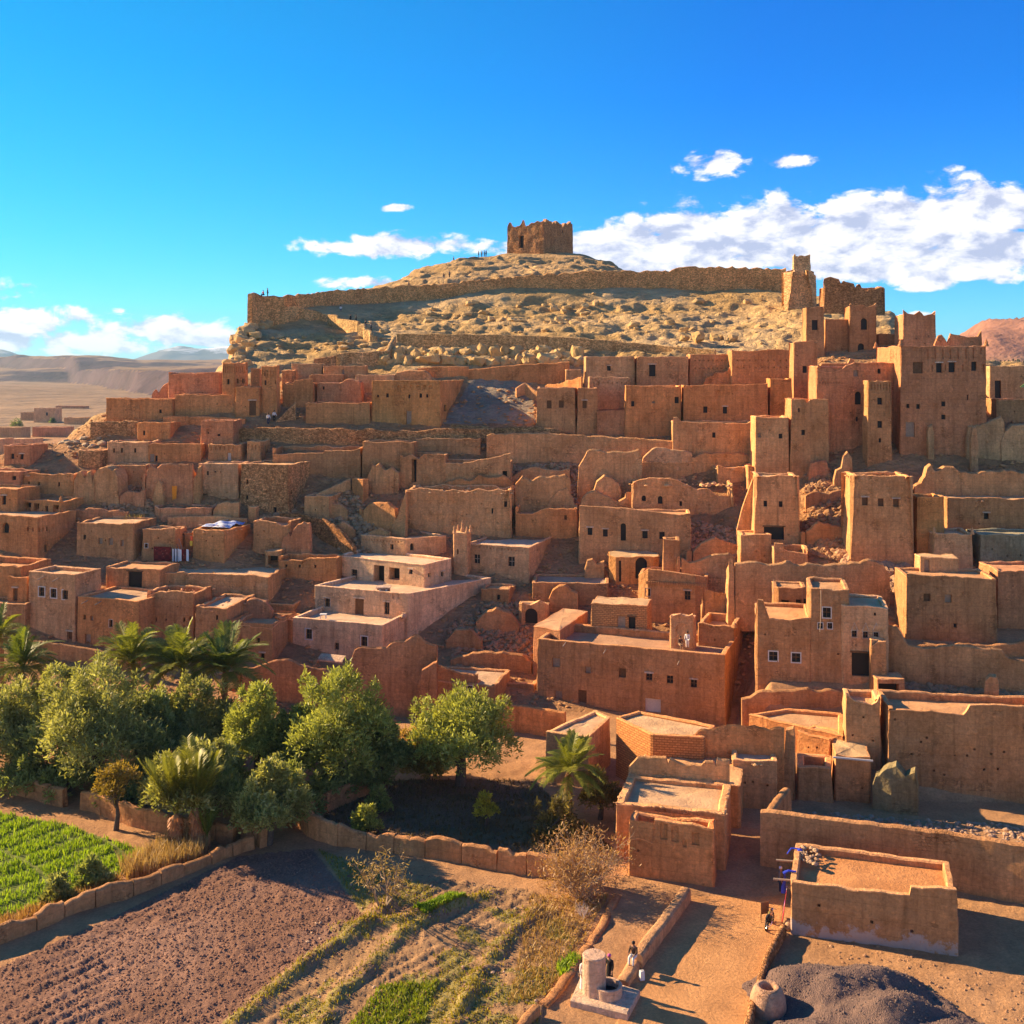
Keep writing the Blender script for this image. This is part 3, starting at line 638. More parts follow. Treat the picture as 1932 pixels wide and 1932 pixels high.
def opening(root, o, ei, cols, V, Fc, grid, ks, rs, color, mat):
    s0, s1, z0, z1, kind = o[:5]; c = cols[ks[0]]; p, d, nr = c[3], c[4], c[5]
    dep = {'niche': .13, 'hole': .3, 'gate': .35, 'door': .28, 'bay': 1.2, 'arch': .4, 'archniche': .15, 'big': 1.0}.get(kind, .3)
    if 'niche' in kind: mk = None
    per = [(k, rs[0]) for k in ks]+[(ks[-1], r) for r in rs[1:]]+[(k, rs[-1]) for k in ks[::-1][1:]]+[(ks[0], r) for r in rs[::-1][1:-1]]
    out = [grid[r][k] for k, r in per]; i0 = len(V)
    for a in out: x, y, z = V[a]; V.append((x-nr.x*dep, y-nr.y*dep, z))
    m = len(out)
    for j in range(m): j2 = (j+1) % m; Fc.append((out[j2], out[j], i0+j, i0+j2))
    w, h = s1-s0, z1-z0
    def W3(s, z, off): q = p+d*s-nr*off; return (q.x, q.y, z)
    # mean wall offset at the opening (batter)
    a = V[grid[rs[0]][ks[0]]]; b0 = W3(s0, z0, 0); e = -((a[0]-b0[0])*nr.x+(a[1]-b0[1])*nr.y)
    a = V[grid[rs[-1]][ks[0]]]; e1 = -((a[0]-b0[0])*nr.x+(a[1]-b0[1])*nr.y); e = (e+e1)/2
    if kind in ('niche', 'hole', 'archniche'):
        Fc.append(tuple(i0+j for j in range(m)))
        if kind == 'niche': return
        if kind == 'hole': return
    if kind.startswith('arch') or kind == 'pointed':
        r = w/2; cxs = (s0+s1)/2; zc = z1-min(h*.75, r*1.05); N = 8; vs_ = []; fs = []
        rh = z1-zc
        for j in range(N+1):
            t = math.pi*j/N; ss = cxs-r*math.cos(t); zz = zc+rh*math.sin(t)*.98
            vs_ += [W3(ss, zz, e), W3(ss, z1+.01, e), W3(ss, zz, e+dep)]
        for j in range(N):
            a, b = j*3, (j+1)*3; fs += [(a, b, b+1, a+1), (a+2, b+2, b, a)]
        i1 = len(V); V.extend(vs_); Fc.extend(tuple(i1+x for x in f) for f in fs)
    if kind == 'archniche': return
    mb = MB(); nm = 'window'; mt = M_DARK; back = e+dep-.03
    if kind in ('door', 'gate', 'wdoor', 'ydoor', 'gdoor'):
        nm = 'door'; mt = {'door': M_WOOD, 'gate': M_DARK, 'wdoor': M_WHITE, 'ydoor': M_PALEW, 'gdoor': M_GREENDOOR}[kind]
        N = max(2, int(w/.22)); gap = .012
        for j in range(N):
            a = s0+w*j/N+gap; b = s0+w*(j+1)/N-gap; q = [W3(a, z0-.02, back-.05), W3(b, z0-.02, back-.05), W3(b, z1+.02, back-.05), W3(a, z1+.02, back-.05)]
            mb.add(q, [(0, 1, 2, 3)])
        mb.add([W3(s0-.03, z0-.03, back), W3(s1+.03, z0-.03, back), W3(s1+.03, z1+.03, back), W3(s0-.03, z1+.03, back)], [(0, 1, 2, 3)])
        po = root.part(nm, mb, mt)
    else:
        if kind == 'shut': mt = M_WOOD
        if kind == 'pale': mt = M_PALEW
        mb.add([W3(s0-.03, z0-.03, back), W3(s1+.03, z0-.03, back), W3(s1+.03, z1+.03, back), W3(s0-.03, z1+.03, back)], [(0, 1, 2, 3)])
        if kind == 'bay': nm = 'opening'
        po = root.part(nm, mb, mt)
    def bar(sa, sb, za, zb_, off, th):
        A = [W3(sa, za, off), W3(sb, za, off), W3(sb, zb_, off), W3(sa, zb_, off)]; B = [W3(sa, za, off-th), W3(sb, za, off-th), W3(sb, zb_, off-th), W3(sa, zb_, off-th)]
        return A+B, [(3, 2, 1, 0), (4, 5, 6, 7), (0, 1, 5, 4), (1, 2, 6, 5), (2, 3, 7, 6), (3, 0, 4, 7)]
    if kind in ('wf', 'pf'):
        f = MB(); k = .13*min(1.3, w)
        for q in ((s0-k, s1+k, z1, z1+k), (s0-k, s1+k, z0-k, z0), (s0-k, s0, z0, z1), (s1, s1+k, z0, z1)): f.add(*bar(*q, e+.02, .06))
        root.part('frame', f, M_WHITE if kind == 'wf' else M_MUD, (.55, .40, .29), parent=po).location = (0, 0, 0)
    if kind in ('wf', 'pf', 'grid', 'w2') and w > .35:
        f = MB(); b = .035
        f.add(*bar((s0+s1)/2-b, (s0+s1)/2+b, z0, z1, back-.02, .05)); f.add(*bar(s0, s1, (z0+z1)/2-b, (z0+z1)/2+b, back-.022, .05))
        root.part('glazing_bar', f, M_WOOD if kind != 'grid' else M_PALEW, parent=po)
    if kind in ('lint', 'door', 'gate') or (kind in ('w', 'w2', 'shut') and w > .5 and int(s0*977+z0*331) % 5 < 2) or (len(o) > 5 and o[5]):
        f = MB(); f.add(*bar(s0-.15, s1+.15, z1+.02, z1+.17, e+.1, .22)); root.part('lintel', f, M_MUD if kind != 'gate' else M_WOOD, (.58, .42, .30))

def ray_s(poly, i, u, v):
    p = Vector(poly[i]); q = Vector(poly[(i+1) % len(poly)]); d = (q-p).normalized(); k = (u-CX)/F
    s = (k*p.y-p.x)/(d.x-k*d.y); Y = p.y+s*d.y; return s, ZC-(v-HV)/F*Y, (q-p).length
def conv(poly, ops):
    out = {}
    for i, l in ops.items():
        for o in l:
            u, v, w, h = o[:4]; kind = o[4] if len(o) > 4 else 'w'
            sa, za, L = ray_s(poly, i, u-w/2, v); sb, zb_, L = ray_s(poly, i, u+w/2, v); sc, z0, L = ray_s(poly, i, u, v+h/2); sc, z1, L = ray_s(poly, i, u, v-h/2)
            s0, s1 = min(sa, sb), max(sa, sb)
            s0 = max(s0, .3); s1 = min(s1, L-.3)
            if s1-s0 < .1: continue
            out.setdefault(i, []).append((s0, s1, z0, z1, kind)+tuple(o[5:]))
    return out
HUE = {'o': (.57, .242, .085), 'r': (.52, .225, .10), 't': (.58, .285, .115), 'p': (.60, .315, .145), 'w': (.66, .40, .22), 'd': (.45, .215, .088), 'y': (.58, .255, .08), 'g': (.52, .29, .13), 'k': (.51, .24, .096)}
def hue(c, seed):
    b = HUE[c] if isinstance(c, str) else c; r = random.Random(seed); f = r.uniform(.93, 1.07); g = r.uniform(.97, 1.03)
    return (b[0]*f, b[1]*f*g, b[2]*f*g*g)
SEED = [0]
def rectpoly(uL, uC, Y, yaw, uR=None, d=None, w=None):
    a = R(yaw); C = Vector(((uC-CX)/F*Y, Y)); dl = Vector((-math.cos(a), math.sin(a))); dr = Vector((math.sin(a), math.cos(a)))
    if w is None:
        k = (uL-CX)/F; w = (k*C.y-C.x)/(dl.x-k*dl.y)
    if d is None:
        k = (uR-CX)/F; d = (k*C.y-C.x)/(dr.x-k*dr.y)
        if not 1.5 < d < 22: d = 5.0
    A = C+dl*w
    return [A, C, C+dr*d, A+dr*d]
def H(name, label, uL, uC, uR, vt, vb, c='t', yaw=22.0, d=None, Y=None, par=.5, ero=.12, F_=(), R_=(), prof=None, rprof=None, stone=False, mat=None, cat='house', group=None, root=None, sink=4.0, batter=.025, roofc=None, jit=.07, cell=.6, pt=.38, roof=True, zt=None, ch=.22, pname='wall', holes=None):
    SEED[0] += 1; sd = SEED[0]
    if Y is None: Y = Yg(uC, vb)
    poly = rectpoly(uL, uC, Y, yaw, uR, d)
    zT = ZC-(vt-HV)/F*Y if zt is None else zt; zB = ZC-(vb-HV)/F*Y-sink
    ops = conv(poly, {0: list(F_), 1: list(R_)})
    pr = {}
    if prof:
        l = []
        for u, v in prof: s, z, L = ray_s(poly, 0, u, v); l.append((s, z))
        pr[0] = sorted(l)
    if rprof:
        l = []
        for u, v in rprof: s, z, L = ray_s(poly, 1, u, v); l.append((s, z))
        pr[1] = sorted(l)
    if holes is None: holes = 0 if (ero < .06 or (poly[1]-poly[0]).length < 3 or zT-zB-sink < 2.5) else random.Random(sd).choice((0, 3, 4, 5))
    if holes:
        rr = random.Random(sd); s, z, L = 0, 0, (poly[1]-poly[0]).length; lst = ops.setdefault(0, [])
        for k in range(holes):
            sx = rr.uniform(.6, L-.8); zz = rr.uniform(zB+sink+.8, zT-.9)
            if all(sx > q[1]+.25 or sx+.18 < q[0]-.25 for q in lst): lst.append((sx, sx+.18, zz, zz+.18, 'hole'))
    col = hue(c, sd)
    if root is None:
        root = Root(name, (poly[1].x, poly[1].y, zB+sink), label, cat, group)
    root.poly = poly; root.zt = zT; root.zb = zB+sink; root.col = col
    shell(root, poly, zB, zT, ops, par=par, pt=pt, prof=pr, ero=ero, jit=jit, cell=cell, batter=batter, color=col, mat=mat or (M_STONE if stone else M_MUD), roofc=roofc, seed=sd, roof=roof, ch=ch, pname=pname)
    return root

def slab(root, P, th=.6, sink=1.5, jit=.06, ero=.08, cell=.45, color=(.4, .24, .14), mat=None, pname='wall', seed=0, rows=9, batter=.03):
    """free-standing wall along points (x, y, zbase, ztop), thickness th behind the line; rounded eroded crown"""
    pts = []
    for a, b in zip(P[:-1], P[1:]):
        L = math.hypot(b[0]-a[0], b[1]-a[1]); k = max(1, int(math.ceil(L/cell)))
        pts += [[a[i]+(b[i]-a[i])*j/k for i in range(4)] for j in range(k)]
    pts.append(list(P[-1])); n = len(pts); A = np.array(pts)
    tx = np.gradient(A[:, 0]) if n > 1 else np.array([1.]); ty = np.gradient(A[:, 1]); L = np.hypot(tx, ty)+1e-9; tx, ty = tx/L, ty/L
    nx, ny = ty, -tx        # towards the viewer for left-to-right lines
    zt = A[:, 3]+ero*fbm(A[:, 0]*1.1, A[:, 1]*1.1, seed, 6, 3)+ero*.9*np.minimum(0, fbm(A[:, 0]*3.1, A[:, 1]*3.1, seed, 16, 2)+.1); V = []; G = []
    off = [0]*rows+[.0]*0
    def line(side, f, ins):
        z = (A[:, 2]-sink)+(zt-A[:, 2]+sink)*f; b = batter*np.clip(z-A[:, 2]+sink, 0, None)
        o = (ins+b) if side == 0 else (th-ins-b*.5)
        o = np.minimum(o, th*.5) if side == 0 else np.maximum(o, th*.5)
        e = jit*(vnoise(A[:, 0]*.9, A[:, 1]*.9, z*.9, seed)+.6*vnoise(A[:, 0]*2.5, A[:, 1]*2.5, z*2.5, seed+1))
        x = A[:, 0]-nx*(o-e); y = A[:, 1]-ny*(o-e); i0 = len(V)
        # trim the ends so that they look worn, not sawn
        V.extend(zip(x.tolist(), y.tolist(), z.tolist())); G.append(range(i0, i0+n))
    fr = [j/(rows-1) for j in range(rows)]; top = .12
    for f in fr[:-1]: line(0, f, 0)
    hh = np.maximum(.3, zt-A[:, 2]+sink)
    ft = float(np.clip(1-.12/hh.mean(), .5, .98))
    line(0, ft, 0); line(0, 1-(1-ft)*.25, th*.14); line(0, 1, th*.3); line(1, 1, th*.3); line(1, 1-(1-ft)*.25, th*.14); line(1, ft, 0)
    for f in fr[:-1][::-1]: line(1, f, 0)
    Fc = []
    for a, b in zip(G[:-1], G[1:]):
        for k in range(n-1): Fc.append((a[k], a[k+1], b[k+1], b[k]))
    Fc.append(tuple(g[0] for g in G)); Fc.append(tuple(g[n-1] for g in G)[::-1])
    l = root.loc; me = bpy.data.meshes.new(pname); me.from_pydata([(x-l.x, y-l.y, z-l.z) for x, y, z in V], [], Fc); me.update(); smooth(me, 28)
    return link(pname, me, mat or M_MUD, root.o, color)
def WALL(name, label, pts, th=.6, c='t', stone=False, cat='wall', group=None, root=None, panels=0, sink=1.5, ero=.08, jit=.06, pname=None, flat=False, mat=None, cell=.45):
    """wall along (u, vtop, vbase) points lying on the terrain"""
    SEED[0] += 1; P = []
    for u, vt, vb in pts:
        Y = Yg(u, vb); x = (u-CX)/F*Y; P.append((x, Y, ZC-(vb-HV)/F*Y, ZC-(vt-HV)/F*Y))
    return wallP(name, label, P, th, c, stone, cat, group, root, panels, sink, ero, jit, pname, mat, cell)
def wallP(name, label, P, th=.6, c='t', stone=False, cat='wall', group=None, root=None, panels=0, sink=1.5, ero=.08, jit=.06, pname=None, mat=None, cell=.45):
    col = hue(c, SEED[0]); mt = mat or (M_STONE if stone else M_MUD)
    if root is None: root = Root(name, P[0][:3], label, cat, group)
    root.col = col; root.P = P
    if not panels:
        slab(root, P, th, sink, jit, ero, color=col, mat=mt, pname=pname or ('masonry' if stone else 'wall'), seed=SEED[0], cell=cell)
    else:       # rammed-earth blocks, each a piece of its own
        cum = [0]
        for a, b in zip(P[:-1], P[1:]): cum.append(cum[-1]+math.hypot(b[0]-a[0], b[1]-a[1]))
        def at(s): return tuple(float(np.interp(s, cum, [p[i] for p in P])) for i in range(4))
        s = 0; rr = random.Random(SEED[0]); A = np.array(P)
        while s < cum[-1]-.3:
            l = min(panels*rr.uniform(.8, 1.2), cum[-1]-s)
            dz = rr.uniform(-.1, .1); N = max(2, int(l/.6)); g = .035
            seg = [at(s+g+(l-2*g)*j/N) for j in range(N+1)]
            seg = [(x, y, zb, zt+dz-(.06 if j in (0, N) else 0)) for j, (x, y, zb, zt) in enumerate(seg)]
            f = rr.uniform(.9, 1.1); dx = rr.uniform(-.04, .04)
            slab(root, seg, th+dx, sink, jit, ero, color=tuple(q*f for q in col), mat=mt, pname='wall_block', seed=SEED[0]+int(s*3), cell=.6, rows=4); s += l
    return root
def RUIN(name, label, prof, vb, uA=None, yaw=22.0, th=.9, c='t', stone=False, cat='ruined wall', group=None, root=None, Y=None, sink=2.5, ero=.16, jit=.13, ret=None, pname=None):
    """ruined wall standing on one line: anchor column uA with base row vb, crown profile in picture coordinates"""
    SEED[0] += 1
    if uA is None: uA = prof[-1][0]
    if Y is None: Y = Yg(uA, vb)
    a = R(yaw); p0 = Vector(((uA-CX)/F*Y, Y)); d = Vector((math.cos(a), -math.sin(a))); P = []; zb = ZC-(vb-HV)/F*Y
    for u, v in prof:
        k = (u-CX)/F; s = (k*p0.y-p0.x)/(d.x-k*d.y); q = p0+d*s
        P.append((q.x, q.y, zb, ZC-(v-HV)/F*q.y))
    root = wallP(name, label, P, th, c, stone, cat, group, root, 0, sink, ero, jit, pname)
    L = math.hypot(P[-1][0]-P[0][0], P[-1][1]-P[0][1]); rr = random.Random(SEED[0])
    if ret is None: ret = L > 5 and (P[0][3]-zb) > 1.2
    if ret:     # stumps of the cross walls behind it
        e = Vector((math.sin(a), math.cos(a)))
        for q, top in ((P[0], P[0][3]), (P[-1], P[-1][3])):
            l = rr.uniform(2.2, 4.2); top = max(top, zb+1.2); Q = [(q[0]+e.x*(.2+l*f), q[1]+e.y*(.2+l*f), zb, zb+(top-zb)*(1-.55*f)+rr.uniform(-.25, .25)) for f in (0, .3, .65, 1)]
            slab(root, Q, th*.8, sink, jit, ero, color=root.col, mat=M_STONE if stone else M_MUD, pname='cross_wall', seed=SEED[0]+7)
        A_, B_ = Vector(P[0]), Vector(P[-1])
        rocks(root, int(L*5), lambda q: (lambda f, g: (A_.x+(B_.x-A_.x)*f-e.x*g, A_.y+(B_.y-A_.y)*f-e.y*g, Zt(CX+F*(A_.x+(B_.x-A_.x)*f-e.x*g)/(A_.y+(B_.y-A_.y)*f-e.y*g), A_.y+(B_.y-A_.y)*f-e.y*g)+.03))(q.random(), abs(q.gauss(0, .9))), .08, .4, tuple(x*1.15 for x in root.col), seed=SEED[0])
    return root
def rocks(name_root, n, fn, smin, smax, color, part='rubble', mat=None, seed=1, flat=.6):
    """loose stones too small to pick apart, joined in one part"""
    rr = random.Random(seed); mb = MB()
    ico = [(0, 0, 1), (.89, 0, .45), (.28, .85, .45), (-.72, .53, .45), (-.72, -.53, .45), (.28, -.85, .45), (.72, .53, -.3), (-.28, .85, -.3), (-.89, 0, -.3), (-.28, -.85, -.3), (.72, -.53, -.3)]
    fs = [(0, 1, 2), (0, 2, 3), (0, 3, 4), (0, 4, 5), (0, 5, 1), (1, 6, 2), (2, 7, 3), (3, 8, 4), (4, 9, 5), (5, 10, 1), (6, 7, 2), (7, 8, 3), (8, 9, 4), (9, 10, 5), (10, 6, 1)]
    for k in range(n):
        p = fn(rr); s = smin+(smax-smin)*rr.random()**2; a = rr.uniform(0, 6.28); ca, sa = math.cos(a), math.sin(a)
        sx, sy, sz = s*rr.uniform(.6, 1.2), s*rr.uniform(.6, 1.2), s*flat*rr.uniform(.6, 1.2)
        mb.add([(p[0]+ca*x*sx*(j := rr.uniform(.75, 1.2))-sa*y*sy*j, p[1]+sa*x*sx*j+ca*y*sy*j, p[2]+z*sz) for x, y, z in ico], fs)
    if isinstance(name_root, Root):
        o = name_root.part(part, mb, mat or M_ROOF, color); o['kind'] = 'stuff'; return o
    me = bpy.data.meshes.new(name_root); me.from_pydata(mb.v, [], mb.f); me.update(); o = link(name_root, me, mat or M_ROOF, None, color); o['kind'] = 'stuff'; return o
def roofrocks(root, n, smin=.06, smax=.28, edge=None, color=None, z=None):
    A, B, C_, D = root.poly; zz = (root.zt-.4) if z is None else z
    def fn(r):
        a, b = r.random(), r.random()
        if edge == 'rim':
            k = r.randrange(4); a, b = ((a, .03), (.97, b), (a, .97), (.03, b))[k]
        p = A+(B-A)*a+(D-A)*b; return (p.x, p.y, zz+(root.zt-zz if edge == 'rim' else 0))
    rocks(root, n, fn, smin, smax, color or tuple(min(.7, x*1.3+.04) for x in root.col), seed=SEED[0])

def AY(u0, Y0, yaw, u):
    a = R(yaw); p = Vector(((u0-CX)/F*Y0, Y0)); d = Vector((-math.cos(a), math.sin(a))); k = (u-CX)/F
    return (p+d*((k*p.y-p.x)/(d.x-k*d.y))).y
def POLY(name, label, px, Z, zb, c='t', ops=None, par=.4, cat='house', group=None, root=None, ero=.06, mat=None, roofc=None, ch=.2, batter=.02, prof=None, sink=4, jit=.04, rz=None):
    SEED[0] += 1; sd = SEED[0]
    poly = [Vector(pxZ(u, v, Z)[:2]) for u, v in px]
    col = hue(c, sd)
    if root is None: root = Root(name, (poly[1].x, poly[1].y, zb), label, cat, group)
    root.poly = poly if len(poly) == 4 else poly[:4]; root.zt = Z; root.zb = zb; root.col = col
    shell(root, poly, zb-sink, Z, conv(poly, ops or {}), par=par, prof=prof, ero=ero, color=col, mat=mat, roofc=roofc, seed=sd, ch=ch, batter=batter, jit=jit, rz=rz)
    return root
def row(u0, v0, u1, v1, n, w, h, kind): return [(u0+(u1-u0)*k/(n-1), v0+(v1-v0)*k/(n-1), w, h, kind) for k in range(n)]
def finials(root, pts, r=.28, h=.7, name='finial'):
    """stepped corner horns: (x, y, z)"""
    for x, y, z in pts:
        mb = MB(); mb.lathe((x, y, z-.1), [(r, 0), (r*.95, .25*h), (r*.6, .4*h), (r*.62, .62*h), (r*.25, .9*h), (.03, h)], 7)
        root.part(name, mb, M_MUD, root.col, 40)
def corners(root, inset=.3): 
    c = sum((Vector(p) for p in root.poly), Vector((0, 0)))/len(root.poly)
    return [(p.x+(c.x-p.x)/(c-p).length*inset, p.y+(c.y-p.y)/(c-p).length*inset, root.zt) for p in root.poly]
def spouts(root, edge, pts, color=(.7, .62, .52), L=.8):
    """wooden rain spouts poking out of a face"""
    p, q = Vector(root.poly[edge]), Vector(root.poly[(edge+1) % 4]); d = (q-p).normalized(); nr = Vector((d.y, -d.x))
    for u, v in pts:
        s, z, _ = ray_s(root.poly, edge, u, v); a = p+d*s
        mb = MB(); mb.tube([(a.x-nr.x*.3, a.y-nr.y*.3, z+.1), (a.x+nr.x*L, a.y+nr.y*L, z-.1)], .06, 6); root.part('water_spout', mb, M_PALEW)

# ================================================================ FOREGROUND RIGHT
a = H('flat_roof_house', 'low mud house with flaking whitish plaster and orange roof beside the gravel heap', 1487, 1813, None, 1714, 1812, 'k', 17, d=6.8, par=.5, prof=[(1487, 1664), (1600, 1678), (1716, 1693), (1719, 1678), (1812, 1680)], mat=M_STAIN, roofc=(.58, .29, .13), ero=.08)
HOUSE_FR = a
rocks(a, 46, lambda r: (lambda p: (p.x, p.y, a.zt-.1))(Vector(a.poly[0])+(Vector(a.poly[3])-Vector(a.poly[0]))*(.55+.42*r.random())+(Vector(a.poly[1])-Vector(a.poly[0])).normalized()*r.uniform(.5, 1.7)), .10, .26, (.5, .33, .2), 'rubble', seed=4)
w = WALL('compound_wall', 'long plain mud compound wall with pale cap running behind the flaking flat roofed house', [(1434, 1531, 1633), (1560, 1545, 1652), (1790, 1573, 1684), (1995, 1607, 1722)], .8, 'k', sink=.6, ero=.05)
WALL('', '', [(1473, 1484, 1579), (1440, 1524, 1624)], .8, 'k', root=w, sink=.6, ero=.05)
a = H('garden_house', 'square mud house with pale roof and rubble parapet at the path head', 1157, 1372, None, 1538, 1644, 't', 15, d=6.4, par=.35, pt=.55, ero=.09, roofc=(.62, .42, .27))
roofrocks(a, 120, .05, .18, 'rim'); roofrocks(a, 14, .04, .12)
H('front_annex', '', 1181, 1350, None, 1569, 1675, 'o', 15, d=2.3, root=a, par=.5, pt=.42, prof=[(1181, 1590), (1190, 1582), (1215, 1583), (1231, 1588), (1234, 1545), (1350, 1567)], F_=[(1252, 1571, 14, 30, 'niche'), (1273, 1576, 14, 28, 'niche'), (1291, 1594, 8, 13, 'niche'), (1312, 1584, 14, 24, 'niche')], pname='wall')
RUIN('cracked_wall', 'cracked wavy topped wall stub along the back of the pale square roof', [(1186, 1442), (1202, 1427), (1225, 1429), (1256, 1430), (1260, 1446), (1264, 1431), (1300, 1447), (1315, 1444), (1330, 1435), (1345, 1438), (1351, 1446), (1353, 1431), (1376, 1431)], 1480, Y=83.6, uA=1370, yaw=15, th=.5, c='t')
H('storage_block', 'sunken roof terrace between the cracked wall stub and the bricks of the forked roof', 1196, 1398, None, 1490, 1500, 't', 15, d=6.5, Y=84.8, zt=3.2, par=0)
POLY('roofed_barn', 'barn with pale slanting roof forked left beside the tall palm', [(1025, 1380), (1112, 1392), (1155, 1352), (1123, 1338)], 4.2, 0, 't', par=.22, roofc=(.62, .43, .28))
a = POLY('brick_barn', 'long barn with bright earth roof and sunlit brick gable above the palm', [(1158, 1353), (1227, 1386), (1330, 1392), (1352, 1367), (1205, 1339)], 5.0, 1, 'o', par=.22, mat=M_BRICK, roofc=(.66, .46, .29))
RUIN('yard_wall', 'wavy topped yard wall rising to the right below the big windowed house', [(1230, 1386), (1290, 1388), (1310, 1386), (1322, 1378), (1345, 1374), (1405, 1368), (1480, 1374)], 1455, Y=91.0, uA=1330, yaw=9, th=.5, c='o')
a = H('rubble_roof_house', 'small mud house with sagging stony pale roof under the leaning pillar', 1378, 1470, None, 1437, 1530, 't', 10, d=5, par=.12, prof=[(1378, 1432), (1400, 1434), (1470, 1437)], roofc=(.62, .46, .33))
roofrocks(a, 70, .08, .26)
RUIN('pillar_stub', 'narrow eroded mud pillar leaning between two small roofs', [(1476, 1438), (1479, 1420), (1482, 1376), (1496, 1373), (1498, 1395)], 1512, uA=1490, th=1.0, c='k')
H('orange_block', 'small bright orange mud block facing the sun beside a tall plain tower', 1500, 1566, None, 1396, 1462, 'o', 46, d=3, Y=93.2, par=.2)
H('yard_pen', 'little open mud pen with rounded rim in front of the bright orange block', 1502, 1574, None, 1452, 1508, 'k', 14, d=3.6, Y=89.4, par=1.2, pt=.5, ero=.05)
a = H('gutter_house', 'small flat house with pale roof edge gutter next to the mossy ruin', 1572, 1646, None, 1430, 1510, 'k', 12, d=4.6, Y=89.5, par=0, roofc=(.58, .42, .26))
mb = MB(); p, q = a.poly[0], a.poly[1]; mb.tube([(p.x-.05, p.y-.12, a.zt-.12), (q.x, q.y-.12, a.zt-.2)], .09, 8); a.part('gutter', mb, M_WHITE)
POLY('courtyard_house', 'low courtyard house with a sunlit slanting front wall and flat roof', [(1408, 1347), (1593, 1390), (1592, 1344), (1484, 1335)], 4.2, 1.5, 'o', par=.35, roofc=(.60, .39, .24))
H('plain_tower', 'tall plain mud tower with horned top corners beside the pitted wall', 1592, 1666, 1674, 1322, 1444, 'y', 12, Y=92.4, prof=[(1592, 1315), (1597, 1310), (1604, 1318), (1612, 1324), (1645, 1331), (1654, 1326), (1660, 1314), (1666, 1311)], par=.6, c_=None) if 0 else H('plain_tower', 'tall plain mud tower with horned top corners beside the pitted wall', 1592, 1666, None, 1322, 1444, 't', 12, d=3.6, Y=92.4, prof=[(1592, 1315), (1597, 1310), (1604, 1318), (1612, 1324), (1645, 1331), (1654, 1326), (1660, 1314), (1666, 1311)], par=.6)
a = H('pitted_house', 'huge windowless mud wall pitted with beam holes at right edge above the yard', 1672, 1990, None, 1352, 1520, 'k', 9, d=6, par=.7, prof=[(1672, 1340), (1757, 1343), (1819, 1349), (1824, 1344), (1832, 1332), (1880, 1331), (1990, 1340)], holes=44, ero=.1, jit=.08)
a = RUIN('mossy_ruin', 'mossy ruined hut walls with straw on top below the pitted wall', [(1646, 1480), (1652, 1462), (1665, 1452), (1690, 1446), (1700, 1455), (1708, 1464), (1726, 1452), (1732, 1490)], 1522, Y=87.5, uA=1700, th=1.6, c=(.24, .18, .085), jit=.2)
# mid right
w = WALL('ruined_boundary', 'long worn boundary wall with dipping crown behind the rubble at right edge', [(1668, 1182, 1278), (1690, 1184, 1282), (1714, 1213, 1288), (1740, 1222, 1292), (1800, 1218, 1298), (1858, 1224, 1302), (1873, 1222, 1302), (1892, 1225, 1304), (1905, 1243, 1305), (1990, 1249, 1308)], .7, 'd', ero=.18, cat='ruined wall')
H('gate_pier', 'squat gate pier with slanting top next to the dark garage opening', 1641, 1677, None, 1210, 1302, 'k', 10, d=1.6, Y=100.5, par=0, prof=[(1641, 1222), (1656, 1210), (1677, 1208)])
H('open_shed', 'tiny open shed with drooping roof in front of the boundary wall', 1652, 1712, None, 1283, 1336, 'd', 5, d=2.6, Y=98.8, par=0, F_=[(1677, 1312, 40, 42, 'big')])
RUIN('round_stub', 'round topped mud stub standing alone in the shaded yard', [(1857, 1296), (1860, 1281), (1868, 1275), (1880, 1276), (1885, 1290)], 1332, uA=1870, th=1.2, c='k')
RUIN('low_stub', 'low stone stub with flat cap under the gate pier', [(1654, 1352), (1658, 1344), (1682, 1343), (1688, 1352)], 1362, uA=1670, th=1.2, c='k', Y=96) if 0 else None
Yt = Yg(1677, 1282)
a = H('garage_house', 'house with a black garage opening, three pointed windows and a wing with white framed windows', 1587, 1677, None, 1146, 1282, 'p', 12, d=6, par=.3, batter=.006, F_=[(1612, 1196, 9, 12, 'pf'), (1633, 1198, 9, 12, 'pf'), (1653, 1199, 9, 12, 'pf'), (1624, 1254, 34, 44, 'gate'), (1651, 1159, 4, 6)])
for u in (1612, 1633, 1653):
    s, z, L = ray_s(a.poly, 0, u, 1189); p = a.poly[0]+(a.poly[1]-a.poly[0]).normalized()*s; mb = MB()
    for sx in (-1, 1): mb.add([(p.x+sx*.38, p.y-.05, z-.1), (p.x+sx*.30, p.y-.05, z-.1), (p.x, p.y-.05, z+.62), (p.x, p.y-.05, z+.74)], [(0, 1, 2, 3) if sx > 0 else (3, 2, 1, 0)])
    a.part('pointed_hood', mb, M_MUD, (.6, .44, .32))
H('', '', 1526, 1604, None, 1112, 1282, 'd', 12, d=6, Y=AY(1677, Yt, 12, 1600)+.15, root=a, par=.4, batter=.006, F_=[(1560, 1156, 15, 19, 'wf'), (1548, 1181, 9, 11, 'wf'), (1566, 1181, 9, 11, 'wf')])
H('', '', 1425, 1532, None, 1168, 1278, 'd', 12, d=7, Y=AY(1677, Yt, 12, 1527)+.1, root=a, par=.35, batter=.006, prof=[(1425, 1128), (1440, 1130), (1452, 1168), (1490, 1169), (1510, 1165), (1527, 1163)], F_=[(1459, 1238, 16, 17, 'wf'), (1502, 1241, 16, 17, 'wf')])
RUIN('bank_cover_wall', 'low wall added to cover the lit bank behind the slanting courtyard roof below the garage opening', [(1400, 1318), (1440, 1304), (1500, 1300), (1560, 1303), (1596, 1306)], 1345, Y=101.9, uA=1520, yaw=6, th=.8, c='d', ret=False)  # wall added so that a shaded front hides the sunlit bank
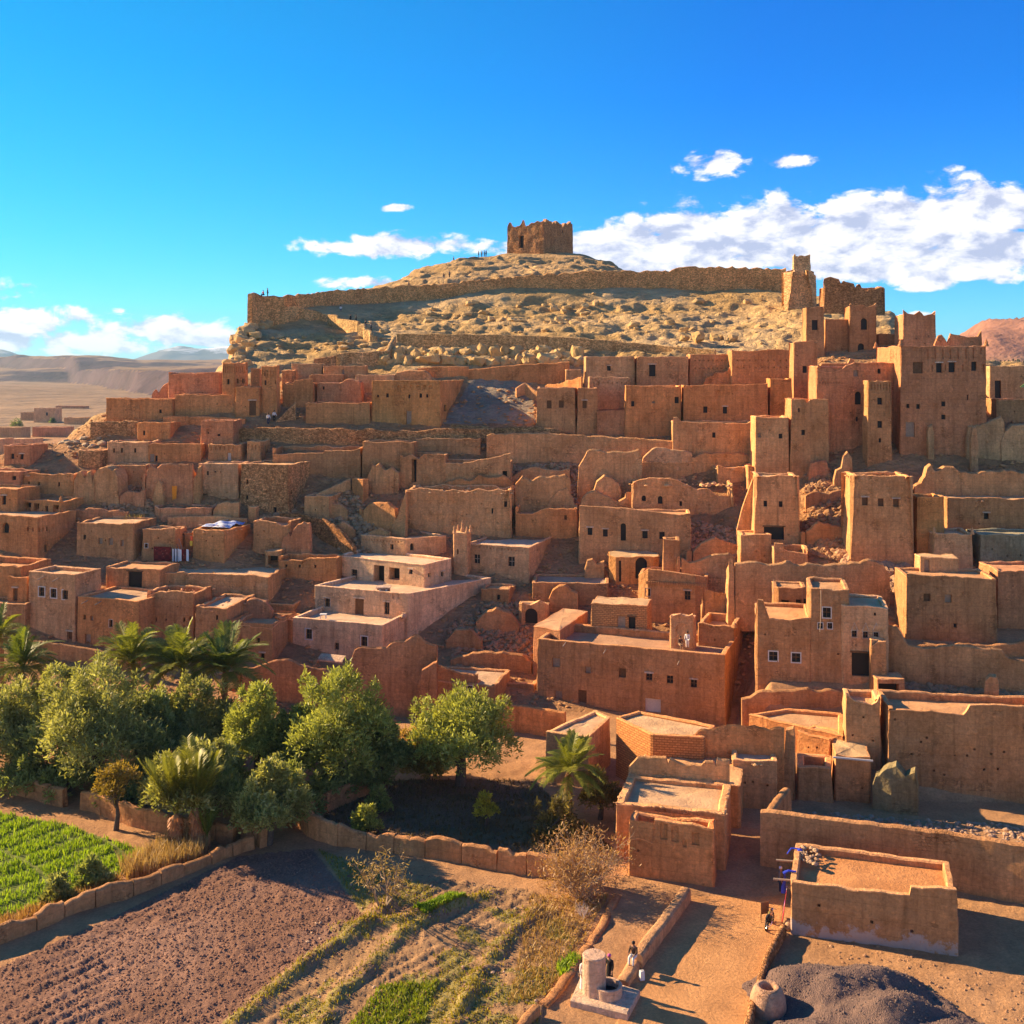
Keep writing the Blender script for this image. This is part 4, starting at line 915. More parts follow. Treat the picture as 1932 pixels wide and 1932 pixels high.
H('thatched_room', 'round shouldered rooftop room with two dark openings beside a thin pole', 1455, 1527, None, 1110, 1260, 'd', 10, d=4, Y=Yt+10, par=.1, F_=[(1482, 1150, 15, 34, 'big'), (1512, 1143, 20, 22, 'w2')], ch=.8)
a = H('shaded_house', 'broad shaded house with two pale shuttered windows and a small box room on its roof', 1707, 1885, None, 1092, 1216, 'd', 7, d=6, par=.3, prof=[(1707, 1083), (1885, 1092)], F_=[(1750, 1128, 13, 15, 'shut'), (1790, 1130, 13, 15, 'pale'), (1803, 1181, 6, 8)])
H('', '', 1733, 1813, None, 1053, 1140, 'g', 7, d=3, Y=Yg(1885, 1216)+5, root=a, par=0, F_=[(1750, 1068, 10, 24, 'pale')])
H('red_wall_house', 'plain reddish house cut by the right edge behind the broad shaded house', 1880, 1995, None, 1078, 1190, 'r', 4, d=6, par=.3)
a = H('round_corner_house', 'house with a rounded corner and a dentil band under its roof terrace', 1198, 1336, None, 1092, 1178, 't', 14, d=7, par=.55, prof=[(1198, 1064), (1202, 1066), (1212, 1071), (1290, 1082), (1336, 1090)], ch=1.5, F_=[(1222, 1118, 9, 14, 'pf'), (1297, 1124, 11, 17, 'w2')])
mb = MB(); p, q = a.poly[0], a.poly[1]; d = (q-p).normalized(); nr = Vector((d.y, -d.x)); L = (q-p).length
for k in range(26):
    c = p+d*(1.4+(L-1.7)*k/25)+nr*.0; mb.box((c.x, c.y, a.zt-.75), .16, .3, .3, Matrix.Rotation(math.atan2(d.y, d.x), 3, 'Z'))
a.part('dentil_band', mb, M_MUD, a.col)
RUIN('garden_screen', 'straight low screen wall linking the rounded house to the white framed windows house', [(1330, 1112), (1345, 1117), (1428, 1131)], 1196, uA=1400, yaw=8, th=.5, c='d')
H('chimney_tower', 'thin blank stair tower rising over the roof terrace of the rounded house', 1248, 1286, None, 1018, 1130, 'd', 6, d=2.6, par=.1)
RUIN('lit_ruin', 'crumbling sunlit wall beside the people on the roof terrace', [(1286, 1050), (1300, 1062), (1318, 1058), (1345, 1047), (1370, 1044), (1385, 1048), (1392, 1066)], 1130, uA=1350, yaw=5, th=.8, c='t')
RUIN('long_ruin', 'long eroded wall with melting crown above the thatched rooftop room', [(1388, 1058), (1428, 1061), (1500, 1063), (1560, 1067), (1600, 1062), (1640, 1058), (1668, 1062), (1680, 1082)], 1150, uA=1600, yaw=4, th=1.0, c='t', ero=.2)
H('red_pen', 'sunlit reddish pen wall tucked behind the broad shaded house', 1655, 1708, None, 1104, 1160, 'o', 45, d=2, Y=124, par=.8)
H('rubble_round_house', 'roofless round house heaped with reddish rubble right of the melting wall', 1590, 1676, None, 1068, 1120, 'o', 20, d=5, Y=126, par=.8, ch=1.8, ero=.25)

# ================================================================ CENTRE FOREGROUND
BH = a = H('courtyard_mansion', 'large plastered mansion with six windows in a row and a pale double gate', 1009, 1371, None, 1237, 1369, 'k', 20, d=8.5, par=.85, pt=.45, ero=.04, roofc=(.50, .32, .22),
  F_=[(1048, 1251, 14, 17, 'pale'), (1108, 1265, 11, 13, 'pale'), (1173, 1271, 14, 17, 'shut'), (1224, 1279, 12, 15, 'w2'), (1263, 1283, 12, 15, 'w2'), (1308, 1291, 12, 15, 'w2'), (1098, 1322, 16, 38, 'shut'), (1053, 1322, 14, 36, 'pale'), (1231, 1332, 30, 26, 'wdoor')], R_=[(1403, 1290, 6, 28, 'w')])
spouts(a, 0, [(1066, 1215), (1142, 1228), (1281, 1249)])
p = a.poly[1]+(a.poly[2]-a.poly[1]).normalized()*6.2; uu = CX+F*p.x/p.y
H('', '', 1312, uu-.5, None, 1200, 1330, 'k', 20, d=6.5, Y=p.y, root=a, zt=a.zt+1.5, par=.9, roofc=(.46, .33, .24))
a.zt -= 1.5
for (u, v) in ((1093, 1196), (1208, 1213), (1352, 1226)):
    s, z, L = ray_s(a.poly, 0, u, v)
finials(BH, [(x, y, BH.zt+1.45) for x, y, z in corners(BH)[1:3]], .35, .5)
H('arch_kiosk', 'small arched rooftop kiosk with peaked corners on the large mansion', 1262, 1311, None, 1166, 1250, 'p', 16, d=1.8, Y=114.8, par=.25, F_=[(1287, 1199, 25, 46, 'archniche')], prof=[(1262, 1156), (1268, 1161), (1284, 1158), (1288, 1161), (1300, 1160), (1311, 1157)], batter=.01)
KIOSK_Y = 114.8
H('brick_room', 'rooftop room of exposed mud bricks with a black doorway and pale panel', 1112, 1224, None, 1143, 1215, 't', 14, d=4.2, Y=120.5, par=0, F_=[(1192, 1179, 13, 28, 'gate'), (1172, 1176, 15, 26, 'ydoor')], mat=M_BRICK, roofc=(.64, .45, .29))
POLY('slope_roof_room', 'side room with a smooth slanting lit roof left of the exposed bricks', [(1003, 1180), (1058, 1190), (1112, 1152), (1062, 1146)], 7.4, 2, 'r', par=.0, roofc=(.60, .38, .24))
a = H('corner_store', 'little store with curled roof rim at the mansion left corner', 938, 1011, None, 1292, 1352, 'k', 14, d=5, par=.25, Y=AY(1371, Yg(1371, 1369), 20, 1005)+.6, F_=[(960, 1323, 26, 20, 'shut')], roofc=(.62, .42, .28))
roofrocks(a, 26, .05, .15, 'rim')
H('veranda_house', 'low dark house with a veranda shade and one white framed vent behind the olive tree', 792, 936, None, 1294, 1346, 'd', 14, d=6.5, par=.2, F_=[(886, 1299, 9, 9, 'wf'), (880, 1322, 86, 18, 'big')], roofc=(.55, .40, .29))
WALL('garden_wall', 'reddish garden wall lit along its top between the olive tree and the forked barn roof', [(900, 1321, 1374), (960, 1329, 1380), (1000, 1334, 1384), (1064, 1344, 1394)], .6, 'o', ero=.06)
a = RUIN('jagged_ruin', 'tall jagged ruin wall with cracks in front of the white terraced house', [(655, 1275), (662, 1240), (668, 1222), (700, 1219), (726, 1222), (735, 1212), (762, 1206), (790, 1200), (800, 1210), (822, 1216), (828, 1240), (800, 1258), (790, 1300)], 1352, uA=740, yaw=14, th=.8, c='r', ero=.2)
RUIN('ruin_return', 'broken return wall dark inside behind the jagged ruin', [(800, 1250), (830, 1258), (860, 1268), (900, 1275)], 1330, uA=850, yaw=14, th=.6, c='d')
RUIN('grove_wall', 'peaked old wall behind the olive grove below the white terraced house', [(455, 1262), (490, 1256), (520, 1246), (540, 1245), (560, 1252), (600, 1262), (640, 1270), (662, 1268)], 1330, uA=560, yaw=10, th=.7, c='r', ero=.15)

# ================================================================ WHITE TERRACED HOUSE
WH = a = H('terraced_white_house', 'pale plastered terraced house stepping back in three storeys with a wooden door', 548, 723, None, 1180, 1262, 'w', 20, d=7, par=.55, ero=.03, roofc=(.66, .5, .38),
  F_=[(581, 1197, 12, 19, 'wf'), (686, 1211, 12, 19, 'wf'), (634, 1220, 8, 13, 'w2'), (576, 1246, 12, 14, 'lint'), (638, 1252, 26, 26, 'gdoor')])
POLY('', '', [(591, 1104), (771, 1120), (930, 1089), (742, 1066)], 9.6, 5, 'w', {0: [(617, 1137, 10, 16, 'pf', 1), (677, 1150, 17, 40, 'door', 1), (729, 1148, 10, 23, 'w2', 1)]+row(602, 1112, 752, 1126, 15, 4.5, 9, 'niche')}, root=a, par=.5, ero=.03, batter=.012, roofc=(.68, .52, .40))
POLY('', '', [(634, 1048), (801, 1065), (854, 1053), (688, 1033)], 11.9, 7, 'w', {0: [(667, 1083, 11, 17, 'w2'), (714, 1083, 20, 32, 'bay'), (743, 1083, 20, 23, 'bay'), (774, 1079, 7, 9)], 1: [(811, 1085, 5, 8), (836, 1083, 5, 9)]}, root=a, par=.35, ero=.03, batter=.012, roofc=(.72, .56, .44))
POLY('', '', [(677, 1008), (764, 1016), (845, 1010), (757, 994)], 13.8, 8, 'p', {0: [(738, 1032, 6, 10)]+row(684, 1018, 756, 1023, 14, 2.6, 4, 'niche'), 1: [(778, 1032, 7, 14, 'arch')]}, root=a, par=.5, ero=.05, batter=.015)
mb = MB(); c = pxY(724, 1108, 129); mb.box((c.x, c.y, c.z-.35), 1.4, 1.2, .7); WH_SK = a.part('skylight_box', mb, M_MUD, (.36, .2, .13)); mb = MB(); mb.box((c.x, c.y, c.z+.06), 1.7, 1.5, .12); a.part('skylight_lid', mb, M_MUD, (.6, .42, .31))
mb = MB()
for du in (-6, 6): q = c+Vector((du*.062, -.62, -.3)); mb.box(q, .22, .05, .36)
a.part('skylight_pane', mb, M_WHITE)
p, q = a.poly[0], a.poly[1]
H('minaret', 'slim square turret with spiky finials beside the white terraced house', 853, 883, None, 1006, 1100, 'p', 14, d=2, Y=138, par=0, batter=.012, ero=.02, F_=[(863, 1041, 3, 10, 'pointed')])
t = bpy.data.objects.get('minaret'); 
MIN = [r for r in bpy.data.objects if r.name == 'minaret'][0]
class _P: pass
mr = _P(); mr.o = MIN; mr.loc = MIN.location.copy(); mr.part = lambda *a, **k: Root.part(mr, *a, **k)
_poly = rectpoly(853, 883, 138, 14, None, 2); mr.poly = _poly; mr.zt = ZC-(1006-HV)/F*138; mr.col = hue('p', 3)
finials(mr, corners(mr, .3), .24, .95); c_ = sum((Vector(p) for p in _poly), Vector((0, 0)))/4; finials(mr, [(c_.x, c_.y, mr.zt)], .3, 1.6)
a = H('grid_window_house', 'plastered house with small grid windows and thin white roof rim right of the turret', 876, 1000, 1066, 1033, 1102, 'p', 20, par=.3, ero=.02, F_=[(964, 1060, 12, 18, 'grid'), (899, 1055, 11, 17, 'grid')]+row(890, 1031, 992, 1041, 16, 2.5, 4, 'niche'), roofc=(.7, .54, .42))
H('roof_cabin', 'tiny rooftop cabin with overhanging slab behind the grid window house', 930, 960, 971, 992, 1055, 'p', 20, Y=148, par=0, F_=[(941, 1001, 4, 6)])
a = H('low_store', 'low plain store in front of the arched doorway house', 1002, 1150, None, 1101, 1142, 'd', 5, d=6, par=.3, roofc=(.48, .36, .28))
H('ruined_arch_hut', 'tumbledown hut with black arch in the rubble yard', 976, 1036, None, 1142, 1186, 't', 8, d=2.2, par=0, prof=[(976, 1150), (985, 1137), (1000, 1142), (1018, 1134), (1030, 1138), (1036, 1150)], F_=[(1002, 1165, 24, 34, 'arch')], ch=.5, ero=.15)
a = H('yellow_hut', 'round sided yellowish hut with pale ragged roof and arched recess', 1148, 1247, None, 1050, 1098, 'y', 3, d=4, par=0, F_=[(1210, 1072, 22, 40, 'arch'), (1170, 1078, 4, 40, 'w')], ch=.9, roofc=(.6, .44, .28))
roofrocks(a, 40, .06, .2)

# ================================================================ LEFT FOREGROUND HOUSES
a = H('three_window_house', 'smooth brown house with three white framed windows above the palms', 48, 142, 196, 1085, 1214, 'p', 20, par=.5, ero=.03, F_=[(76, 1117, 11, 17, 'wf'), (98, 1120, 11, 17, 'wf'), (120, 1123, 11, 17, 'wf'), (130, 1202, 10, 20, 'shut')], roofc=(.66, .46, .31))
Y1 = Yg(142, 1214)
spouts(a, 0, [(80, 1090), (108, 1093)])
a = H('red_plaster_house', 'reddish plastered house with a bluish roof terrace joined to the three window house', 142, 262, None, 1135, 1230, 'o', 20, d=7, Y=AY(142, Y1, 20, 262), par=.3, ero=.05, F_=[(158, 1165, 5, 9, 'shut'), (171, 1167, 6, 9, 'pale'), (207, 1177, 7, 14, 'pf'), (164, 1206, 11, 19, 'pale')], roofc=(.60, .42, .28))
spouts(a, 0, [(163, 1135), (188, 1137)])
H('black_door_house', 'house with a tall black doorway and stair behind the bluish terrace', 196, 302, None, 1074, 1140, 'k', 12, d=5, par=.3, F_=[(253, 1097, 27, 36, 'gate')])
a = H('long_roof_house', 'long low house with broad pale lumpy roof below the carpets', 292, 508, None, 1086, 1130, 't', 8, d=9, Y=132, par=.15, ero=.18, jit=.1, roofc=(.66, .46, .31)); roofrocks(a, 40, .08, .3)
a = H('eroded_tower_house', 'eroded tower house with melted crown and slit windows behind the palms', 272, 366, None, 1120, 1216, 'k', 12, d=5, par=.3, prof=[(272, 1142), (276, 1126), (296, 1117), (340, 1116), (366, 1119)], F_=[(292, 1170, 4, 7), (312, 1171, 4, 7), (346, 1170, 4, 8), (357, 1167, 4, 7), (286, 1197, 6, 8)], ero=.15, jit=.1); roofrocks(a, 30, .1, .3)
H('low_front_house', 'low flat fronted house with one slot window left of the eroded tower', 222, 273, None, 1168, 1222, 't', 10, d=3.5, par=.2, prof=[(222, 1164), (240, 1168), (258, 1161), (273, 1160)], F_=[(237, 1178, 7, 5)], ero=.12)
a = H('pale_roof_house', 'house with torn pale roof right of the eroded tower', 364, 430, None, 1148, 1238, 'k', 10, d=8, par=.12, F_=[(408, 1166, 4, 9)], roofc=(.66, .47, .33)); roofrocks(a, 60, .08, .3)
H('grove_edge_house', 'wide brown house with an arched vent rising over the biggest palm', 425, 516, None, 1182, 1256, 'k', 12, d=7, par=.5, F_=[(459, 1180, 6, 9, 'pale'), (486, 1209, 6, 9), (494, 1240, 8, 14), (462, 1228, 11, 11, 'arch')], prof=[(425, 1178), (470, 1180), (474, 1184), (516, 1185)], ero=.1)
RUIN('mid_rubble_wall', 'lumpy collapsing wall among the pale torn roofs', [(428, 1150), (440, 1138), (455, 1145), (470, 1128), (500, 1134), (512, 1150)], 1190, uA=470, yaw=8, th=1.0, c='r', ero=.2)
H('orange_sliver_house', 'narrow orange house wedged left of the white terraced house', 513, 550, None, 1170, 1256, 'o', 38, d=3, par=.1, F_=[(531, 1206, 7, 13, 'shut')], Y=125)
POLY('orange_roof_store', 'flat store with glowing orange inner wall left of the white terraced house', [(484, 1137), (556, 1142), (594, 1119), (505, 1116)], 7.4, 2, 'o', par=.35)
H('stub_house', 'stubby house with a square dark hatch beside the lumpy wall', 470, 505, None, 1132, 1170, 't', 8, d=3, Y=131.5, par=0, F_=[(498, 1148, 11, 14, 'w')])
H('edge_red_house', 'red walled courtyard house cut by left edge below the arched window', -80, 40, None, 1068, 1150, 'o', 14, d=6, par=.8)
H('edge_red_annex', 'little red annex with a tall brown shutter against the three window house', 10, 52, None, 1090, 1160, 'o', 14, d=3, Y=131, par=.2, F_=[(27, 1122, 8, 24, 'shut')])
WALL('palm_wall', 'thin lit top retaining wall behind the left palms', [(40, 1206, 1240), (140, 1219, 1250), (208, 1230, 1262), (260, 1240, 1272)], .5, 'd')
H('edge_wall_block', 'sagging block of old wall at the left edge above the dark palm', -40, 48, None, 1140, 1200, 'd', 14, d=3, Y=129, par=.2)

# ================================================================ LEFT MIDDLE ROWS
a = H('arched_window_house', 'orange house with an arched window at left edge and dark side wall', -80, 71, 148, 975, 1058, 'o', 20, par=.3, F_=[(9, 996, 13, 20, 'arch'), (50, 999, 3, 7), (60, 1000, 3, 7)], R_=[(77, 1000, 3, 8), (84, 999, 3, 8), (91, 998, 3, 8), (89, 1035, 7, 14, 'shut'), (119, 1033, 6, 14, 'shut')], roofc=(.62, .42, .28))
G_ = a = H('gallery_house', 'house with a row of dark open bays and pointed horns on its roof', 33, 116, 164, 946, 990, 'o', 18, par=.25, F_=[(47, 956, 20, 16, 'big'), (67, 959, 10, 18, 'big'), (86, 960, 5, 11), (104, 963, 10, 20, 'big')], roofc=(.64, .44, .3)); finials(a, corners(a), .3, .8)
H('edge_slot_house', 'small house with one dark doorway at left edge beside the open bays', -80, 33, None, 922, 985, 'o', 14, d=5, par=.3, F_=[(6, 944, 8, 17)])
H('edge_upper_house', 'plain red house with one tall slot high on the left edge', -80, 37, None, 890, 935, 'r', 12, d=5, par=.3, F_=[(25, 906, 8, 15)])
a = H('crusty_house', 'wide orange house under a heaped crusty pale roof', 38, 140, None, 895, 938, 'o', 10, d=6, par=.1, F_=[(53, 912, 4, 7), (72, 913, 4, 7), (110, 914, 4, 8)], ero=.16, roofc=(.62, .44, .3)); roofrocks(a, 60, .15, .5)
H('two_window_house', 'lone red cube with two square windows at the far left of the slope', 4, 58, None, 840, 882, 'r', 8, d=5, par=.3, F_=[(22, 861, 7, 10), (40, 862, 7, 10)])
RUIN('ruin_tooth', 'gnawed ruin with two pointed teeth left of the shadowed lane', [(138, 905), (144, 892), (150, 890), (158, 904), (163, 890), (168, 886), (174, 908), (178, 890)], 948, uA=160, yaw=10, th=1.6, c='t', ero=.25, jit=.2)
RUIN('ruin_shoulder', 'rounded shoulder of a ruined tower beside the pointed teeth', [(176, 892), (186, 882), (200, 880), (214, 884), (220, 900), (222, 925)], 952, uA=200, yaw=10, th=3, c='t', ero=.2, jit=.25)
H('lane_house', 'dark fronted house behind the ruined tower teeth', 198, 277, None, 878, 922, 'd', 6, d=4, par=.3, ero=.12)
H('stone_cube', 'rough stone cube lit on its corner below the yellowish rocks', 144, 190, 214, 850, 888, 't', 14, stone=True, par=.1)
H('patched_house', 'house with patches of pale plaster and three slit windows', 200, 281, None, 834, 875, 'p', 5, d=6, par=.2, F_=[(214, 850, 4, 8), (229, 850, 4, 9), (254, 850, 4, 9)])
H('yellow_door_house', 'long plain house with a yellow door at its left corner', 277, 380, None, 837, 873, 'o', 4, d=5, par=.3, F_=[(286, 864, 9, 15, 'ydoor'), (294, 866, 5, 13)])
H('white_door_house', 'small house with a narrow white door right of the plain long house', 390, 456, None, 838, 874, 'k', 5, d=4, par=.15, F_=[(432, 862, 7, 15, 'wdoor')]+row(398, 846, 448, 846, 7, 3, 8, 'niche'))
H('squat_tower', 'squat tower with ribbed side left of the long stone terrace', 463, 492, 512, 832, 874, 't', 16, par=.2, F_=row(468, 843, 488, 845, 4, 2.5, 10, 'niche'), R_=row(496, 848, 508, 848, 4, 2, 16, 'niche'))
H('blank_tower', 'plain boxy tower with a flat slot vent in the middle of the left slope', 376, 441, None, 793, 856, 'r', 7, d=4, par=.2, F_=[(412, 821, 6, 4), (392, 817, 3, 3)])
H('terrace_house', 'small orange house with a side buttress on the rocky left slope', 257, 322, None, 797, 833, 'o', 8, d=4, par=.3, F_=[(271, 817, 4, 9)])
WALL('rubble_terrace', 'rubble stone terrace wall above the pale left rocks', [(170, 797, 826), (215, 793, 824), (260, 796, 824)], .8, 't', stone=True, ero=.15)
WALL('smooth_terrace', 'smooth low terrace wall under the orange long house', [(307, 784, 806), (380, 785, 803), (462, 789, 801)], .6, 'o')
H('walled_door_house', 'long orange house with a blocked doorway on the skyline of the left slope', 197, 327, None, 752, 794, 'o', 6, d=6, par=.3, F_=[(268, 777, 12, 26, 'niche'), (302, 776, 5, 7)])
H('shadow_wing', 'plain wing in shade between the blocked doorway house and the twin towers', 327, 442, None, 744, 781, 'o', 0, d=5, par=.2)
H('skyline_wall_house', 'roofless long wall house on the skyline left of the twin towers', 315, 416, None, 702, 752, 'r', 4, d=4, par=.5, prof=[(315, 707), (320, 706), (416, 701)])
RUIN('skyline_stub', 'broken stubs at the left end of the roofless skyline wall', [(286, 745), (292, 735), (298, 742), (303, 730), (316, 722)], 756, uA=300, th=.8, c='r', yaw=5)
a = H('ribbed_tower', 'left one of the twin kasbah towers with vertical ribs below its roof', 415, 444, 472, 684, 784, 'o', 22, par=.2, F_=[(428, 720, 5, 10)]+row(419, 697, 440, 698, 6, 2, 14, 'niche'), R_=[(452, 719, 4, 9), (462, 719, 4, 8)]+row(449, 698, 468, 697, 6, 2, 13, 'niche'), batter=.03)
H('gatehouse', 'low gatehouse with a plank door between the twin towers', 442, 490, None, 729, 785, 'o', 4, d=3, Y=Yg(490, 788), par=.15, F_=[(476, 770, 13, 28, 'door')])
H('link_wall', 'recessed linking wall between the twin towers', 470, 492, None, 695, 775, 'o', 0, d=2, Y=172, par=.2)
H('slim_tower', 'right one of the twin kasbah towers slimmer with blind slots', 489, 523, 532, 690, 787, 'o', 14, par=.2, F_=[(499, 722, 4, 9), (519, 721, 4, 7)]+row(493, 704, 519, 705, 6, 2, 12, 'niche'), batter=.03)
H('stepped_house', 'plain orange house with a stepped roofline right of the twin towers', 531, 592, None, 722, 770, 'o', 4, d=4, par=.2, prof=[(531, 724), (552, 724), (555, 716), (592, 715)], F_=[(577, 737, 2.5, 8, 'wdoor')])
H('small_blind_house', 'tiny house with a blind window behind the slim tower', 529, 552, None, 698, 735, 'o', 4, d=3, par=.15, F_=[(541, 710, 6, 8, 'niche')])
WALL('ramp_wall', 'sloping ramp wall climbing to the stepped house', [(520, 795, 799), (540, 775, 797), (558, 758, 795)], .6, 't', stone=True)
H('pale_flat_house', 'pale greyish flat house under the cliff foot', 548, 609, None, 686, 716, 'g', 0, d=4, par=.2)
H('lit_door_house', 'dim house with a small bright doorway under the overhanging rocks', 608, 690, None, 690, 720, 'k', 0, d=4, par=.2, F_=[(647, 704, 5, 13, 'ydoor')])
H('long_low_house', 'long low brown house in front of the small bright doorway', 582, 648, None, 706, 732, 'k', 3, d=4, par=.2)
H('slit_house', 'small house with one slit next to the crumbling red gable', 595, 641, None, 722, 763, 'r', 4, d=4, par=.2, F_=[(610, 732, 4, 6)])
RUIN('red_gable', 'crumbling red gable wall right of the slit house', [(629, 740), (636, 724), (650, 717), (668, 714), (680, 722), (682, 745)], 764, uA=660, yaw=4, th=2.2, c='r', ero=.2)
H('grey_roof_house', 'greyish house with a small peaked lump on its roof', 668, 745, None, 707, 740, 'g', 2, d=5, par=.2)
RUIN('round_ruin', 'rounded ruin mound above the ochre house', [(740, 712), (748, 702), (768, 698), (798, 698), (808, 704), (814, 716)], 735, uA=780, yaw=2, th=3, c='t', ero=.12)
a = H('ochre_house', 'ochre house with a frieze of blind arches and a yellowish door', 698, 832, 884, 718, 808, 'y', 12, par=.25, ero=.05, F_=[(712, 748, 4, 6), (730, 746, 5, 8), (771, 748, 4, 7), (793, 747, 5, 9), (805, 747, 4, 6), (771, 788, 10, 26, 'ydoor')]+[(u, 733, 7, 13, 'archniche') for u in (752, 764, 776, 788, 800, 812)], R_=[(842, 770, 4, 12, 'w')])
H('ochre_wing', 'lower orange wing with rubble footing left of the ochre house', 574, 699, None, 760, 812, 'o', 5, d=6, Y=AY(832, Yg(832, 808), 12, 700)-.5, par=.2)
WALL('orange_terrace', 'tall orange terrace wall below the pale boulders', [(884, 697, 722), (960, 689, 723), (1010, 686, 724), (1074, 682, 724)], .8, 'o', ero=.1)
WALL('upper_terrace', 'thin terrace wall stepping over the ochre house', [(788, 694, 712), (830, 691, 714), (884, 691, 716)], .7, 'o')

# ================================================================ CENTRE UPPER ROW
H('stone_footed_house', 'reddish house with two brown shutters and a rubble stone foot', 1010, 1088, None, 731, 820, 'k', 3, d=5, par=.15, F_=[(1036, 763, 9, 15, 'shut'), (1059, 763, 9, 15, 'shut')], mat=M_MUD)
H('shutter_house', 'narrow red house with one brown shutter left of the sunken court', 1087, 1130, None, 732, 820, 'k', 3, d=5, par=.2, F_=[(1103, 763, 8, 14, 'shut')])
RUIN('court_wall', 'low straight wall closing the sunken court', [(1127, 774), (1180, 775)], 822, uA=1150, yaw=3, th=.5, c='r')
H('patched_orange_house', 'tall orange house with three small windows and patched plaster', 1178, 1288, None, 728, 824, 'o', 4, d=6, par=.3, F_=[(1194, 762, 6, 10), (1233, 762, 6, 10, 'pale'), (1277, 755, 8, 12)], ero=.12)
H('wide_orange_house', 'wide orange house with two black windows and a blind arch', 1287, 1452, None, 728, 818, 'o', 6, d=8, par=.3, prof=[(1287, 734), (1296, 727), (1380, 725), (1452, 724)], F_=[(1331, 773, 8, 12), (1368, 774, 8, 13), (1355, 745, 9, 18, 'archniche')], ero=.1)
H('shadow_corner_house', 'shaded corner house right of the wide orange house', 1451, 1497, None, 714, 800, 'y', 3, d=4, par=.3)
H('low_wall_house', 'low long house with one small window below the wide orange house', 1267, 1424, None, 797, 858, 't', 5, d=5, par=.4, prof=[(1267, 789), (1278, 788), (1284, 795), (1410, 799), (1424, 790)], F_=[(1347, 821, 6, 10)])
a = H('step_tower_house', 'stepped tower house with notched crown left of the great kasbah', 1490, 1567, None, 753, 874, 't', 5, d=6, par=.3, prof=[(1490, 753), (1520, 752), (1523, 761), (1529, 753), (1567, 753)], F_=[(1516, 816, 7, 10), (1508, 774, 3, 8)])
H('', '', 1423, 1491, None, 787, 874, 't', 5, d=6, Y=AY(1567, Yg(1567, 874), 5, 1491)+.1, root=a, par=.3, F_=[(1433, 821, 6, 9, 'pale'), (1473, 823, 7, 9)])
H('grey_upper_house', 'greyish upper house with a single black window under the path wall', 1103, 1200, None, 672, 735, 'g', 0, d=5, par=.15, F_=[(1149, 695, 7, 9)])
H('whitish_front', 'low whitish ruined front with beam holes before the greyish upper house', 1110, 1190, None, 711, 770, 'g', 0, d=3, par=.4, F_=row(1120, 722, 1182, 722, 8, 2.5, 2.5, 'hole'), ero=.15)
H('black_doorway_house', 'brown house with a black doorway beside the whitish ruined front', 1200, 1301, None, 673, 735, 't', 0, d=5, par=.15, F_=[(1231, 699, 12, 22, 'w')])
H('holed_wall_house', 'plain house with rows of beam holes below the path wall', 1300, 1382, None, 668, 722, 'k', 0, d=4, par=.2, F_=row(1312, 680, 1370, 680, 8, 2.5, 2.5, 'hole')+row(1312, 695, 1370, 695, 8, 2.5, 2.5, 'hole'))
H('stepped_long_house', 'long stepped orange house with beam holes left of the shaded tower', 1379, 1494, None, 661, 722, 'o', 0, d=4, par=.2, prof=[(1379, 668), (1384, 661), (1494, 659)], F_=row(1392, 680, 1484, 680, 9, 2.5, 2.5, 'hole')+row(1392, 693, 1484, 693, 9, 2.5, 2.5, 'hole'))
RUIN('step_ruin', 'stepped crumbling wall descending before the long stepped house', [(1328, 722), (1334, 708), (1350, 703), (1370, 701), (1378, 690), (1382, 700)], 740, uA=1350, yaw=0, th=1, c='o')
H('tiny_post_house', 'tiny blank house with a round chimney post above the sunken lane', 1066, 1099, None, 697, 745, 't', 0, d=2.5, par=.1, Y=173)
RUIN('lit_wedge', 'bright orange wedge of wall over the reddish shutter house', [(1028, 727), (1060, 720), (1095, 709)], 740, uA=1060, yaw=50, th=.5, c='o', Y=168)
WALL('gully_wall', 'small pale wall beside the grey scree gully', [(975, 733, 752), (990, 722, 748), (1012, 738, 758)], .6, 't')
WALL('terrace_stone_wall', 'long rubble stone terrace wall crossing the middle of the slope', [(448, 807, 836), (560, 807, 838), (680, 809, 842), (780, 813, 842), (850, 807, 838), (932, 809, 836)], .8, 't', stone=True, ero=.12)
WALL('great_terrace_wall', 'longest straight mud wall under the row of orange houses', [(918, 819, 872), (1000, 816, 873), (1100, 821, 876), (1200, 827, 880), (1306, 833, 886)], .9, 't', ero=.12)
H('flat_brown_house', 'flat brown house left of the longest straight mud wall', 782, 908, None, 827, 860, 'k', 2, d=4, par=.2)
WALL('upper_stone_wall', 'short rubble wall standing on the end of the long terrace', [(850, 800, 822), (935, 806, 830), (1010, 804, 832), (1062, 812, 836)], .7, 't', stone=True)

# ================================================================ MIDDLE RUINS
H('long_barn', 'long dim barn with a stepped top left of the middle ruins', 511, 682, None, 846, 910, 'd', 3, d=5, par=.2, prof=[(511, 857), (609, 855), (612, 850), (668, 849), (682, 846)])
H('plain_square_house', 'plain square brown house above the tumbled ruins', 681, 783, None, 834, 918, 'k', 2, d=5, par=.4, ero=.12)
H('slot_house', 'house with a full height dark slot in its front among the ruins', 752, 842, None, 858, 928, 'k', 3, d=5, par=.3, prof=[(752, 868), (758, 862), (776, 857), (790, 864), (800, 856), (842, 858)], F_=[(781, 888, 9, 44, 'big')], ero=.1)
RUIN('tumbled_ruin', 'tumbled ruin with leaning lumps below the plain square house', [(688, 925), (694, 895), (702, 878), (714, 874), (722, 884), (738, 878), (752, 890)], 935, uA=720, yaw=5, th=1.5, c='t', ero=.25, jit=.2)
H('lit_pillar_house', 'tall narrow orange pillar of wall glowing in the sun', 660, 684, None, 905, 985, 'o', 44, d=1.4, Y=151, par=0)
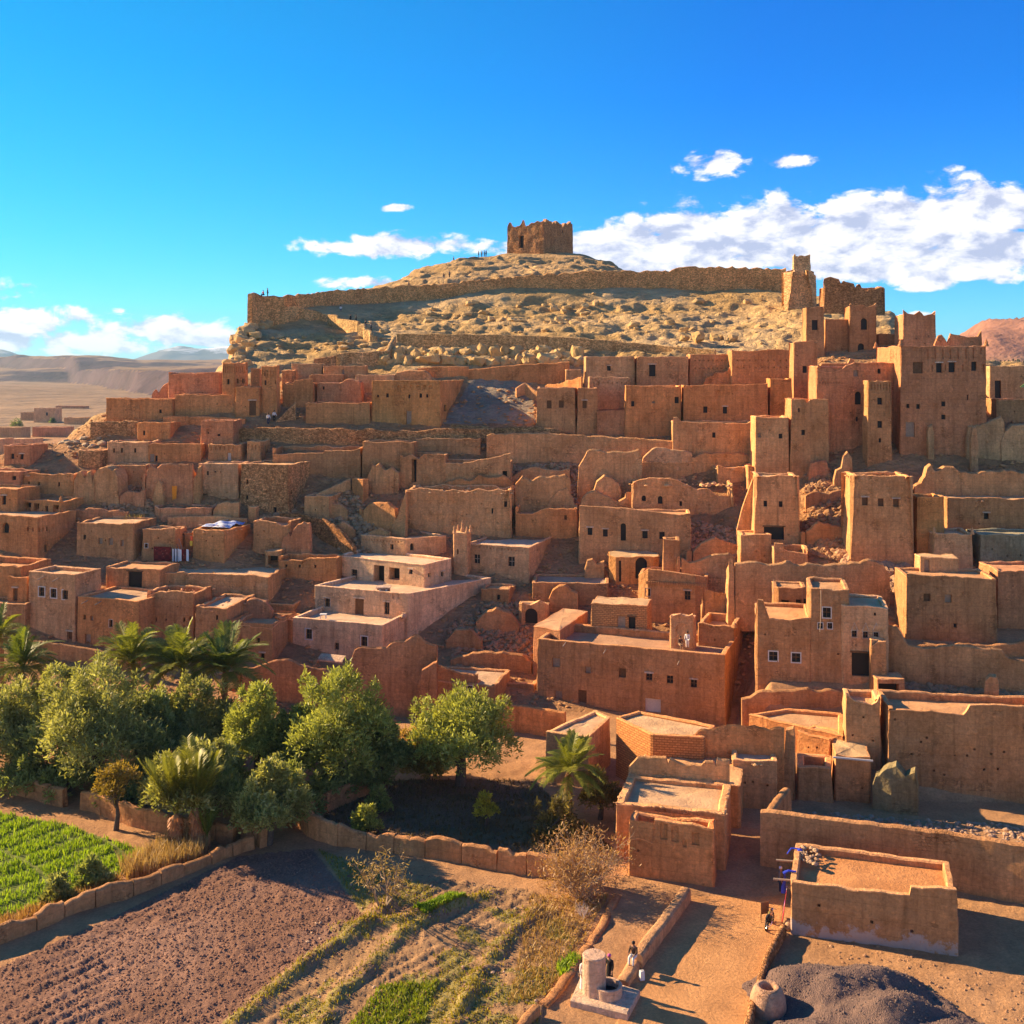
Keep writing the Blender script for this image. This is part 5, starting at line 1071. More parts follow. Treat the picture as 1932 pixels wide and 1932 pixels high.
RUIN('orange_ruin', 'broad orange ruin with a curved broken edge below the glowing pillar', [(684, 962), (695, 950), (715, 946), (732, 949), (742, 960), (746, 985)], 1003, uA=715, yaw=36, th=1, c='o', ero=.15)
H('lower_lane_house', 'low house on a sloping lane right of the big stone block house', 571, 622, 662, 936, 988, 't', 14, par=.2)
a = H('stone_block_house', 'big square stone block house with tiny windows', 450, 545, 591, 877, 978, 't', 16, stone=True, par=.3, ero=.07, F_=[(465, 909, 4, 8), (465, 939, 4, 8), (518, 962, 6, 10), (503, 929, 4, 8, 'niche'), (521, 929, 4, 8, 'niche')], R_=[(553, 929, 3, 8), (560, 962, 8, 20, 'big')])
H('grey_front_house', 'house with two tiny windows and a collapsed corner left of the stone block', 372, 451, None, 875, 945, 'p', 6, d=5, par=.2, F_=[(391, 893, 4, 8), (405, 893, 4, 8), (386, 935, 10, 7)])
RUIN('ruin_screen', 'red ruin screen with an orange glow at its foot', [(275, 890), (282, 876), (294, 884), (303, 875), (318, 874), (362, 874)], 950, uA=320, yaw=5, th=.8, c='r', ero=.12)
RUIN('ruin_finger', 'single finger of ruined wall before the red screen', [(288, 935), (293, 912), (299, 904), (304, 912), (308, 938)], 955, uA=300, yaw=5, th=1, c='t')
RUIN('ruin_step', 'stepped broken wall end against the house with two tiny windows', [(359, 930), (362, 905), (370, 895), (372, 880), (378, 878)], 950, uA=366, yaw=5, th=1, c='t')
H('low_lane_wall_house', 'low rounded enclosure wall along the left lane', 285, 397, None, 957, 990, 'r', 5, d=4, par=.6, ch=1.0, prof=[(285, 972), (292, 960), (310, 957), (397, 958)])
RUIN('lane_ruin', 'bumpy low ruin wall below the stone block house', [(402, 962), (410, 950), (430, 947), (450, 945)], 985, uA=430, yaw=4, th=.8, c='t', ero=.15)
WALL('lane_wall', 'long thin wall above the blue sheeted roof', [(316, 976, 996), (400, 972, 994), (466, 978, 998)], .5, 't')
H('lane_pier', 'stubby pier ending the thin lane wall', 465, 484, None, 957, 992, 't', 8, d=1.5, par=0)
WALL('curved_path_wall', 'curving rubble path wall glowing orange', [(527, 967, 986), (575, 971, 1002), (610, 980, 1022), (640, 1001, 1042), (664, 1031, 1056)], .9, 'o', stone=True, ero=.12, sink=3)
RUIN('saw_ruin', 'sawtooth red ruin beside the curving path wall', [(530, 1030), (533, 1012), (543, 1005), (547, 1014), (552, 1002), (560, 990), (570, 983), (582, 986), (584, 1010)], 1062, uA=560, yaw=14, th=.9, c='r', ero=.15)
a = H('carpet_house', 'mud house with a rough stick roof above the hanging carpets', 265, 332, None, 1000, 1062, 'k', 6, d=4, par=.1, prof=[(265, 1000), (300, 998), (332, 995)], F_=[(275, 1030, 6, 8, 'wf')])
CARPET_Y = Yg(332, 1062)
H('ladder_recess', 'shaded recess room behind the wooden ladder', 330, 364, None, 1005, 1060, 'd', 4, d=3, Y=CARPET_Y+2.2, par=.1, F_=[(343, 1018, 8, 24, 'big')])
a = H('tarp_house', 'rough cube house under a blue white tarpaulin', 360, 424, 476, 1001, 1066, 'o', 16, par=.1, ero=.12, jit=.08); roofrocks(a, 50, .1, .3); TARP = a
H('dip_wall_house', 'dark roofless house with a dipping wall right of the tarpaulin roof', 474, 550, None, 984, 1055, 'k', 8, d=5, par=.8, prof=[(474, 990), (490, 980), (520, 985), (536, 994), (550, 986)], ero=.12)
H('orange_vent_house', 'bright orange wall with three tiny vents left of the white terraced house', 522, 636, None, 1053, 1104, 'o', 12, d=3, par=.5, prof=[(522, 1057), (568, 1057), (580, 1052), (636, 1051)], F_=[(539, 1068, 4, 5), (564, 1069, 4, 6), (594, 1069, 4, 6)])
a = H('line_window_house', 'square house with pale smears and three faint windows', 141, 252, 300, 988, 1060, 'k', 10, par=.1, F_=[(158, 1014, 5, 9), (188, 1021, 8, 11, 'pale'), (208, 1022, 8, 13, 'pale'), (229, 1025, 6, 12, 'pale')], roofc=(.64, .46, .32)); roofrocks(a, 30, .08, .25)
H('oven_hut', 'small domed oven hut with a black mouth', 496, 531, None, 1040, 1076, 't', 8, d=2.2, par=0, ch=.8, F_=[(514, 1060, 19, 22, 'bay')])
a = H('fluted_ruin_house', 'broad ruined house with a fluted eroded crown', 760, 968, None, 926, 1020, 't', 7, d=7, par=.9, ero=.22, jit=.13, batter=.06, F_=[(953, 952, 6, 11), (928, 965, 3, 10)], holes=14); roofrocks(a, 60, .1, .4)
RUIN('ruin_ramp', 'long sloping ruin flank left of the fluted crown', [(738, 990), (748, 978), (756, 950), (764, 928)], 1022, uA=750, yaw=20, th=1, c='t')
H('lit_corner_ruin', 'ruined house with a lit corner pier above the fluted crown', 797, 966, None, 870, 935, 't', 5, d=4, par=.5, prof=[(797, 874), (804, 870), (826, 872), (870, 874), (905, 868), (945, 860), (966, 853)], F_=[(952, 897, 9, 16, 'big')], ero=.15, jit=.1)
RUIN('lit_scallop_wall', 'sunlit scalloped wall before the lit corner pier', [(828, 915), (850, 906), (872, 902), (888, 908), (902, 896), (925, 899), (948, 897), (968, 908)], 940, uA=900, yaw=6, th=.9, c='o', ero=.15)
RUIN('hollow_ruin', 'hollow ruined wall shaded inside right of the fluted crown', [(972, 912), (985, 898), (1000, 906), (1020, 900), (1045, 896), (1066, 893), (1076, 902)], 982, uA=1030, yaw=5, th=.9, c='t', ero=.2)
RUIN('stump_ruin', 'rounded double stump inside the hollow ruin', [(1033, 952), (1040, 940), (1052, 926), (1070, 921), (1080, 935), (1086, 955)], 985, uA=1055, yaw=5, th=1.4, c='t', ero=.2)
H('lit_wall_house', 'low orange house with one faint window under the hollow ruin', 970, 1091, None, 958, 1018, 'o', 4, d=5, par=.4, prof=[(970, 969), (1008, 967), (1020, 962), (1030, 958), (1091, 961)], F_=[(1067, 977, 5, 9, 'shut')])
RUIN('high_ruin', 'tall ruined house shell with a broken left flank', [(1089, 925), (1092, 880), (1100, 866), (1108, 852), (1120, 848), (1150, 852), (1180, 853), (1205, 850), (1212, 864)], 942, uA=1150, yaw=4, th=1.0, c='t', ero=.2, jit=.14)
RUIN('pale_ruin', 'pale flaking ruin fragment right of the broken flank shell', [(1205, 895), (1214, 862), (1226, 848), (1240, 842), (1262, 846), (1290, 848), (1306, 852), (1308, 885)], 912, uA=1250, yaw=3, th=1, c='p', ero=.2, jit=.12)
RUIN('thin_ruin', 'thin spike of ruin before the pale flaking fragment', [(1182, 905), (1188, 884), (1196, 874), (1203, 884), (1206, 908)], 930, uA=1195, yaw=3, th=1, c='t')
a = H('arch_pair_house', 'eroded house with two small arched windows and rubble roof', 1188, 1390, None, 912, 1042, 't', 4, d=7, Y=Yg(1300, 985), par=.15, prof=[(1188, 915), (1200, 907), (1225, 903), (1280, 906), (1298, 915), (1310, 920), (1340, 924), (1356, 938), (1361, 968), (1384, 976), (1390, 1000)], F_=[(1215, 943, 8, 15, 'arch'), (1246, 944, 9, 15, 'arch'), (1285, 951, 5, 9)], ero=.2, jit=.12, batter=.04); roofrocks(a, 90, .15, .55)
RUIN('dome_ruin', 'domed lump of ruin left of the two arched windows', [(1119, 928), (1126, 908), (1140, 899), (1156, 901), (1168, 914), (1172, 928)], 965, uA=1145, yaw=3, th=2, c='t', ero=.15)
RUIN('hump_ruin', 'humped wall end over the arched doorway house', [(1093, 965), (1098, 940), (1108, 928), (1122, 925), (1140, 934), (1165, 945), (1195, 928)], 990, uA=1140, yaw=4, th=1.5, c='t', ero=.15)
a = H('arched_door_house', 'wide flat house with an arched doorway between pairs of black windows', 1090, 1306, None, 969, 1046, 't', 6, d=4.5, par=.25, prof=[(1090, 953), (1180, 959), (1281, 971), (1306, 968)], F_=[(1113, 1003, 9, 14, 'lint'), (1142, 1006, 9, 14, 'lint'), (1176, 1004, 10, 33, 'arch'), (1217, 1009, 10, 14), (1249, 1011, 10, 14)], ero=.07)
a = H('garage_tower', 'tapering house with two windows over a wide black opening', 1420, 1513, 1521, 898, 1028, 't', 5, par=.3, batter=.05, F_=[(1445, 951, 7, 11), (1474, 952, 7, 11), (1461, 1007, 38, 24, 'gate')], roofc=(.62, .44, .28))
RUIN('tapered_flank', 'leaning flank wall beside the tapering house', [(1390, 1000), (1400, 960), (1412, 925), (1420, 905)], 1030, uA=1410, yaw=10, th=1.5, c='t')
H('cube_store', 'plain cube store in front of the wide black opening', 1395, 1458, None, 1009, 1070, 't', 5, d=4, par=.1)
H('step_store', 'low stepped annex right of the plain cube store', 1458, 1527, None, 1034, 1072, 't', 5, d=3, par=.1, prof=[(1458, 1024), (1478, 1025), (1480, 1036), (1500, 1042), (1527, 1044)])
a = H('three_shutter_house', 'sloping sided house with three brown shutters in a row', 1602, 1729, None, 898, 1070, 't', 5, d=6, par=.5, batter=.05, ero=.15, F_=[(1634, 947, 11, 15, 'shut'), (1664, 949, 11, 15, 'shut'), (1693, 950, 11, 15, 'shut')]); roofrocks(a, 30, .1, .3)
H('yellow_side_house', 'yellowish lower house joined right of the three shutters', 1728, 1786, None, 938, 1055, 'y', 4, d=4, par=.4, ero=.1)
RUIN('crest_ruin', 'long crumbling crest of ruin with one tall knob', [(1726, 915), (1738, 908), (1746, 892), (1751, 876), (1758, 872), (1764, 884), (1790, 882), (1840, 890), (1870, 886), (1935, 890), (1995, 890)], 940, uA=1800, yaw=3, th=1.5, c='t', ero=.25, jit=.2)
a = H('straw_roof_house', 'wide house with a straw and earth roof at right edge', 1785, 1995, None, 941, 1015, 'd', 4, d=8, par=.1, ero=.12, F_=[(1862, 974, 9, 11), (1776, 960, 8, 30)], roofc=(.58, .42, .27)); roofrocks(a, 70, .15, .5)
a = H('pinnacle_house', 'small greenish house with little pinnacles on its left corner', 1760, 1839, 1846, 1007, 1082, 'g', 5, par=.2); finials(a, corners(a)[:2], .25, .8)
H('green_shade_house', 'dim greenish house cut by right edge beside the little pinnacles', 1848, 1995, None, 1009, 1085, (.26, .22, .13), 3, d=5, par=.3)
RUIN('mid_stub_wall', 'reddish stub with an orange straw heap below the notched tower', [(1526, 895), (1530, 872), (1545, 868), (1560, 870), (1566, 890)], 905, uA=1545, yaw=4, th=1.2, c='r')
RUIN('twin_knob', 'twin rounded knobs of ruin below the notched tower', [(1574, 905), (1578, 888), (1588, 882), (1592, 860), (1600, 852), (1608, 862), (1610, 905)], 915, uA=1592, yaw=4, th=1.2, c='t')

# ---------------------------------------------------------------- smaller walls and sheds between the houses
RUIN('yard_ruin', 'melting wall stub with deep gullies above the rubble yard', [(1035, 1128), (1042, 1112), (1055, 1106), (1072, 1110), (1090, 1118)], 1158, uA=1060, yaw=6, th=1.4, c='o', ero=.3)
RUIN('stub_pair', 'low stub pair left of the yellowish round hut', [(1103, 1075), (1108, 1058), (1118, 1055), (1126, 1066), (1140, 1060)], 1098, uA=1120, yaw=4, th=1, c='t')
WALL('diagonal_wall', 'thin wall climbing diagonally left of the glowing pillar', [(596, 932, 950), (640, 912, 935), (662, 902, 928)], .6, 't')
RUIN('terrace_stub', 'crumbled low wall with straw on it under the stepped tower house', [(1306, 862), (1330, 855), (1370, 853), (1400, 856), (1430, 862)], 884, uA=1370, yaw=3, th=1.2, c='t')
a = H('rubble_flat', 'low rubble covered roof above the two arched windows', 1352, 1412, None, 880, 905, 't', 3, d=5, par=.1, ero=.2); roofrocks(a, 40, .15, .5)
H('rim_pen', 'low pen with a pale rim left of the reddish stub', 1410, 1482, None, 880, 905, 't', 3, d=3.5, par=.5, ero=.15)
H('reddish_cube', 'reddish cube ruin with a notched top beside the pale rimmed pen', 1524, 1572, None, 868, 912, 'r', 4, d=3, par=.5, ero=.2) if 0 else None
RUIN('gully_wall', 'low dark wall across the rubble gully beside the tapering house', [(1522, 1000), (1545, 985), (1570, 990), (1604, 998)], 1022, uA=1560, yaw=3, th=.8, c='d')
RUIN('gully_wall', 'upper broken wall in the rubble gully under the twin knobs', [(1520, 935), (1540, 925), (1565, 930), (1600, 922)], 950, uA=1560, yaw=3, th=.8, c='d')
RUIN('lane_stub', 'leaning stub of wall in the lane below the fluted crown', [(690, 1010), (700, 1000), (715, 998), (735, 1004)], 1030, uA=710, yaw=10, th=.8, c='t')
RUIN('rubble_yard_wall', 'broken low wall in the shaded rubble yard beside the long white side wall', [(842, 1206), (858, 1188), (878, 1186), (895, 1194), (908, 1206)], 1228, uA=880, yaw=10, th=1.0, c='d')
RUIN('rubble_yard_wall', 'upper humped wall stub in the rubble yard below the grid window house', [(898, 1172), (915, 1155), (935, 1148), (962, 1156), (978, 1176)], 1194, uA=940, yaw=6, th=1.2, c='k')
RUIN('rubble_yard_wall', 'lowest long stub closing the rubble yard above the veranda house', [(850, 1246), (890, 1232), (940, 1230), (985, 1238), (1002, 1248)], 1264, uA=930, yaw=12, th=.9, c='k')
H('rubble_yard_shed', 'small flat shed against the foot of the grid window house', 905, 962, None, 1112, 1142, 'k', 14, d=3.5, par=.2, F_=[(940, 1128, 6, 11)], ero=.15)
RUIN('slope_wall', 'low wall stub on the slope between the saw ruin and the fluted crown', [(600, 1002), (625, 990), (650, 986), (668, 996)], 1016, uA=640, yaw=10, th=.8, c='t')
RUIN('slope_wall', 'crumbled wall stub above the curving path wall', [(590, 958), (610, 946), (640, 950), (655, 962)], 978, uA=620, yaw=8, th=.8, c='t')
RUIN('lane_wall', 'worn lane wall left of the faint window house', [(140, 962), (165, 958), (200, 962), (240, 966)], 985, uA=200, yaw=6, th=.7, c='r')
RUIN('shelf_ruin', 'ragged shelf of wall under the great terrace wall', [(965, 900), (985, 885), (1010, 880), (1040, 888), (1075, 884)], 912, uA=1020, yaw=3, th=.9, c='t')
H('shelf_house', 'half buried house front under the great terrace wall', 1182, 1310, None, 872, 900, 't', 3, d=4, par=.3, F_=[(1205, 886, 5, 9), (1280, 884, 5, 8)], ero=.2)
H('slope_shed', 'small shed with a dark door on the lane left of the stone block house', 196, 232, None, 925, 958, 't', 8, d=3, par=.1, F_=[(216, 945, 7, 14)], ero=.15) if 0 else None
RUIN('hollow_wall', 'low hollow wall on the rubble lane between ruined tower and red screen', [(225, 935), (240, 925), (258, 928), (272, 922)], 955, uA=250, yaw=5, th=.8, c='r')
H('corner_room', 'corner room with one small window between the blue sheeted roof and the curving path wall', 478, 528, None, 985, 1030, 't', 10, d=4, par=.3, F_=[(505, 1005, 6, 8)], ero=.12) if 0 else None
RUIN('eroded_wall', 'eroded wall rim right of the arched doorway house', [(1308, 1040), (1325, 1022), (1350, 1015), (1372, 1022), (1392, 1030)], 1060, uA=1350, yaw=4, th=1, c='t')
H('lower_shed', 'little lit shed roof below the arched doorway house', 1100, 1145, None, 1060, 1092, 't', 4, d=3, par=.1, F_=[(1128, 1078, 6, 10)], ero=.15) if 0 else None
H('flat_store', 'flat store with two slots between the low lane store and the brick room', 1030, 1110, None, 1118, 1150, 't', 8, d=4, par=.2, F_=[(1050, 1134, 4, 8), (1088, 1137, 4, 8)], ero=.15) if 0 else None
WALL('bank_wall', 'low bank wall at the foot of the dim grey house on the right', [(1700, 1215, 1232), (1760, 1218, 1236), (1830, 1216, 1238), (1900, 1214, 1240), (1990, 1214, 1240)], .7, 'd', ero=.2)
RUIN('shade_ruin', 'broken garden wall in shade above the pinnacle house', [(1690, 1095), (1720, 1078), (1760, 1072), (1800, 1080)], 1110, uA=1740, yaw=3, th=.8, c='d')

# ================================================================ KASBAH AND FORT
a = H('shade_tower', 'shaded square tower with one window left of the kasbah court', 1495, 1546, None, 646, 790, 'k', 3, d=4, Y=161, par=.2, F_=[(1519, 697, 8, 13)], prof=[(1495, 652), (1500, 645), (1546, 641)])
H('slender_keep', 'slender horned keep with a tall black window high under the ridge', 1519, 1558, None, 580, 690, 'd', 3, d=3.5, Y=177, par=.4, F_=[(1538, 613, 11, 19)], prof=[(1519, 574), (1525, 580), (1552, 578), (1558, 571)])
a = H('arched_keep', 'central keep with two tall arched windows one above the other', 1601, 1657, None, 578, 700, 'd', 3, d=4, Y=177.5, par=.4, F_=[(1631, 611, 12, 22, 'arch'), (1625, 660, 12, 25, 'arch')], prof=[(1601, 578), (1606, 572), (1612, 577), (1630, 574), (1636, 578), (1650, 575), (1657, 571)])
H('keep_link', 'plain lower link wall between slender and central keeps', 1556, 1603, None, 602, 700, 'k', 2, d=4, Y=179, par=.2)
H('keep_flank', 'dark flank wall with a whitewashed patch beside the central keep', 1656, 1704, None, 630, 700, 'd', 2, d=4, Y=179, par=.2)
H('curved_crown_tower', 'plain red tower with curved horned crown against the sky', 1702, 1769, None, 593, 700, 'r', 3, d=5, Y=172, par=.4, prof=[(1702, 583), (1707, 586), (1714, 592), (1726, 594), (1736, 587), (1744, 594), (1760, 592), (1766, 586), (1769, 582)])
H('small_lit_wall', 'low pale wall between the shaded tower and the central keep', 1548, 1615, None, 688, 720, 't', 2, d=3, Y=166, par=.3, prof=[(1548, 686), (1600, 685), (1604, 676), (1615, 678)])
a = H('great_kasbah', 'great red kasbah block with four big windows and ribbed crown', 1697, 1865, None, 652, 864, 'r', 3, d=12, par=.5, batter=.018, ero=.1,
  F_=[(1733, 694, 19, 21, 'shut'), (1773, 694, 11, 18), (1797, 693, 12, 19), (1839, 691, 10, 17), (1714, 766, 6, 8), (1733, 767, 7, 9), (1781, 762, 8, 9), (1781, 787, 8, 9), (1827, 750, 3, 10), (1718, 810, 17, 28, 'ydoor')]+row(1752, 668, 1852, 667, 8, 3, 20, 'niche')+[(1760, 695, 2.5, 12, 'niche'), (1785, 694, 2.5, 12, 'niche'), (1818, 694, 2.5, 14, 'niche'), (1857, 694, 2.5, 14, 'niche')])
finials(a, corners(a), .35, .9)
RUIN('roof_ruin', 'broken rooftop walls on top of the great red kasbah', [(1764, 648), (1770, 632), (1778, 630), (1784, 640), (1788, 648), (1794, 628), (1806, 630), (1826, 634), (1845, 632), (1852, 623), (1853, 648)], 655, Y=152, uA=1820, yaw=3, th=.6, c='r', sink=1)
H('scalloped_kasbah', 'lower kasbah with scalloped crown and a tall arched window', 1538, 1701, None, 690, 866, 'r', 3, d=6, Y=146, par=.3, prof=[(1538, 706), (1542, 698), (1560, 703), (1580, 701), (1590, 696), (1598, 688), (1612, 684), (1701, 683)], F_=[(1616, 704, 9, 12, 'pale'), (1660, 700, 6, 10, 'arch'), (1620, 751, 12, 25, 'arch'), (1618, 791, 4, 9), (1694, 757, 5, 8), (1694, 830, 5, 7)]+row(1548, 722, 1590, 722, 9, 2, 4, 'niche'))
H('front_turret', 'slim turret with three stacked windows in front of the kasbah', 1635, 1686, None, 719, 870, 'k', 3, d=3, Y=141.8, par=.2, F_=[(1661, 757, 9, 13), (1661, 801, 9, 13), (1661, 831, 5, 8)]+row(1646, 730, 1680, 730, 7, 2.5, 12, 'niche'))
RUIN('lone_post', 'lone tall mud post before the great red kasbah', [(1752, 815), (1754, 803), (1760, 801), (1763, 815)], 868, uA=1757, yaw=2, th=1, c='g')
RUIN('bent_ruin', 'greyish ruined wall with a raised right horn below the kasbah', [(1824, 830), (1828, 803), (1850, 798), (1878, 792), (1890, 786), (1896, 795), (1898, 835)], 868, uA=1860, yaw=3, th=1, c='g')
RUIN('split_post', 'pale split post in front of the raised horn ruin', [(1833, 830), (1836, 806), (1842, 803), (1846, 830)], 874, uA=1840, yaw=3, th=.9, c='p', Y=140)
RUIN('edge_ruin', 'slumped greyish ruin at the right edge below the kasbah', [(1890, 835), (1898, 812), (1912, 802), (1935, 800), (1995, 796)], 872, uA=1910, yaw=3, th=2, c='g')
H('right_edge_house', 'plain house behind the great red kasbah at right edge', 1866, 1995, None, 690, 775, 'g', 2, d=6, Y=157, par=.2, F_=[(1884, 735, 12, 34, 'w')])
H('right_low_house', 'low shaded house under the right edge house', 1878, 1995, None, 753, 815, 'd', 2, d=4, Y=150, par=.2)
FORT = a = H('hilltop_fort', 'ruined stone granary fort with jagged crown on the hill summit', 955, 1026, 1083, 420, 474, 'k', 28, Y=299, par=2.2, pt=.9, stone=True, ero=.5, jit=.12, batter=.03, cell=.45,
  prof=[(955, 428), (957, 420), (960, 417), (964, 428), (968, 436), (974, 426), (980, 424), (985, 416), (989, 427), (996, 422), (1002, 417), (1012, 416), (1020, 419), (1026, 417)], rprof=[(1026, 417), (1040, 416), (1050, 420), (1060, 418), (1064, 424), (1068, 419), (1074, 422), (1079, 417), (1083, 424)], F_=[(983, 456, 9, 24, 'big')], R_=[(1064, 437, 3, 6)])
FW = WALL('fort_wall', 'long stone rampart crossing the hill below the summit fort', [(536, 559, 590), (599, 550, 592), (640, 547, 588), (716, 542, 581), (779, 537, 575), (833, 535, 569), (900, 528, 562), (960, 523, 556), (1006, 518, 554), (1092, 513, 553), (1160, 510, 551), (1215, 511, 550), (1262, 510, 549), (1288, 502, 550), (1350, 503, 552), (1420, 505, 556), (1482, 506, 560)], 1.1, (.78, .40, .15), stone=True, ero=.32, jit=.2, sink=3, cell=.8)
WALL('cliff_bastion', 'stone bastion wall crowning the cliff at the left end of the hill', [(478, 556, 614), (484, 552, 613), (494, 553, 613), (500, 557, 612), (538, 560, 612)], 1.2, (.78, .40, .15), stone=True, ero=.3, jit=.15, sink=4, cell=1.2)
WALL('ramp_rampart', 'curved stone wall beside the climbing steps right of the cliff bastion', [(536, 577, 612), (570, 580, 610), (600, 587, 608), (620, 595, 610)], 1.0, (.78, .40, .15), stone=True, ero=.15, sink=3)
w = WALL('stair_wall', 'golden stepped stone wall along the stairs up to the rampart', [(617, 593, 613), (632, 594, 618), (634, 601, 620), (655, 603, 628), (673, 606, 634)], .9, (.68, .42, .18), stone=True, ero=.04, sink=3)
WALL('', '', [(674, 612, 638), (684, 614, 640), (686, 621, 642), (695, 623, 644), (697, 630, 647), (708, 634, 648)], .9, (.68, .42, .18), stone=True, root=w, sink=3, ero=.04)
WALL('path_wall', 'long golden path wall below the boulder slope', [(748, 629, 649), (830, 629, 652), (952, 631, 655), (1030, 634, 657), (1090, 637, 660), (1160, 643, 664), (1231, 650, 668), (1300, 656, 674), (1348, 660, 678)], .9, (.66, .39, .16), stone=True, ero=.12, sink=3, cell=1.2)
w = WALL('switchback_wall', 'golden switchback wall at the foot of the stairs', [(634, 667, 686), (655, 664, 688), (700, 663, 690), (735, 661, 688)], .9, (.66, .39, .17), stone=True, ero=.06, sink=3)
WALL('', '', [(735, 661, 688), (742, 648, 676), (749, 634, 664)], .9, (.68, .42, .18), stone=True, root=w, ero=.05, sink=3)
WALL('cliff_foot_wall', 'low stone wall on the ledge left of the switchback', [(592, 676, 690), (634, 670, 688)], .8, 't', stone=True)
a = H('watch_tower', 'pale tapering ruined watch tower at the right end of the rampart', 1478, 1544, None, 508, 600, (.74, .44, .20), 8, d=7, Y=224, par=.2, stone=True, batter=.15, ero=.35, jit=.2, prof=[(1478, 515), (1484, 510), (1496, 506), (1530, 507), (1544, 520)])
H('', '', 1496, 1531, None, 482, 530, (.78, .47, .22), 8, d=3, Y=226, root=a, par=.3, stone=True, batter=.03, ero=.2, sink=2, prof=[(1496, 484), (1500, 479), (1504, 487), (1508, 480), (1531, 480)])
H('ridge_fortress', 'dark roofless fortress with notched battlements behind the keeps', 1552, 1673, 1680, 540, 610, 'd', 5, Y=207, par=2, pt=.8, stone=True, ero=.15, batter=.05, prof=[(1552, 540), (1556, 524), (1568, 520), (1584, 526), (1588, 536), (1593, 530), (1612, 534), (1615, 543), (1620, 535), (1624, 534), (1628, 544), (1638, 549), (1641, 545), (1668, 541), (1673, 546)])

# ================================================================ FAR VILLAGE
for i, (uL, uC, vt, vb, c, lab, F_) in enumerate([
  (63, 104, 770, 803, 'p', 'tallest pale house of the distant village with two dark windows', [(88, 781, 4, 6), (96, 781, 4, 6)]),
  (38, 64, 778, 800, 'g', 'distant greyish house left of the tallest village house', []),
  (104, 158, 766, 786, 'r', 'long reddish distant house behind the tallest village house', [(118, 772, 3, 4)]),
  (120, 190, 788, 806, 't', 'distant sandy walled yard beside the foreground skyline house', []),
  (-60, 40, 806, 832, 'g', 'distant grey wall of houses at the far left edge', []),
  (60, 124, 806, 826, 'r', 'nearer red distant house just above the sunlit rock slope', []),
  (-50, 4, 828, 860, 'p', 'pale distant house cut by left edge', []),
  (8, 62, 828, 850, 'p', 'pale low distant house above the lone red cube', [])]):
    Y = 73150*1.045/(vb-HV); H('village_house', lab, uL, uC, None, vt, vb, c, 8, d=9, Y=Y, par=.3, F_=F_, sink=1.5, cell=3, group='distant village houses')

# ================================================================ GARDEN AND FIELD WALLS (rammed-earth blocks are pieces)
def fieldwall(name, label, pts, th=.55, c='d', L=2.2, hgt=None):
    P = []
    for u, vt, vb in pts:
        q = pxZ(u, vb, 0); P.append((q.x, q.y, 0.0, ZC-(vt-HV)/F*q.y))
    SEED[0] += 1
    return wallP(name, label, P, th, c, panels=L, sink=.5, ero=.13, jit=.09)
fieldwall('field_wall', 'low rammed earth wall between the green crop beds and the ploughed field', [(-70, 1766, 1800), (0, 1749, 1782), (54, 1734, 1764), (161, 1683, 1718), (247, 1660, 1693), (364, 1625, 1646), (459, 1582, 1606), (487, 1573, 1600)])
fieldwall('field_corner_wall', 'short raised corner wall under the dense bush at the field edge', [(437, 1549, 1578), (470, 1550, 1586), (490, 1562, 1600)], .6)
fieldwall('crop_wall', 'broken old wall closing the green crop beds below the olive grove', [(-70, 1452, 1490), (0, 1461, 1498), (37, 1465, 1503), (84, 1479, 1516), (118, 1486, 1524)], .55)
fieldwall('crop_wall', 'shaded stretch of old wall behind the two upright fan palms', [(150, 1492, 1528), (168, 1491, 1532), (247, 1522, 1560), (318, 1539, 1574), (440, 1560, 1592)], .55)
fieldwall('orchard_wall', 'segmented earth wall running from the dense bush to the dry thorn bush', [(556, 1512, 1556), (583, 1536, 1580), (640, 1556, 1596), (662, 1567, 1598), (700, 1571, 1603), (775, 1579, 1615), (900, 1596, 1636), (1027, 1617, 1657), (1060, 1622, 1664), (1130, 1632, 1680)], .55, 'k', 2.5)
fieldwall('orchard_return_wall', 'worn return wall climbing from the orchard corner into the grove', [(580, 1518, 1560), (622, 1495, 1530), (683, 1474, 1506), (730, 1462, 1490)], .55, 'k', 3)
# path beside the well
def edgewall(name, label, pts, th, c, cap=None, ero=.05, cat='wall', stone=False):
    """low wall given by its top edge pixels and height"""
    P = []
    for u, v, h in pts: q = pxZ(u, v, h); P.append((q.x, q.y, 0.0, h))
    SEED[0] += 1; return wallP(name, label, P, th, c, stone=stone, sink=.4, ero=ero, jit=.05, cat=cat)
edgewall('bench_wall', 'low straight bench wall where a person sits beside the sunlit path', [(1284, 1671, .85), (1232, 1740, .85), (1190, 1796, .85)], .75, 'p', ero=.03)
edgewall('bench_wall_end', 'lower front end of the bench wall next to the well platform', [(1189, 1800, .5), (1162, 1846, .4)], .75, 'p', ero=.03)
edgewall('path_kerb_wall', 'knee high stone kerb wall on the right side of the sunlit path', [(1472, 1740, .7), (1440, 1800, .7), (1418, 1870, .7), (1398, 1945, .7), (1380, 2020, .7)], .42, 'k', stone=True)
edgewall('channel_edge', 'crumbling stone edge of the sunken channel beside the bench wall', [(1155, 1684, .25), (1128, 1738, .25), (1090, 1790, .28), (1050, 1850, .3), (1015, 1888, .3)], .6, 'k', ero=.15)
edgewall('block_stub', 'stub of block wall at the bottom edge left of the well', [(1003, 1893, .6), (985, 1912, .6), (960, 1950, .6)], .55, 'k')

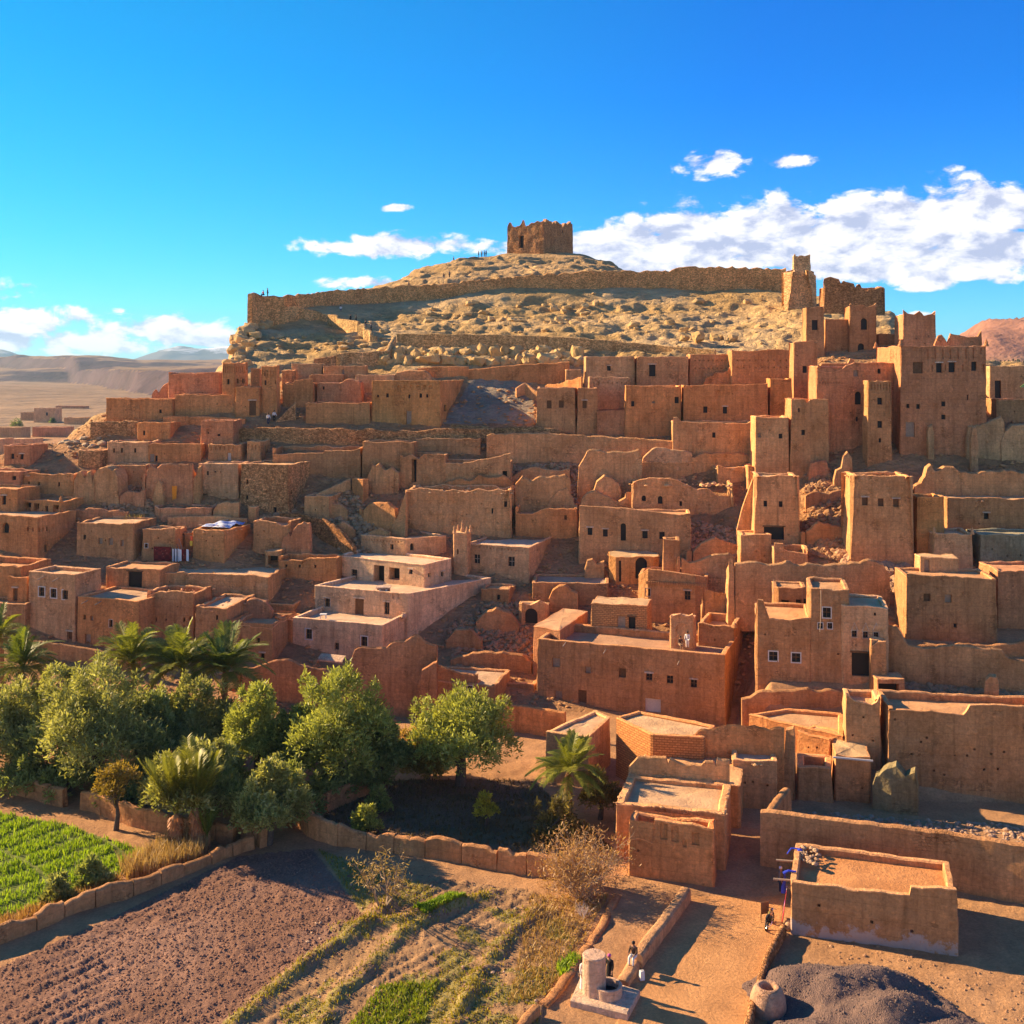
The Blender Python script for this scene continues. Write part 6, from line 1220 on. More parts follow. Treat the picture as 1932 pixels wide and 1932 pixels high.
# ---------------------------------------------------------------- the well
pf = pxZ(1130, 1880, 0); WR = Root('well', (pf.x, pf.y, 0), 'round plastered well shaft with half round basin on a square platform', 'well')
WC = (.60, .38, .25)
pl = [pxZ(u, v, .35) for u, v in ((1076, 1887), (1184, 1913), (1208, 1868), (1150, 1850), (1094, 1846))]
mb = MB(); n = len(pl); mb.add([(p.x, p.y, -.3) for p in pl]+[(p.x, p.y, .31) for p in pl]+[(p.x*.97+pf.x*.03, p.y*.97+pf.y*.03, .35) for p in pl], [tuple(range(2*n, 3*n))]+[(i, (i+1) % n, n+(i+1) % n, n+i) for i in range(n)]+[(n+i, n+(i+1) % n, 2*n+(i+1) % n, 2*n+i) for i in range(n)])
WR.part('platform', mb, M_MUD, (.62, .42, .28))
wc = pxZ(1121, 1872, .35); mb = MB(); mb.lathe((wc.x, wc.y, .3), [(.66, 0), (.66, .2), (.64, 2.0), (.66, 2.12), (.62, 2.17), (.3, 2.2)], 28); WR.part('shaft', mb, M_MUD, WC, 40)
mb = MB(); bx, by = wc.x+.75, wc.y-.25
pr = [(.78, 0), (.8, .62), (.74, .66), (.62, .64), (.60, .2), (.05, .18)]; mb.lathe((bx, by, .3), pr, 24); WR.part('basin', mb, M_MUD, WC, 40)
mb = MB(); mb.lathe((bx, by, .52), [(.6, 0), (.58, .02)], 20); WR.part('dark_water', mb, M_DARK)

# ---------------------------------------------------------------- clay oven, gravel
p = pxZ(1452, 1915, 0); r = Root('clay_oven', (p.x, p.y, 0), 'rounded clay bread oven with open top beside the kerb wall', 'oven')
mb = MB(); mb.lathe((p.x, p.y+.4, -.05), [(.98, 0), (1.0, .35), (.95, .8), (.78, 1.25), (.62, 1.42), (.50, 1.43), (.40, 1.36), (.36, .9), (.3, .5)], 26, 1, 1); r.part('oven_body', mb, M_MUD, (.52, .30, .18), 50)
def heap(u0, u1, v0, v1):
    xs = np.linspace(-2.0, 15.0, 190); ys = np.linspace(-8, 7, 170); o = pxZ(1462, 1880, 0)
    X, Y = np.meshgrid(xs+o.x, ys+o.y, indexing='ij'); L = []
    for (ua, va, ub, vb_, h, r) in ((1500, 1872, 1565, 1872, 1.5, 2.6), (1570, 1890, 1660, 1880, 1.75, 3.0), (1665, 1955, 1700, 1945, 2.1, 3.6), (1585, 1945, 1640, 1930, 1.3, 2.4), (1490, 1990, 1540, 1975, 1.3, 2.4), (1760, 1990, 1800, 1980, 1.5, 3.0)):
        a, b = pxZ(ua, va, 0), pxZ(ub, vb_, 0); d = linedist(X, Y, [(a.x, a.y), (b.x, b.y)]); d = np.sqrt(d*d+.12)-.3
        L.append(h*(1-d/r*(1+.14*fbm(X*.7, Y*.7, 0, 90, 3))))
    k = 7.0; Z = np.log(sum(np.exp(k*l) for l in L))/k-.12
    Z = np.maximum(Z, -.35)+.035*fbm(X*2.4, Y*2.4, 0, 91, 4)
    keep = Z > -.30; I = np.arange(X.size).reshape(X.shape)
    q = np.stack([I[:-1, :-1], I[1:, :-1], I[1:, 1:], I[:-1, 1:]], -1); k = keep[:-1, :-1] | keep[1:, :-1] | keep[1:, 1:] | keep[:-1, 1:]
    global HEAP; HEAP = (X, Y, Z)
    q = q[k]; us, inv = np.unique(q, return_inverse=True)
    return np.stack([X, Y, Z], -1).reshape(-1, 3)[us], inv.reshape(q.shape)
m, T = newmat('gravel'); g = T.n('ShaderNodeNewGeometry'); P = g.outputs['Position']
a_ = T.noise(P, 14, 5, .75); b_ = T.noise(P, 1.2, 4, .6); vo = T.n('ShaderNodeTexVoronoi', {'Scale': 16, 'Vector': P})
c_ = T.mix(T.rng(b_, .35, .7, 0, 1), (.17, .11, .09, 1), (.24, .15, .115, 1)); c_ = T.mix(.9, c_, T.ramp(a_, [(.3, .6), (.7, 1.35)]), 'MULTIPLY')
finish(T, c_, .95, T.m('ADD', a_, vo.outputs[0]), .9, .08, .15); M_GRAVEL = m
co, q = heap(0, 0, 0, 0); me = mesh_np('gravel_heap', co, q.astype(np.int32)); smooth(me, 0); o = link('gravel_heap', me, M_GRAVEL); tag(o, 'dark purplish gravel heap with several rounded peaks beside the clay oven', 'gravel heap', kind='thing')

# ---------------------------------------------------------------- boulders of the hill
def ico_rock(seed, sub=3):
    import bmesh
    g = np.random.default_rng(seed); bm = bmesh.new(); bmesh.ops.create_icosphere(bm, subdivisions=sub, radius=1)
    P = np.array([v.co for v in bm.verts]); P = P/np.max(np.abs(P), axis=1)[:, None]**.5
    for k in range(13):
        n = g.normal(size=3); n /= np.linalg.norm(n); d = g.uniform(.55, .85); t = P@n-d; P = P-np.where(t > 0, t, 0)[:, None]*n*.98
    P *= (1+.16*fbm(P[:, 0]*2.3+seed*7, P[:, 1]*2.3, P[:, 2]*2.3, seed, 3))[:, None]
    for v, p in zip(bm.verts, P): v.co = Vector(p)
    me = bpy.data.meshes.new('boulder'); bm.to_mesh(me); bm.free(); smooth(me, 14); return me
m, T = newmat('boulder_rock'); g = T.n('ShaderNodeNewGeometry'); P = g.outputs['Position']; oi = T.n('ShaderNodeObjectInfo')
a_ = T.noise(P, .9, 7, .65); b_ = T.noise(P, 5, 6, .7)
c_ = T.mix(1.0, oi.outputs['Color'], T.ramp(a_, [(.28, .72), (.72, 1.22)]), 'MULTIPLY'); c_ = T.mix(.8, c_, T.ramp(b_, [(.3, .78), (.7, 1.18)]), 'MULTIPLY')
finish(T, c_, .95, T.m('ADD', b_, T.m('MULTIPLY', a_, 2)), .8, .2, .15); M_BOULDER = m
_hk = np.argwhere(HEAP[2] > -.05); _hr = random.Random(2)
rocks('loose_gravel', 2600, lambda r: (lambda i: (HEAP[0][i[0], i[1]]+r.uniform(-.05, .05), HEAP[1][i[0], i[1]]+r.uniform(-.05, .05), HEAP[2][i[0], i[1]]+.01))(_hk[r.randrange(len(_hk))]), .025, .085, (.24, .165, .13), seed=71, mat=M_BOULDER)
RM = [ico_rock(s) for s in range(7)]; rr = random.Random(5)
def boulder(u, v, w, h, label, group, col, lift=.25):
    Y = Yg(u, v); s = w/2/F*Y; z = Zt(u, Y); hz = h/2/F*Y
    o = link('boulder', RM[rr.randrange(7)], M_BOULDER, None, (lambda k: tuple(q*k for q in col))(rr.uniform(.86, 1.14))); o.location = ((u-CX)/F*Y, Y, z+hz*lift)
    o.scale = (s, s*rr.uniform(.8, 1.2), hz*1.15); o.rotation_euler = (rr.uniform(-.2, .2), rr.uniform(-.2, .2), rr.uniform(0, 6.28) if abs(w-h) < 8 else rr.uniform(-.3, .3)); tag(o, label, 'boulder', group, 'thing')
SAND = (.60, .375, .155); PALE = (.59, .38, .165)
boulder(1316, 656, 29, 27, 'biggest round tan boulder resting at the right foot of the slope', 'round boulders at the slope foot', SAND, .8)
boulder(1352, 646, 36, 24, 'broad tan boulder just right of the biggest round one', 'round boulders at the slope foot', SAND, .6)
boulder(1382, 645, 20, 20, 'smaller round boulder leaning on the broad tan one', 'round boulders at the slope foot', SAND, .6)
boulder(1290, 648, 22, 16, 'low boulder left of the biggest round boulder', 'round boulders at the slope foot', SAND, .5)
for k in range(58):
    u = 716+(k % 29)*13.2+rr.uniform(-5, 5); v = (690 if k < 29 else 676)+rr.uniform(-4, 3); w = rr.uniform(22, 46); h = rr.uniform(20, 34)
    boulder(u, v, w, h, 'yellowish blocky boulder in the rock band above the orange terrace wall', 'boulders above the orange terrace wall', (.62, .39, .155), .15)
for k in range(34):
    f = (k % 17)/16; v = 596+94*f+rr.uniform(-4, 4); u = (470-36*min(1, f*1.25)+8*max(0, f-.8)*5)+rr.uniform(-3, 5)+(k//17)*rr.uniform(10, 34); w = rr.uniform(18, 38)
    boulder(u, v, w, w*rr.uniform(.5, .9), 'craggy block of the cliff end at the left shoulder of the hill', 'craggy blocks of the cliff end', (.60, .375, .16), .2)
for k in range(64):
    b = k % 3
    if b == 0: u = rr.uniform(780, 1120); v = 606+10*math.sin(u*.013)+rr.uniform(-9, 7)
    elif b == 1: u = rr.uniform(860, 1480); v = 590-.02*(u-860)+rr.uniform(-10, 8)
    else: u = rr.uniform(760, 1470); v = rr.uniform(598, 636)
    w = rr.uniform(10, 26); boulder(u, v, w, w*rr.uniform(.45, .7), 'pale weathered boulder half buried in the slope under the fort wall', 'boulders on the slope under the fort wall', PALE, .25)
for k in range(26):
    u = rr.uniform(500, 740); v = rr.uniform(632, 676); w = rr.uniform(10, 24); boulder(u, v, w, w*.5, 'pale slab of rock on the left shoulder below the golden stairs', 'rock slabs on the left shoulder', PALE, .2)
for k in range(16):
    u = rr.uniform(110, 215); v = rr.uniform(812, 846); w = rr.uniform(9, 22); boulder(u, v, w, w*.5, 'sunlit yellowish rock on the lower left slope', 'rocks on the lower left slope', (.58, .40, .23), .2)
rocks('scree_rubble', 700, lambda r: (lambda u, Y: ((u-CX)/F*Y, Y, Zt(u, Y)+.02))(r.uniform(440, 1500), r.uniform(186, 262)), .12, .55, (.58, .375, .165), seed=6, mat=M_BOULDER)
rocks('slope_rubble', 10000, lambda r: (lambda u, Y: ((u-CX)/F*Y, Y, Zt(u, Y)+.02))(r.uniform(-40, 1960), r.uniform(114, 176)), .08, .5, (.52, .265, .11), seed=7, mat=M_BOULDER)

def drift(name, px, n, s0, s1, col, seed):
    us_ = [p[0] for p in px]; vs__ = [p[1] for p in px]; out = []; q = random.Random(seed)
    while len(out) < n:
        u, v = q.uniform(min(us_), max(us_)), q.uniform(min(vs__), max(vs__))
        if inpoly(np.array([u]), np.array([v]), px)[0]: Y = Yg(u, v); out.append(((u-CX)/F*Y, Y, Zt(u, Y)+.04))
    it_ = iter(out); rocks(name, n, lambda r: next(it_), s0, s1, col, seed=seed, mat=M_BOULDER, flat=.8)
drift('yard_rubble_drift', [(838, 1190), (960, 1120), (1000, 1170), (1000, 1260), (860, 1262)], 1300, .08, .5, (.46, .25, .12), 61)
drift('gully_rubble', [(1520, 880), (1605, 880), (1605, 1060), (1520, 1050)], 1100, .12, .6, (.46, .25, .115), 62)
drift('slope_rubble_drift', [(900, 880), (1095, 878), (1090, 960), (960, 900)], 600, .12, .6, (.50, .29, .15), 63)
drift('slope_rubble_drift', [(450, 985), (660, 930), (760, 1000), (660, 1050), (560, 985)], 700, .12, .6, (.52, .30, .15), 64)
drift('slope_rubble_drift', [(180, 890), (290, 900), (290, 985), (200, 975)], 500, .1, .5, (.50, .28, .14), 65)
drift('yard_rubble_drift', [(1640, 1290), (1932, 1300), (1932, 1335), (1690, 1335)], 700, .1, .5, (.44, .25, .125), 66)
drift('slope_rubble_drift', [(1580, 1040), (1720, 1070), (1700, 1120), (1600, 1090)], 500, .15, .8, (.50, .29, .16), 67)
drift('slope_rubble_drift', [(1290, 980), (1420, 1000), (1400, 1060), (1300, 1050)], 500, .12, .5, (.50, .29, .16), 68)

# ---------------------------------------------------------------- field detail
def inpl(x, y, poly): return bool(inpoly(np.array([x]), np.array([y]), poly)[0])
def scatter(poly, n, r):
    xs = [p[0] for p in poly]; ys = [p[1] for p in poly]; out = []
    X = np.array([r.uniform(max(min(xs), -60), max(xs)) for _ in range(n*3)]); Y = np.array([r.uniform(max(min(ys), 56), max(ys)) for _ in range(n*3)])
    k = inpoly(X, Y, poly); return list(zip(X[k], Y[k]))[:n]
r_ = random.Random(3); CP = scatter(PLOT_PLOUGH, 9000, r_); CR = scatter(PLOT_ROUGH, 2200, r_)
it = iter(CP+CR); rocks('soil_clods', len(CP+CR), lambda r: (lambda p: (p[0], p[1], Zt(CX+F*p[0]/p[1], p[1])+.01))(next(it)), .03, .11, (.29, .155, .10), seed=8, mat=M_ROOF)
it = iter(scatter(wpoly([(560, 1640), (1130, 1690), (1000, 1930), (500, 1930)]), 220, r_)); rocks('field_stones', 90, lambda r: (lambda p: (p[0], p[1], Zt(CX+F*p[0]/p[1], p[1])+.02))(next(it)), .06, .16, (.52, .36, .24), seed=9, mat=M_ROOF)
it = iter(scatter(wpoly([(1440, 1740), (1932, 1850), (1990, 1940), (1760, 1940), (1650, 1850)]), 900, r_)); rocks('yard_rubble', 260, lambda r: (lambda p: (p[0], p[1], Zt(CX+F*p[0]/p[1], p[1])+.01))(next(it)), .03, .14, (.42, .24, .13), seed=10, mat=M_ROOF)
it = iter(scatter(wpoly([(1480, 1530), (1932, 1560), (1990, 1600), (1800, 1580)]), 900, r_)); rocks('court_rubble', 600, lambda r: (lambda p: (p[0], p[1], Zt(CX+F*p[0]/p[1], p[1])+.01))(next(it)), .05, .3, (.44, .29, .19), seed=12, mat=M_ROOF)
def blades(name, pts, h0, h1, w, mat, lean=.5, color=(1, 1, 1), seed=1, curve=.3, kind='stuff'):
    """pts (n,3): bent grass blades, two quads each"""
    g = np.random.default_rng(seed); P = np.asarray(pts, float); n = len(P); a = g.uniform(0, 6.283, n); h = g.uniform(h0, h1, n); ln = g.normal(0, lean, n)*h
    d = np.stack([np.cos(a), np.sin(a), np.zeros(n)], 1); s = np.stack([-np.sin(a), np.cos(a), np.zeros(n)], 1)*w*g.uniform(.6, 1.3, n)[:, None]
    up = np.array([0, 0, 1.0]); m1 = P+up*(h*.55)[:, None]+d*(ln*.4)[:, None]; t = P+up*(h*(1-curve*.2))[:, None]+d*ln[:, None]
    V = np.stack([P-s, P+s, m1+s*.8, m1-s*.8, t+s*.15, t-s*.15], 1).reshape(-1, 3); b = np.arange(n)[:, None]*6
    Q = np.concatenate([b+np.array([[0, 1, 2, 3]]), b+np.array([[3, 2, 4, 5]])], 1).reshape(-1, 4)
    return leafmesh(name, V, Q, np.repeat(np.clip(g.normal(.5, .25, n), 0, 1), 6), mat, color, kind=kind)
def leafmesh(name, V, Q, rnd, mat, color=(1, 1, 1), parent=None, kind=None, org=None):
    if org is not None: V = V-np.asarray(org)
    me = mesh_np(name, V, Q.astype(np.int32)); at = me.attributes.new('rnd', 'FLOAT', 'POINT'); at.data.foreach_set('value', rnd.astype(np.float32))
    o = link(name, me, mat, parent, color)
    if kind: o['kind'] = kind
    return o
def gz(pts): return [(x, y, Zt(CX+F*x/y, y)) for x, y in pts]
g_ = random.Random(4); S1 = []
for x, y in scatter(PLOT_CROP, 52000, g_):
    s = x*FDIR[0]+y*FDIR[1]; t = -x*FDIR[1]+y*FDIR[0]
    s2 = s+.25*math.sin(t*.7); t2 = t+.3*math.sin(s*.5)
    if (s2 % 2.3) < .5 or (t2 % 5.6) < .35: continue
    if g_.random() < .25+.3*math.sin(x*.9)*math.sin(y*.7): continue
    S1.append((x, y))
blades('crop_grass', gz(S1), .18, .42, .035, M_GRASS, .35, seed=2)
blades('field_weeds', gz([p for p in scatter(PLOT_ROUGH, 15000, g_) if fbm(np.array(p[0]*.35+3), np.array(p[1]*.35), 0, 31, 4) > .0]), .06, .2, .03, M_GRASS, .6, (1.1, .62, .8), seed=3)
blades('bund_grass', gz([(x+g_.gauss(0, .35), y+g_.gauss(0, .35)) for b in BUNDS for (x1, y1), (x2, y2) in zip(b[:-1], b[1:]) for k in range(260) for f in [g_.random()] for x, y in [(x1+(x2-x1)*f, y1+(y2-y1)*f)] if 57 < y < 110]), .08, .25, .03, M_GRASS, .6, (1.1, .62, .8), seed=4)
gp_ = wpoly([(780, 1720), (850, 1695), (880, 1702), (800, 1735)]); blades('green_patch', gz(scatter(gp_, 1500, g_)), .15, .35, .04, M_GRASS, .4, seed=5)
gp_ = wpoly([(1050, 1825), (1080, 1805), (1100, 1815), (1060, 1850)]); blades('green_patch', gz(scatter(gp_, 500, g_)), .2, .5, .05, M_GRASS, .5, seed=6)
gp_ = wpoly([(720, 1860), (830, 1850), (800, 1932), (640, 1960)]); blades('green_patch', gz(scatter(gp_, 2600, g_)), .1, .3, .035, M_GRASS, .5, (.9, .75, .8), seed=7)
blades('orchard_undergrowth', gz(scatter(PLOT_GARDEN, 4000, g_)), .1, .3, .05, M_DRY, .6, (.32, .30, .22), seed=8)
blades('dry_grass', gz(scatter(wpoly([(225, 1645), (300, 1600), (330, 1585), (395, 1590), (385, 1622), (300, 1650), (240, 1660)]), 3200, g_)), .5, 1.5, .03, M_DRY, .35, seed=9)
blades('dry_grass', gz(scatter(wpoly([(0, 1740), (140, 1690), (230, 1655), (230, 1668), (120, 1710), (0, 1765)]), 1800, g_)), .3, .8, .03, M_DRY, .5, (.9, .8, .7), seed=10)
blades('dry_grass', gz(scatter(wpoly([(1000, 1690), (1150, 1690), (1040, 1880), (960, 1900)]), 3000, g_)), .1, .4, .025, M_DRY, .7, (.9, .85, .6), seed=11)

# ---------------------------------------------------------------- trees
def leafcloud(centers, radii, n, size, g, up=.35, asp=2.6):
    """leaf quads on shoots through a set of lobes; denser towards each lobe's skin"""
    centers = np.asarray(centers, float); radii = np.asarray(radii, float); k = len(centers)
    wgt = (radii[:, 0]*radii[:, 2])**1.0; li = g.choice(k, n, p=wgt/wgt.sum())
    d = g.normal(size=(n, 3)); d /= np.linalg.norm(d, axis=1)[:, None]; d[:, 2] = np.where(d[:, 2] < -.35, -d[:, 2]*.6, d[:, 2])
    rad = g.uniform(.45, 1.0, n)**.6
    nz = fbm(d[:, 0]*2.2+li*3.1, d[:, 1]*2.2, d[:, 2]*2.2, 3, 3)
    rad = rad*(1+.28*nz)
    keep = fbm(d[:, 0]*3+li*5, d[:, 1]*3, d[:, 2]*3+rad*2, 8, 2) > -.42
    P = centers[li]+d*rad[:, None]*radii[li]
    P, d, nz, li = P[keep], d[keep], nz[keep], li[keep]; n = len(P)
    ax = d*.7+g.normal(size=(n, 3))*.55+np.array([0, 0, up]); ax /= np.linalg.norm(ax, axis=1)[:, None]
    sd = np.cross(ax, g.normal(size=(n, 3))); sd /= np.linalg.norm(sd, axis=1)[:, None]
    L = size*g.uniform(.6, 1.4, n)[:, None]; Wd = L/asp
    V = np.stack([P-sd*Wd*.5, P+sd*Wd*.5, P+ax*L+sd*Wd*.3, P+ax*L-sd*Wd*.3], 1).reshape(-1, 3)
    Q = np.arange(n*4).reshape(-1, 4)
    rn = np.clip(.42+.30*vnoise(P[:, 0]*.9, P[:, 1]*.9, P[:, 2]*.9, 44)+g.normal(0, .16, n), 0, 1)
    return V, Q, np.repeat(rn, 4)
def tree(name, u, vb, vt, hw, label, group=None, seed=1, n=9000, leaf=.30, mat=None, color=(1, 1, 1), trunk_h=.25, cat='tree', low=.12, lobes=11):
    if name == 'olive_tree': hw *= 1.2; low = -.06 if low < .2 else .02; lobes = 17
    g = np.random.default_rng(seed); b = pxZ(u, vb, 0); Y = b.y; hgt = (vb-vt)/F*Y; w = hw/F*Y; z0 = Zt(u, Y); b.z = z0
    r = Root(name, b, label, cat, group); C = []; Rd = []
    for k in range(lobes):
        a = k*2.4+g.uniform(0, .8); q = math.sqrt((k+.5)/lobes)*.72; f = g.uniform(.0, 1)
        lr = w*g.uniform(.34, .5); zc = hgt*(low+.22+(.62-.42*q)*g.uniform(.35, 1.0))
        C.append((b.x+math.cos(a)*q*w, b.y+math.sin(a)*q*w, z0+min(zc, hgt-lr*.9))); Rd.append((lr, lr, lr*g.uniform(.8, 1.15)))
    C.append((b.x+g.uniform(-.15, .15)*w, b.y, z0+hgt-w*.42)); Rd.append((w*.36, w*.36, w*.45))
    for k in range(16 if name == 'olive_tree' else 5):      # upright shoots along the outline
        a = g.uniform(0, 6.28); q = g.uniform(.2, .75); C.append((b.x+math.cos(a)*q*w, b.y+math.sin(a)*q*w, z0+hgt*g.uniform(.66, .97)*(1-.22*q))); Rd.append((w*.10, w*.10, w*.30))
    mb = MB(); top = Vector((b.x, b.y, z0+hgt*.55)); mb.tube([b-Vector((0, 0, .3)), b.lerp(top, .4)+Vector((.15, .1, 0)), top], [w*.085+.08, w*.06+.06, w*.03], 8)
    for c in C[:lobes]:
        s = b.lerp(top, g.uniform(.35, .9)); c = Vector(c); mb.tube([s, s.lerp(c, .55)+Vector((0, 0, .25)), c], [w*.035+.03, w*.022+.02, .015], 5, False)
    r.part('trunk', mb, M_BARK, sm=40)
    V, Q, rn = leafcloud(C, Rd, n, leaf, g); V = V-np.array(r.loc)
    o = leafmesh('crown', V, Q, rn, mat or M_OLIVE, color, r.o); return r
OLV = [(-70, 1450, 1268, 80, 'olive tree half outside the left edge of the grove'), (22, 1468, 1288, 78, 'olive tree at the left edge behind the broken crop wall'), (112, 1450, 1252, 62, 'feathery tall olive in front of the left dark palm'),
  (182, 1492, 1243, 108, 'largest broad olive tree in the grove below the three window house'), (300, 1462, 1300, 60, 'darker olive tucked behind the two upright palms'), (368, 1448, 1278, 72, 'olive tree beneath the tallest palm'),
  (482, 1488, 1288, 62, 'rounded bright olive between the palm and the tallest tree'), (560, 1492, 1330, 52, 'small dark olive hugging the left side of the tallest tree'), (638, 1500, 1258, 96, 'tallest pointed tree in the grove before the jagged ruin'),
  (868, 1482, 1302, 96, 'spreading olive standing alone with its trunk visible right of the grove'), (366, 1572, 1392, 82, 'dense grey green bush tree behind the two upright palms'), (506, 1592, 1432, 68, 'dense bush tree leaning over the field wall corner'), (722, 1490, 1360, 48, 'dim tree in the shade right of the tallest tree'), (805, 1475, 1395, 44, 'low autumn tinted bush left of the lone spreading olive')]
for i, (u, vb, vt, hw, lab) in enumerate(OLV):
    col = (1, 1, 1)
    if i in (6, 8, 9): col = (1.02, 1.08, .8)
    if i in (4, 7, 12): col = (.75, .85, .85)
    if i == 13: col = (.95, .68, .42)
    tree('olive_tree', u, vb, vt, hw, lab, 'trees of the grove', 20+i, int(12000+hw*160), .27, color=col, low=.0 if i not in (9,) else .22)
tree('shrub', 690, 1572, 1518, 33, 'rounder bright shrub nearest the segmented earth wall', 'orchard shrubs', 51, 2600, .24, color=(1.1, 1.15, .8), low=-.15, lobes=7, cat='shrub')
tree('shrub', 714, 1536, 1486, 28, 'darker shrub just behind the bright one by the earth wall', 'orchard shrubs', 52, 2000, .24, color=(.85, .98, .85), low=-.15, lobes=7, cat='shrub')
tree('shrub', 915, 1556, 1494, 22, 'narrow yellow green shrub alone in the dark orchard', 'orchard shrubs', 53, 1300, .24, color=(1.5, 1.35, .5), low=-.1, lobes=6, cat='shrub')
tree('shrub', 176, 1672, 1622, 32, 'grey green tuft bush growing on the field wall', 'tuft bushes', 54, 2600, .3, color=(.75, .85, .8), low=-.2, lobes=6, cat='shrub')
tree('shrub', 108, 1702, 1655, 30, 'smaller grey tuft bush on the field wall further left of the bigger tuft', 'tuft bushes', 55, 2200, .3, color=(.78, .82, .8), low=-.2, lobes=6, cat='shrub')
tree('autumn_tree', 218, 1566, 1438, 46, 'small autumn tree with orange brown leaves and a forked bare trunk', None, 56, 2000, .24, color=(.95, .66, .4), low=.2, lobes=8)
tree('shrub', 1132, 1545, 1448, 44, 'dark brownish shrub drooping beside the palm and the barns', 'orchard shrubs', 57, 4200, .26, color=(.7, .5, .42), low=-.1, lobes=9, cat='shrub')
tree('shrub', 1055, 1590, 1500, 60, 'dull low bush in shade below the palm', 'orchard shrubs', 58, 3200, .26, color=(.5, .4, .4), low=-.2, lobes=7, cat='shrub')
tree('shrub', 770, 1400, 1375, 30, 'orange lit weeds at the ruin foot', 'orchard shrubs', 59, 700, .24, color=(1.0, .66, .4), low=-.2, lobes=5, cat='shrub')
for k, (u, vb, vt, hw, lab) in enumerate(((70, 1430, 1300, 70, 'shaded olive behind the left edge trees under the dark palm'), (255, 1425, 1318, 50, 'low olive at the foot of the golden green palm'), (342, 1428, 1322, 46, 'low olive hiding the foot of the tallest bright palm'), (425, 1432, 1318, 48, 'low olive hiding the foot of the darker palm'), (560, 1440, 1345, 44, 'low olive against the peaked old wall'))):
    tree('olive_tree', u, vb, vt, hw, lab, 'trees of the grove', 120+k, 7000, .28, color=(.85, .95, .85))
for k, (u, vb, vt, hw) in enumerate(((40, 1500, 1420, 60), (130, 1500, 1415, 60), (235, 1515, 1440, 60), (300, 1500, 1400, 55), (425, 1520, 1410, 60), (560, 1545, 1440, 50), (620, 1510, 1420, 55), (690, 1495, 1400, 50))):
    tree('grove_bush', u, vb, vt, hw, ['bush under the left edge olive above the broken crop wall', 'bush in the shade below the feathery tall olive', 'bush at the foot of the largest broad olive', 'bush just behind the dense grey green bush tree', 'bush right of the upright fan palms under the grove', 'bush filling the gap behind the dense corner bush tree', 'bush at the foot of the tallest pointed tree', 'bush in deep shade right of the tallest pointed tree'][k], 'undergrowth bushes of the grove', 80+k, 4200, .32, color=(.8, .9, .9), low=-.2, lobes=9, cat='bush')
# leafless bushes
def twigs(name, u, vb, h, w, label, n, seed, mat, cat='bush', rt=.03, leaves=0, lean=.8, trunk=False, lcol=(1, 1, 1)):
    rr = random.Random(seed); b = pxZ(u, vb, 0); b.z = Zt(u, b.y); r = Root(name, b, label, cat); mb = MB(); tips = []
    def grow(p, d, L, rad, lev):
        k = 3; pts = [p]; q = p
        for i in range(k):
            d = (d+Vector((rr.gauss(0, .16), rr.gauss(0, .16), rr.gauss(.03, .1)))).normalized(); q = q+d*L/k; pts.append(q)
        mb.tube(pts, [rad, rad*.8, rad*.6, rad*.35], 4 if lev < 2 else 3, False)
        if lev >= 3: tips.append(q); return
        for i in range(3 if lev else 4):
            s = pts[rr.choice((1, 2, 3))]; nd = (d+Vector((rr.gauss(0, .55), rr.gauss(0, .55), rr.gauss(.1, .35)))).normalized(); grow(s, nd, L*rr.uniform(.5, .75), rad*.55, lev+1)
    for i in range(n):
        a = rr.uniform(0, 6.28); t = rr.uniform(.1, lean); grow(b+Vector((math.cos(a)*w*.12, math.sin(a)*w*.12, -.1)), Vector((math.cos(a)*t, math.sin(a)*t, 1)).normalized(), h*rr.uniform(.38, .6), rt, 0)
    r.part('branches', mb, mat)
    if leaves:
        g = np.random.default_rng(seed); T_ = np.array([tips[rr.randrange(len(tips))] for _ in range(leaves)])+g.normal(0, .22, (leaves, 3)); n_ = leaves
        ax = g.normal(size=(n_, 3))+np.array([0, 0, .4]); ax /= np.linalg.norm(ax, axis=1)[:, None]; sd = np.cross(ax, g.normal(size=(n_, 3))); sd /= np.linalg.norm(sd, axis=1)[:, None]
        L = .2*g.uniform(.6, 1.5, n_)[:, None]; V = np.stack([T_-sd*L*.12, T_+sd*L*.12, T_+ax*L+sd*L*.08, T_+ax*L-sd*L*.08], 1).reshape(-1, 3)-np.array(r.loc)
        leafmesh('dry_leaves', V, np.arange(n_*4).reshape(-1, 4), np.repeat(g.uniform(0, 1, n_), 4), M_DRY, lcol, r.o)
    return r
twigs('thorn_bush', 1098, 1690, 3.7, 3.6, 'big pale dry thorn bush at the end of the segmented earth wall', 34, 1, plain('pale_twig', (.46, .32, .22), .9), rt=.045, leaves=5200, lean=1.05, lcol=(.95, .82, .78))
twigs('bare_tree', 722, 1716, 4.0, 2.0, 'thin bare little tree in the middle of the ploughed field', 3, 2, M_TWIG, 'tree', rt=.09, leaves=700, lean=.5, lcol=(.8, .8, .6))
twigs('dry_bush', 1104, 1735, 1.1, .8, 'small whitish dry twig bush near the channel edge', 8, 3, plain('bleached_twig', (.62, .5, .4), .9), rt=.022, lean=1.2)
twigs('dry_bush', 1112, 1700, 1.4, .8, 'scrappy dead stalks in front of the thorn bush', 7, 4, M_TWIG, rt=.02, lean=.7)
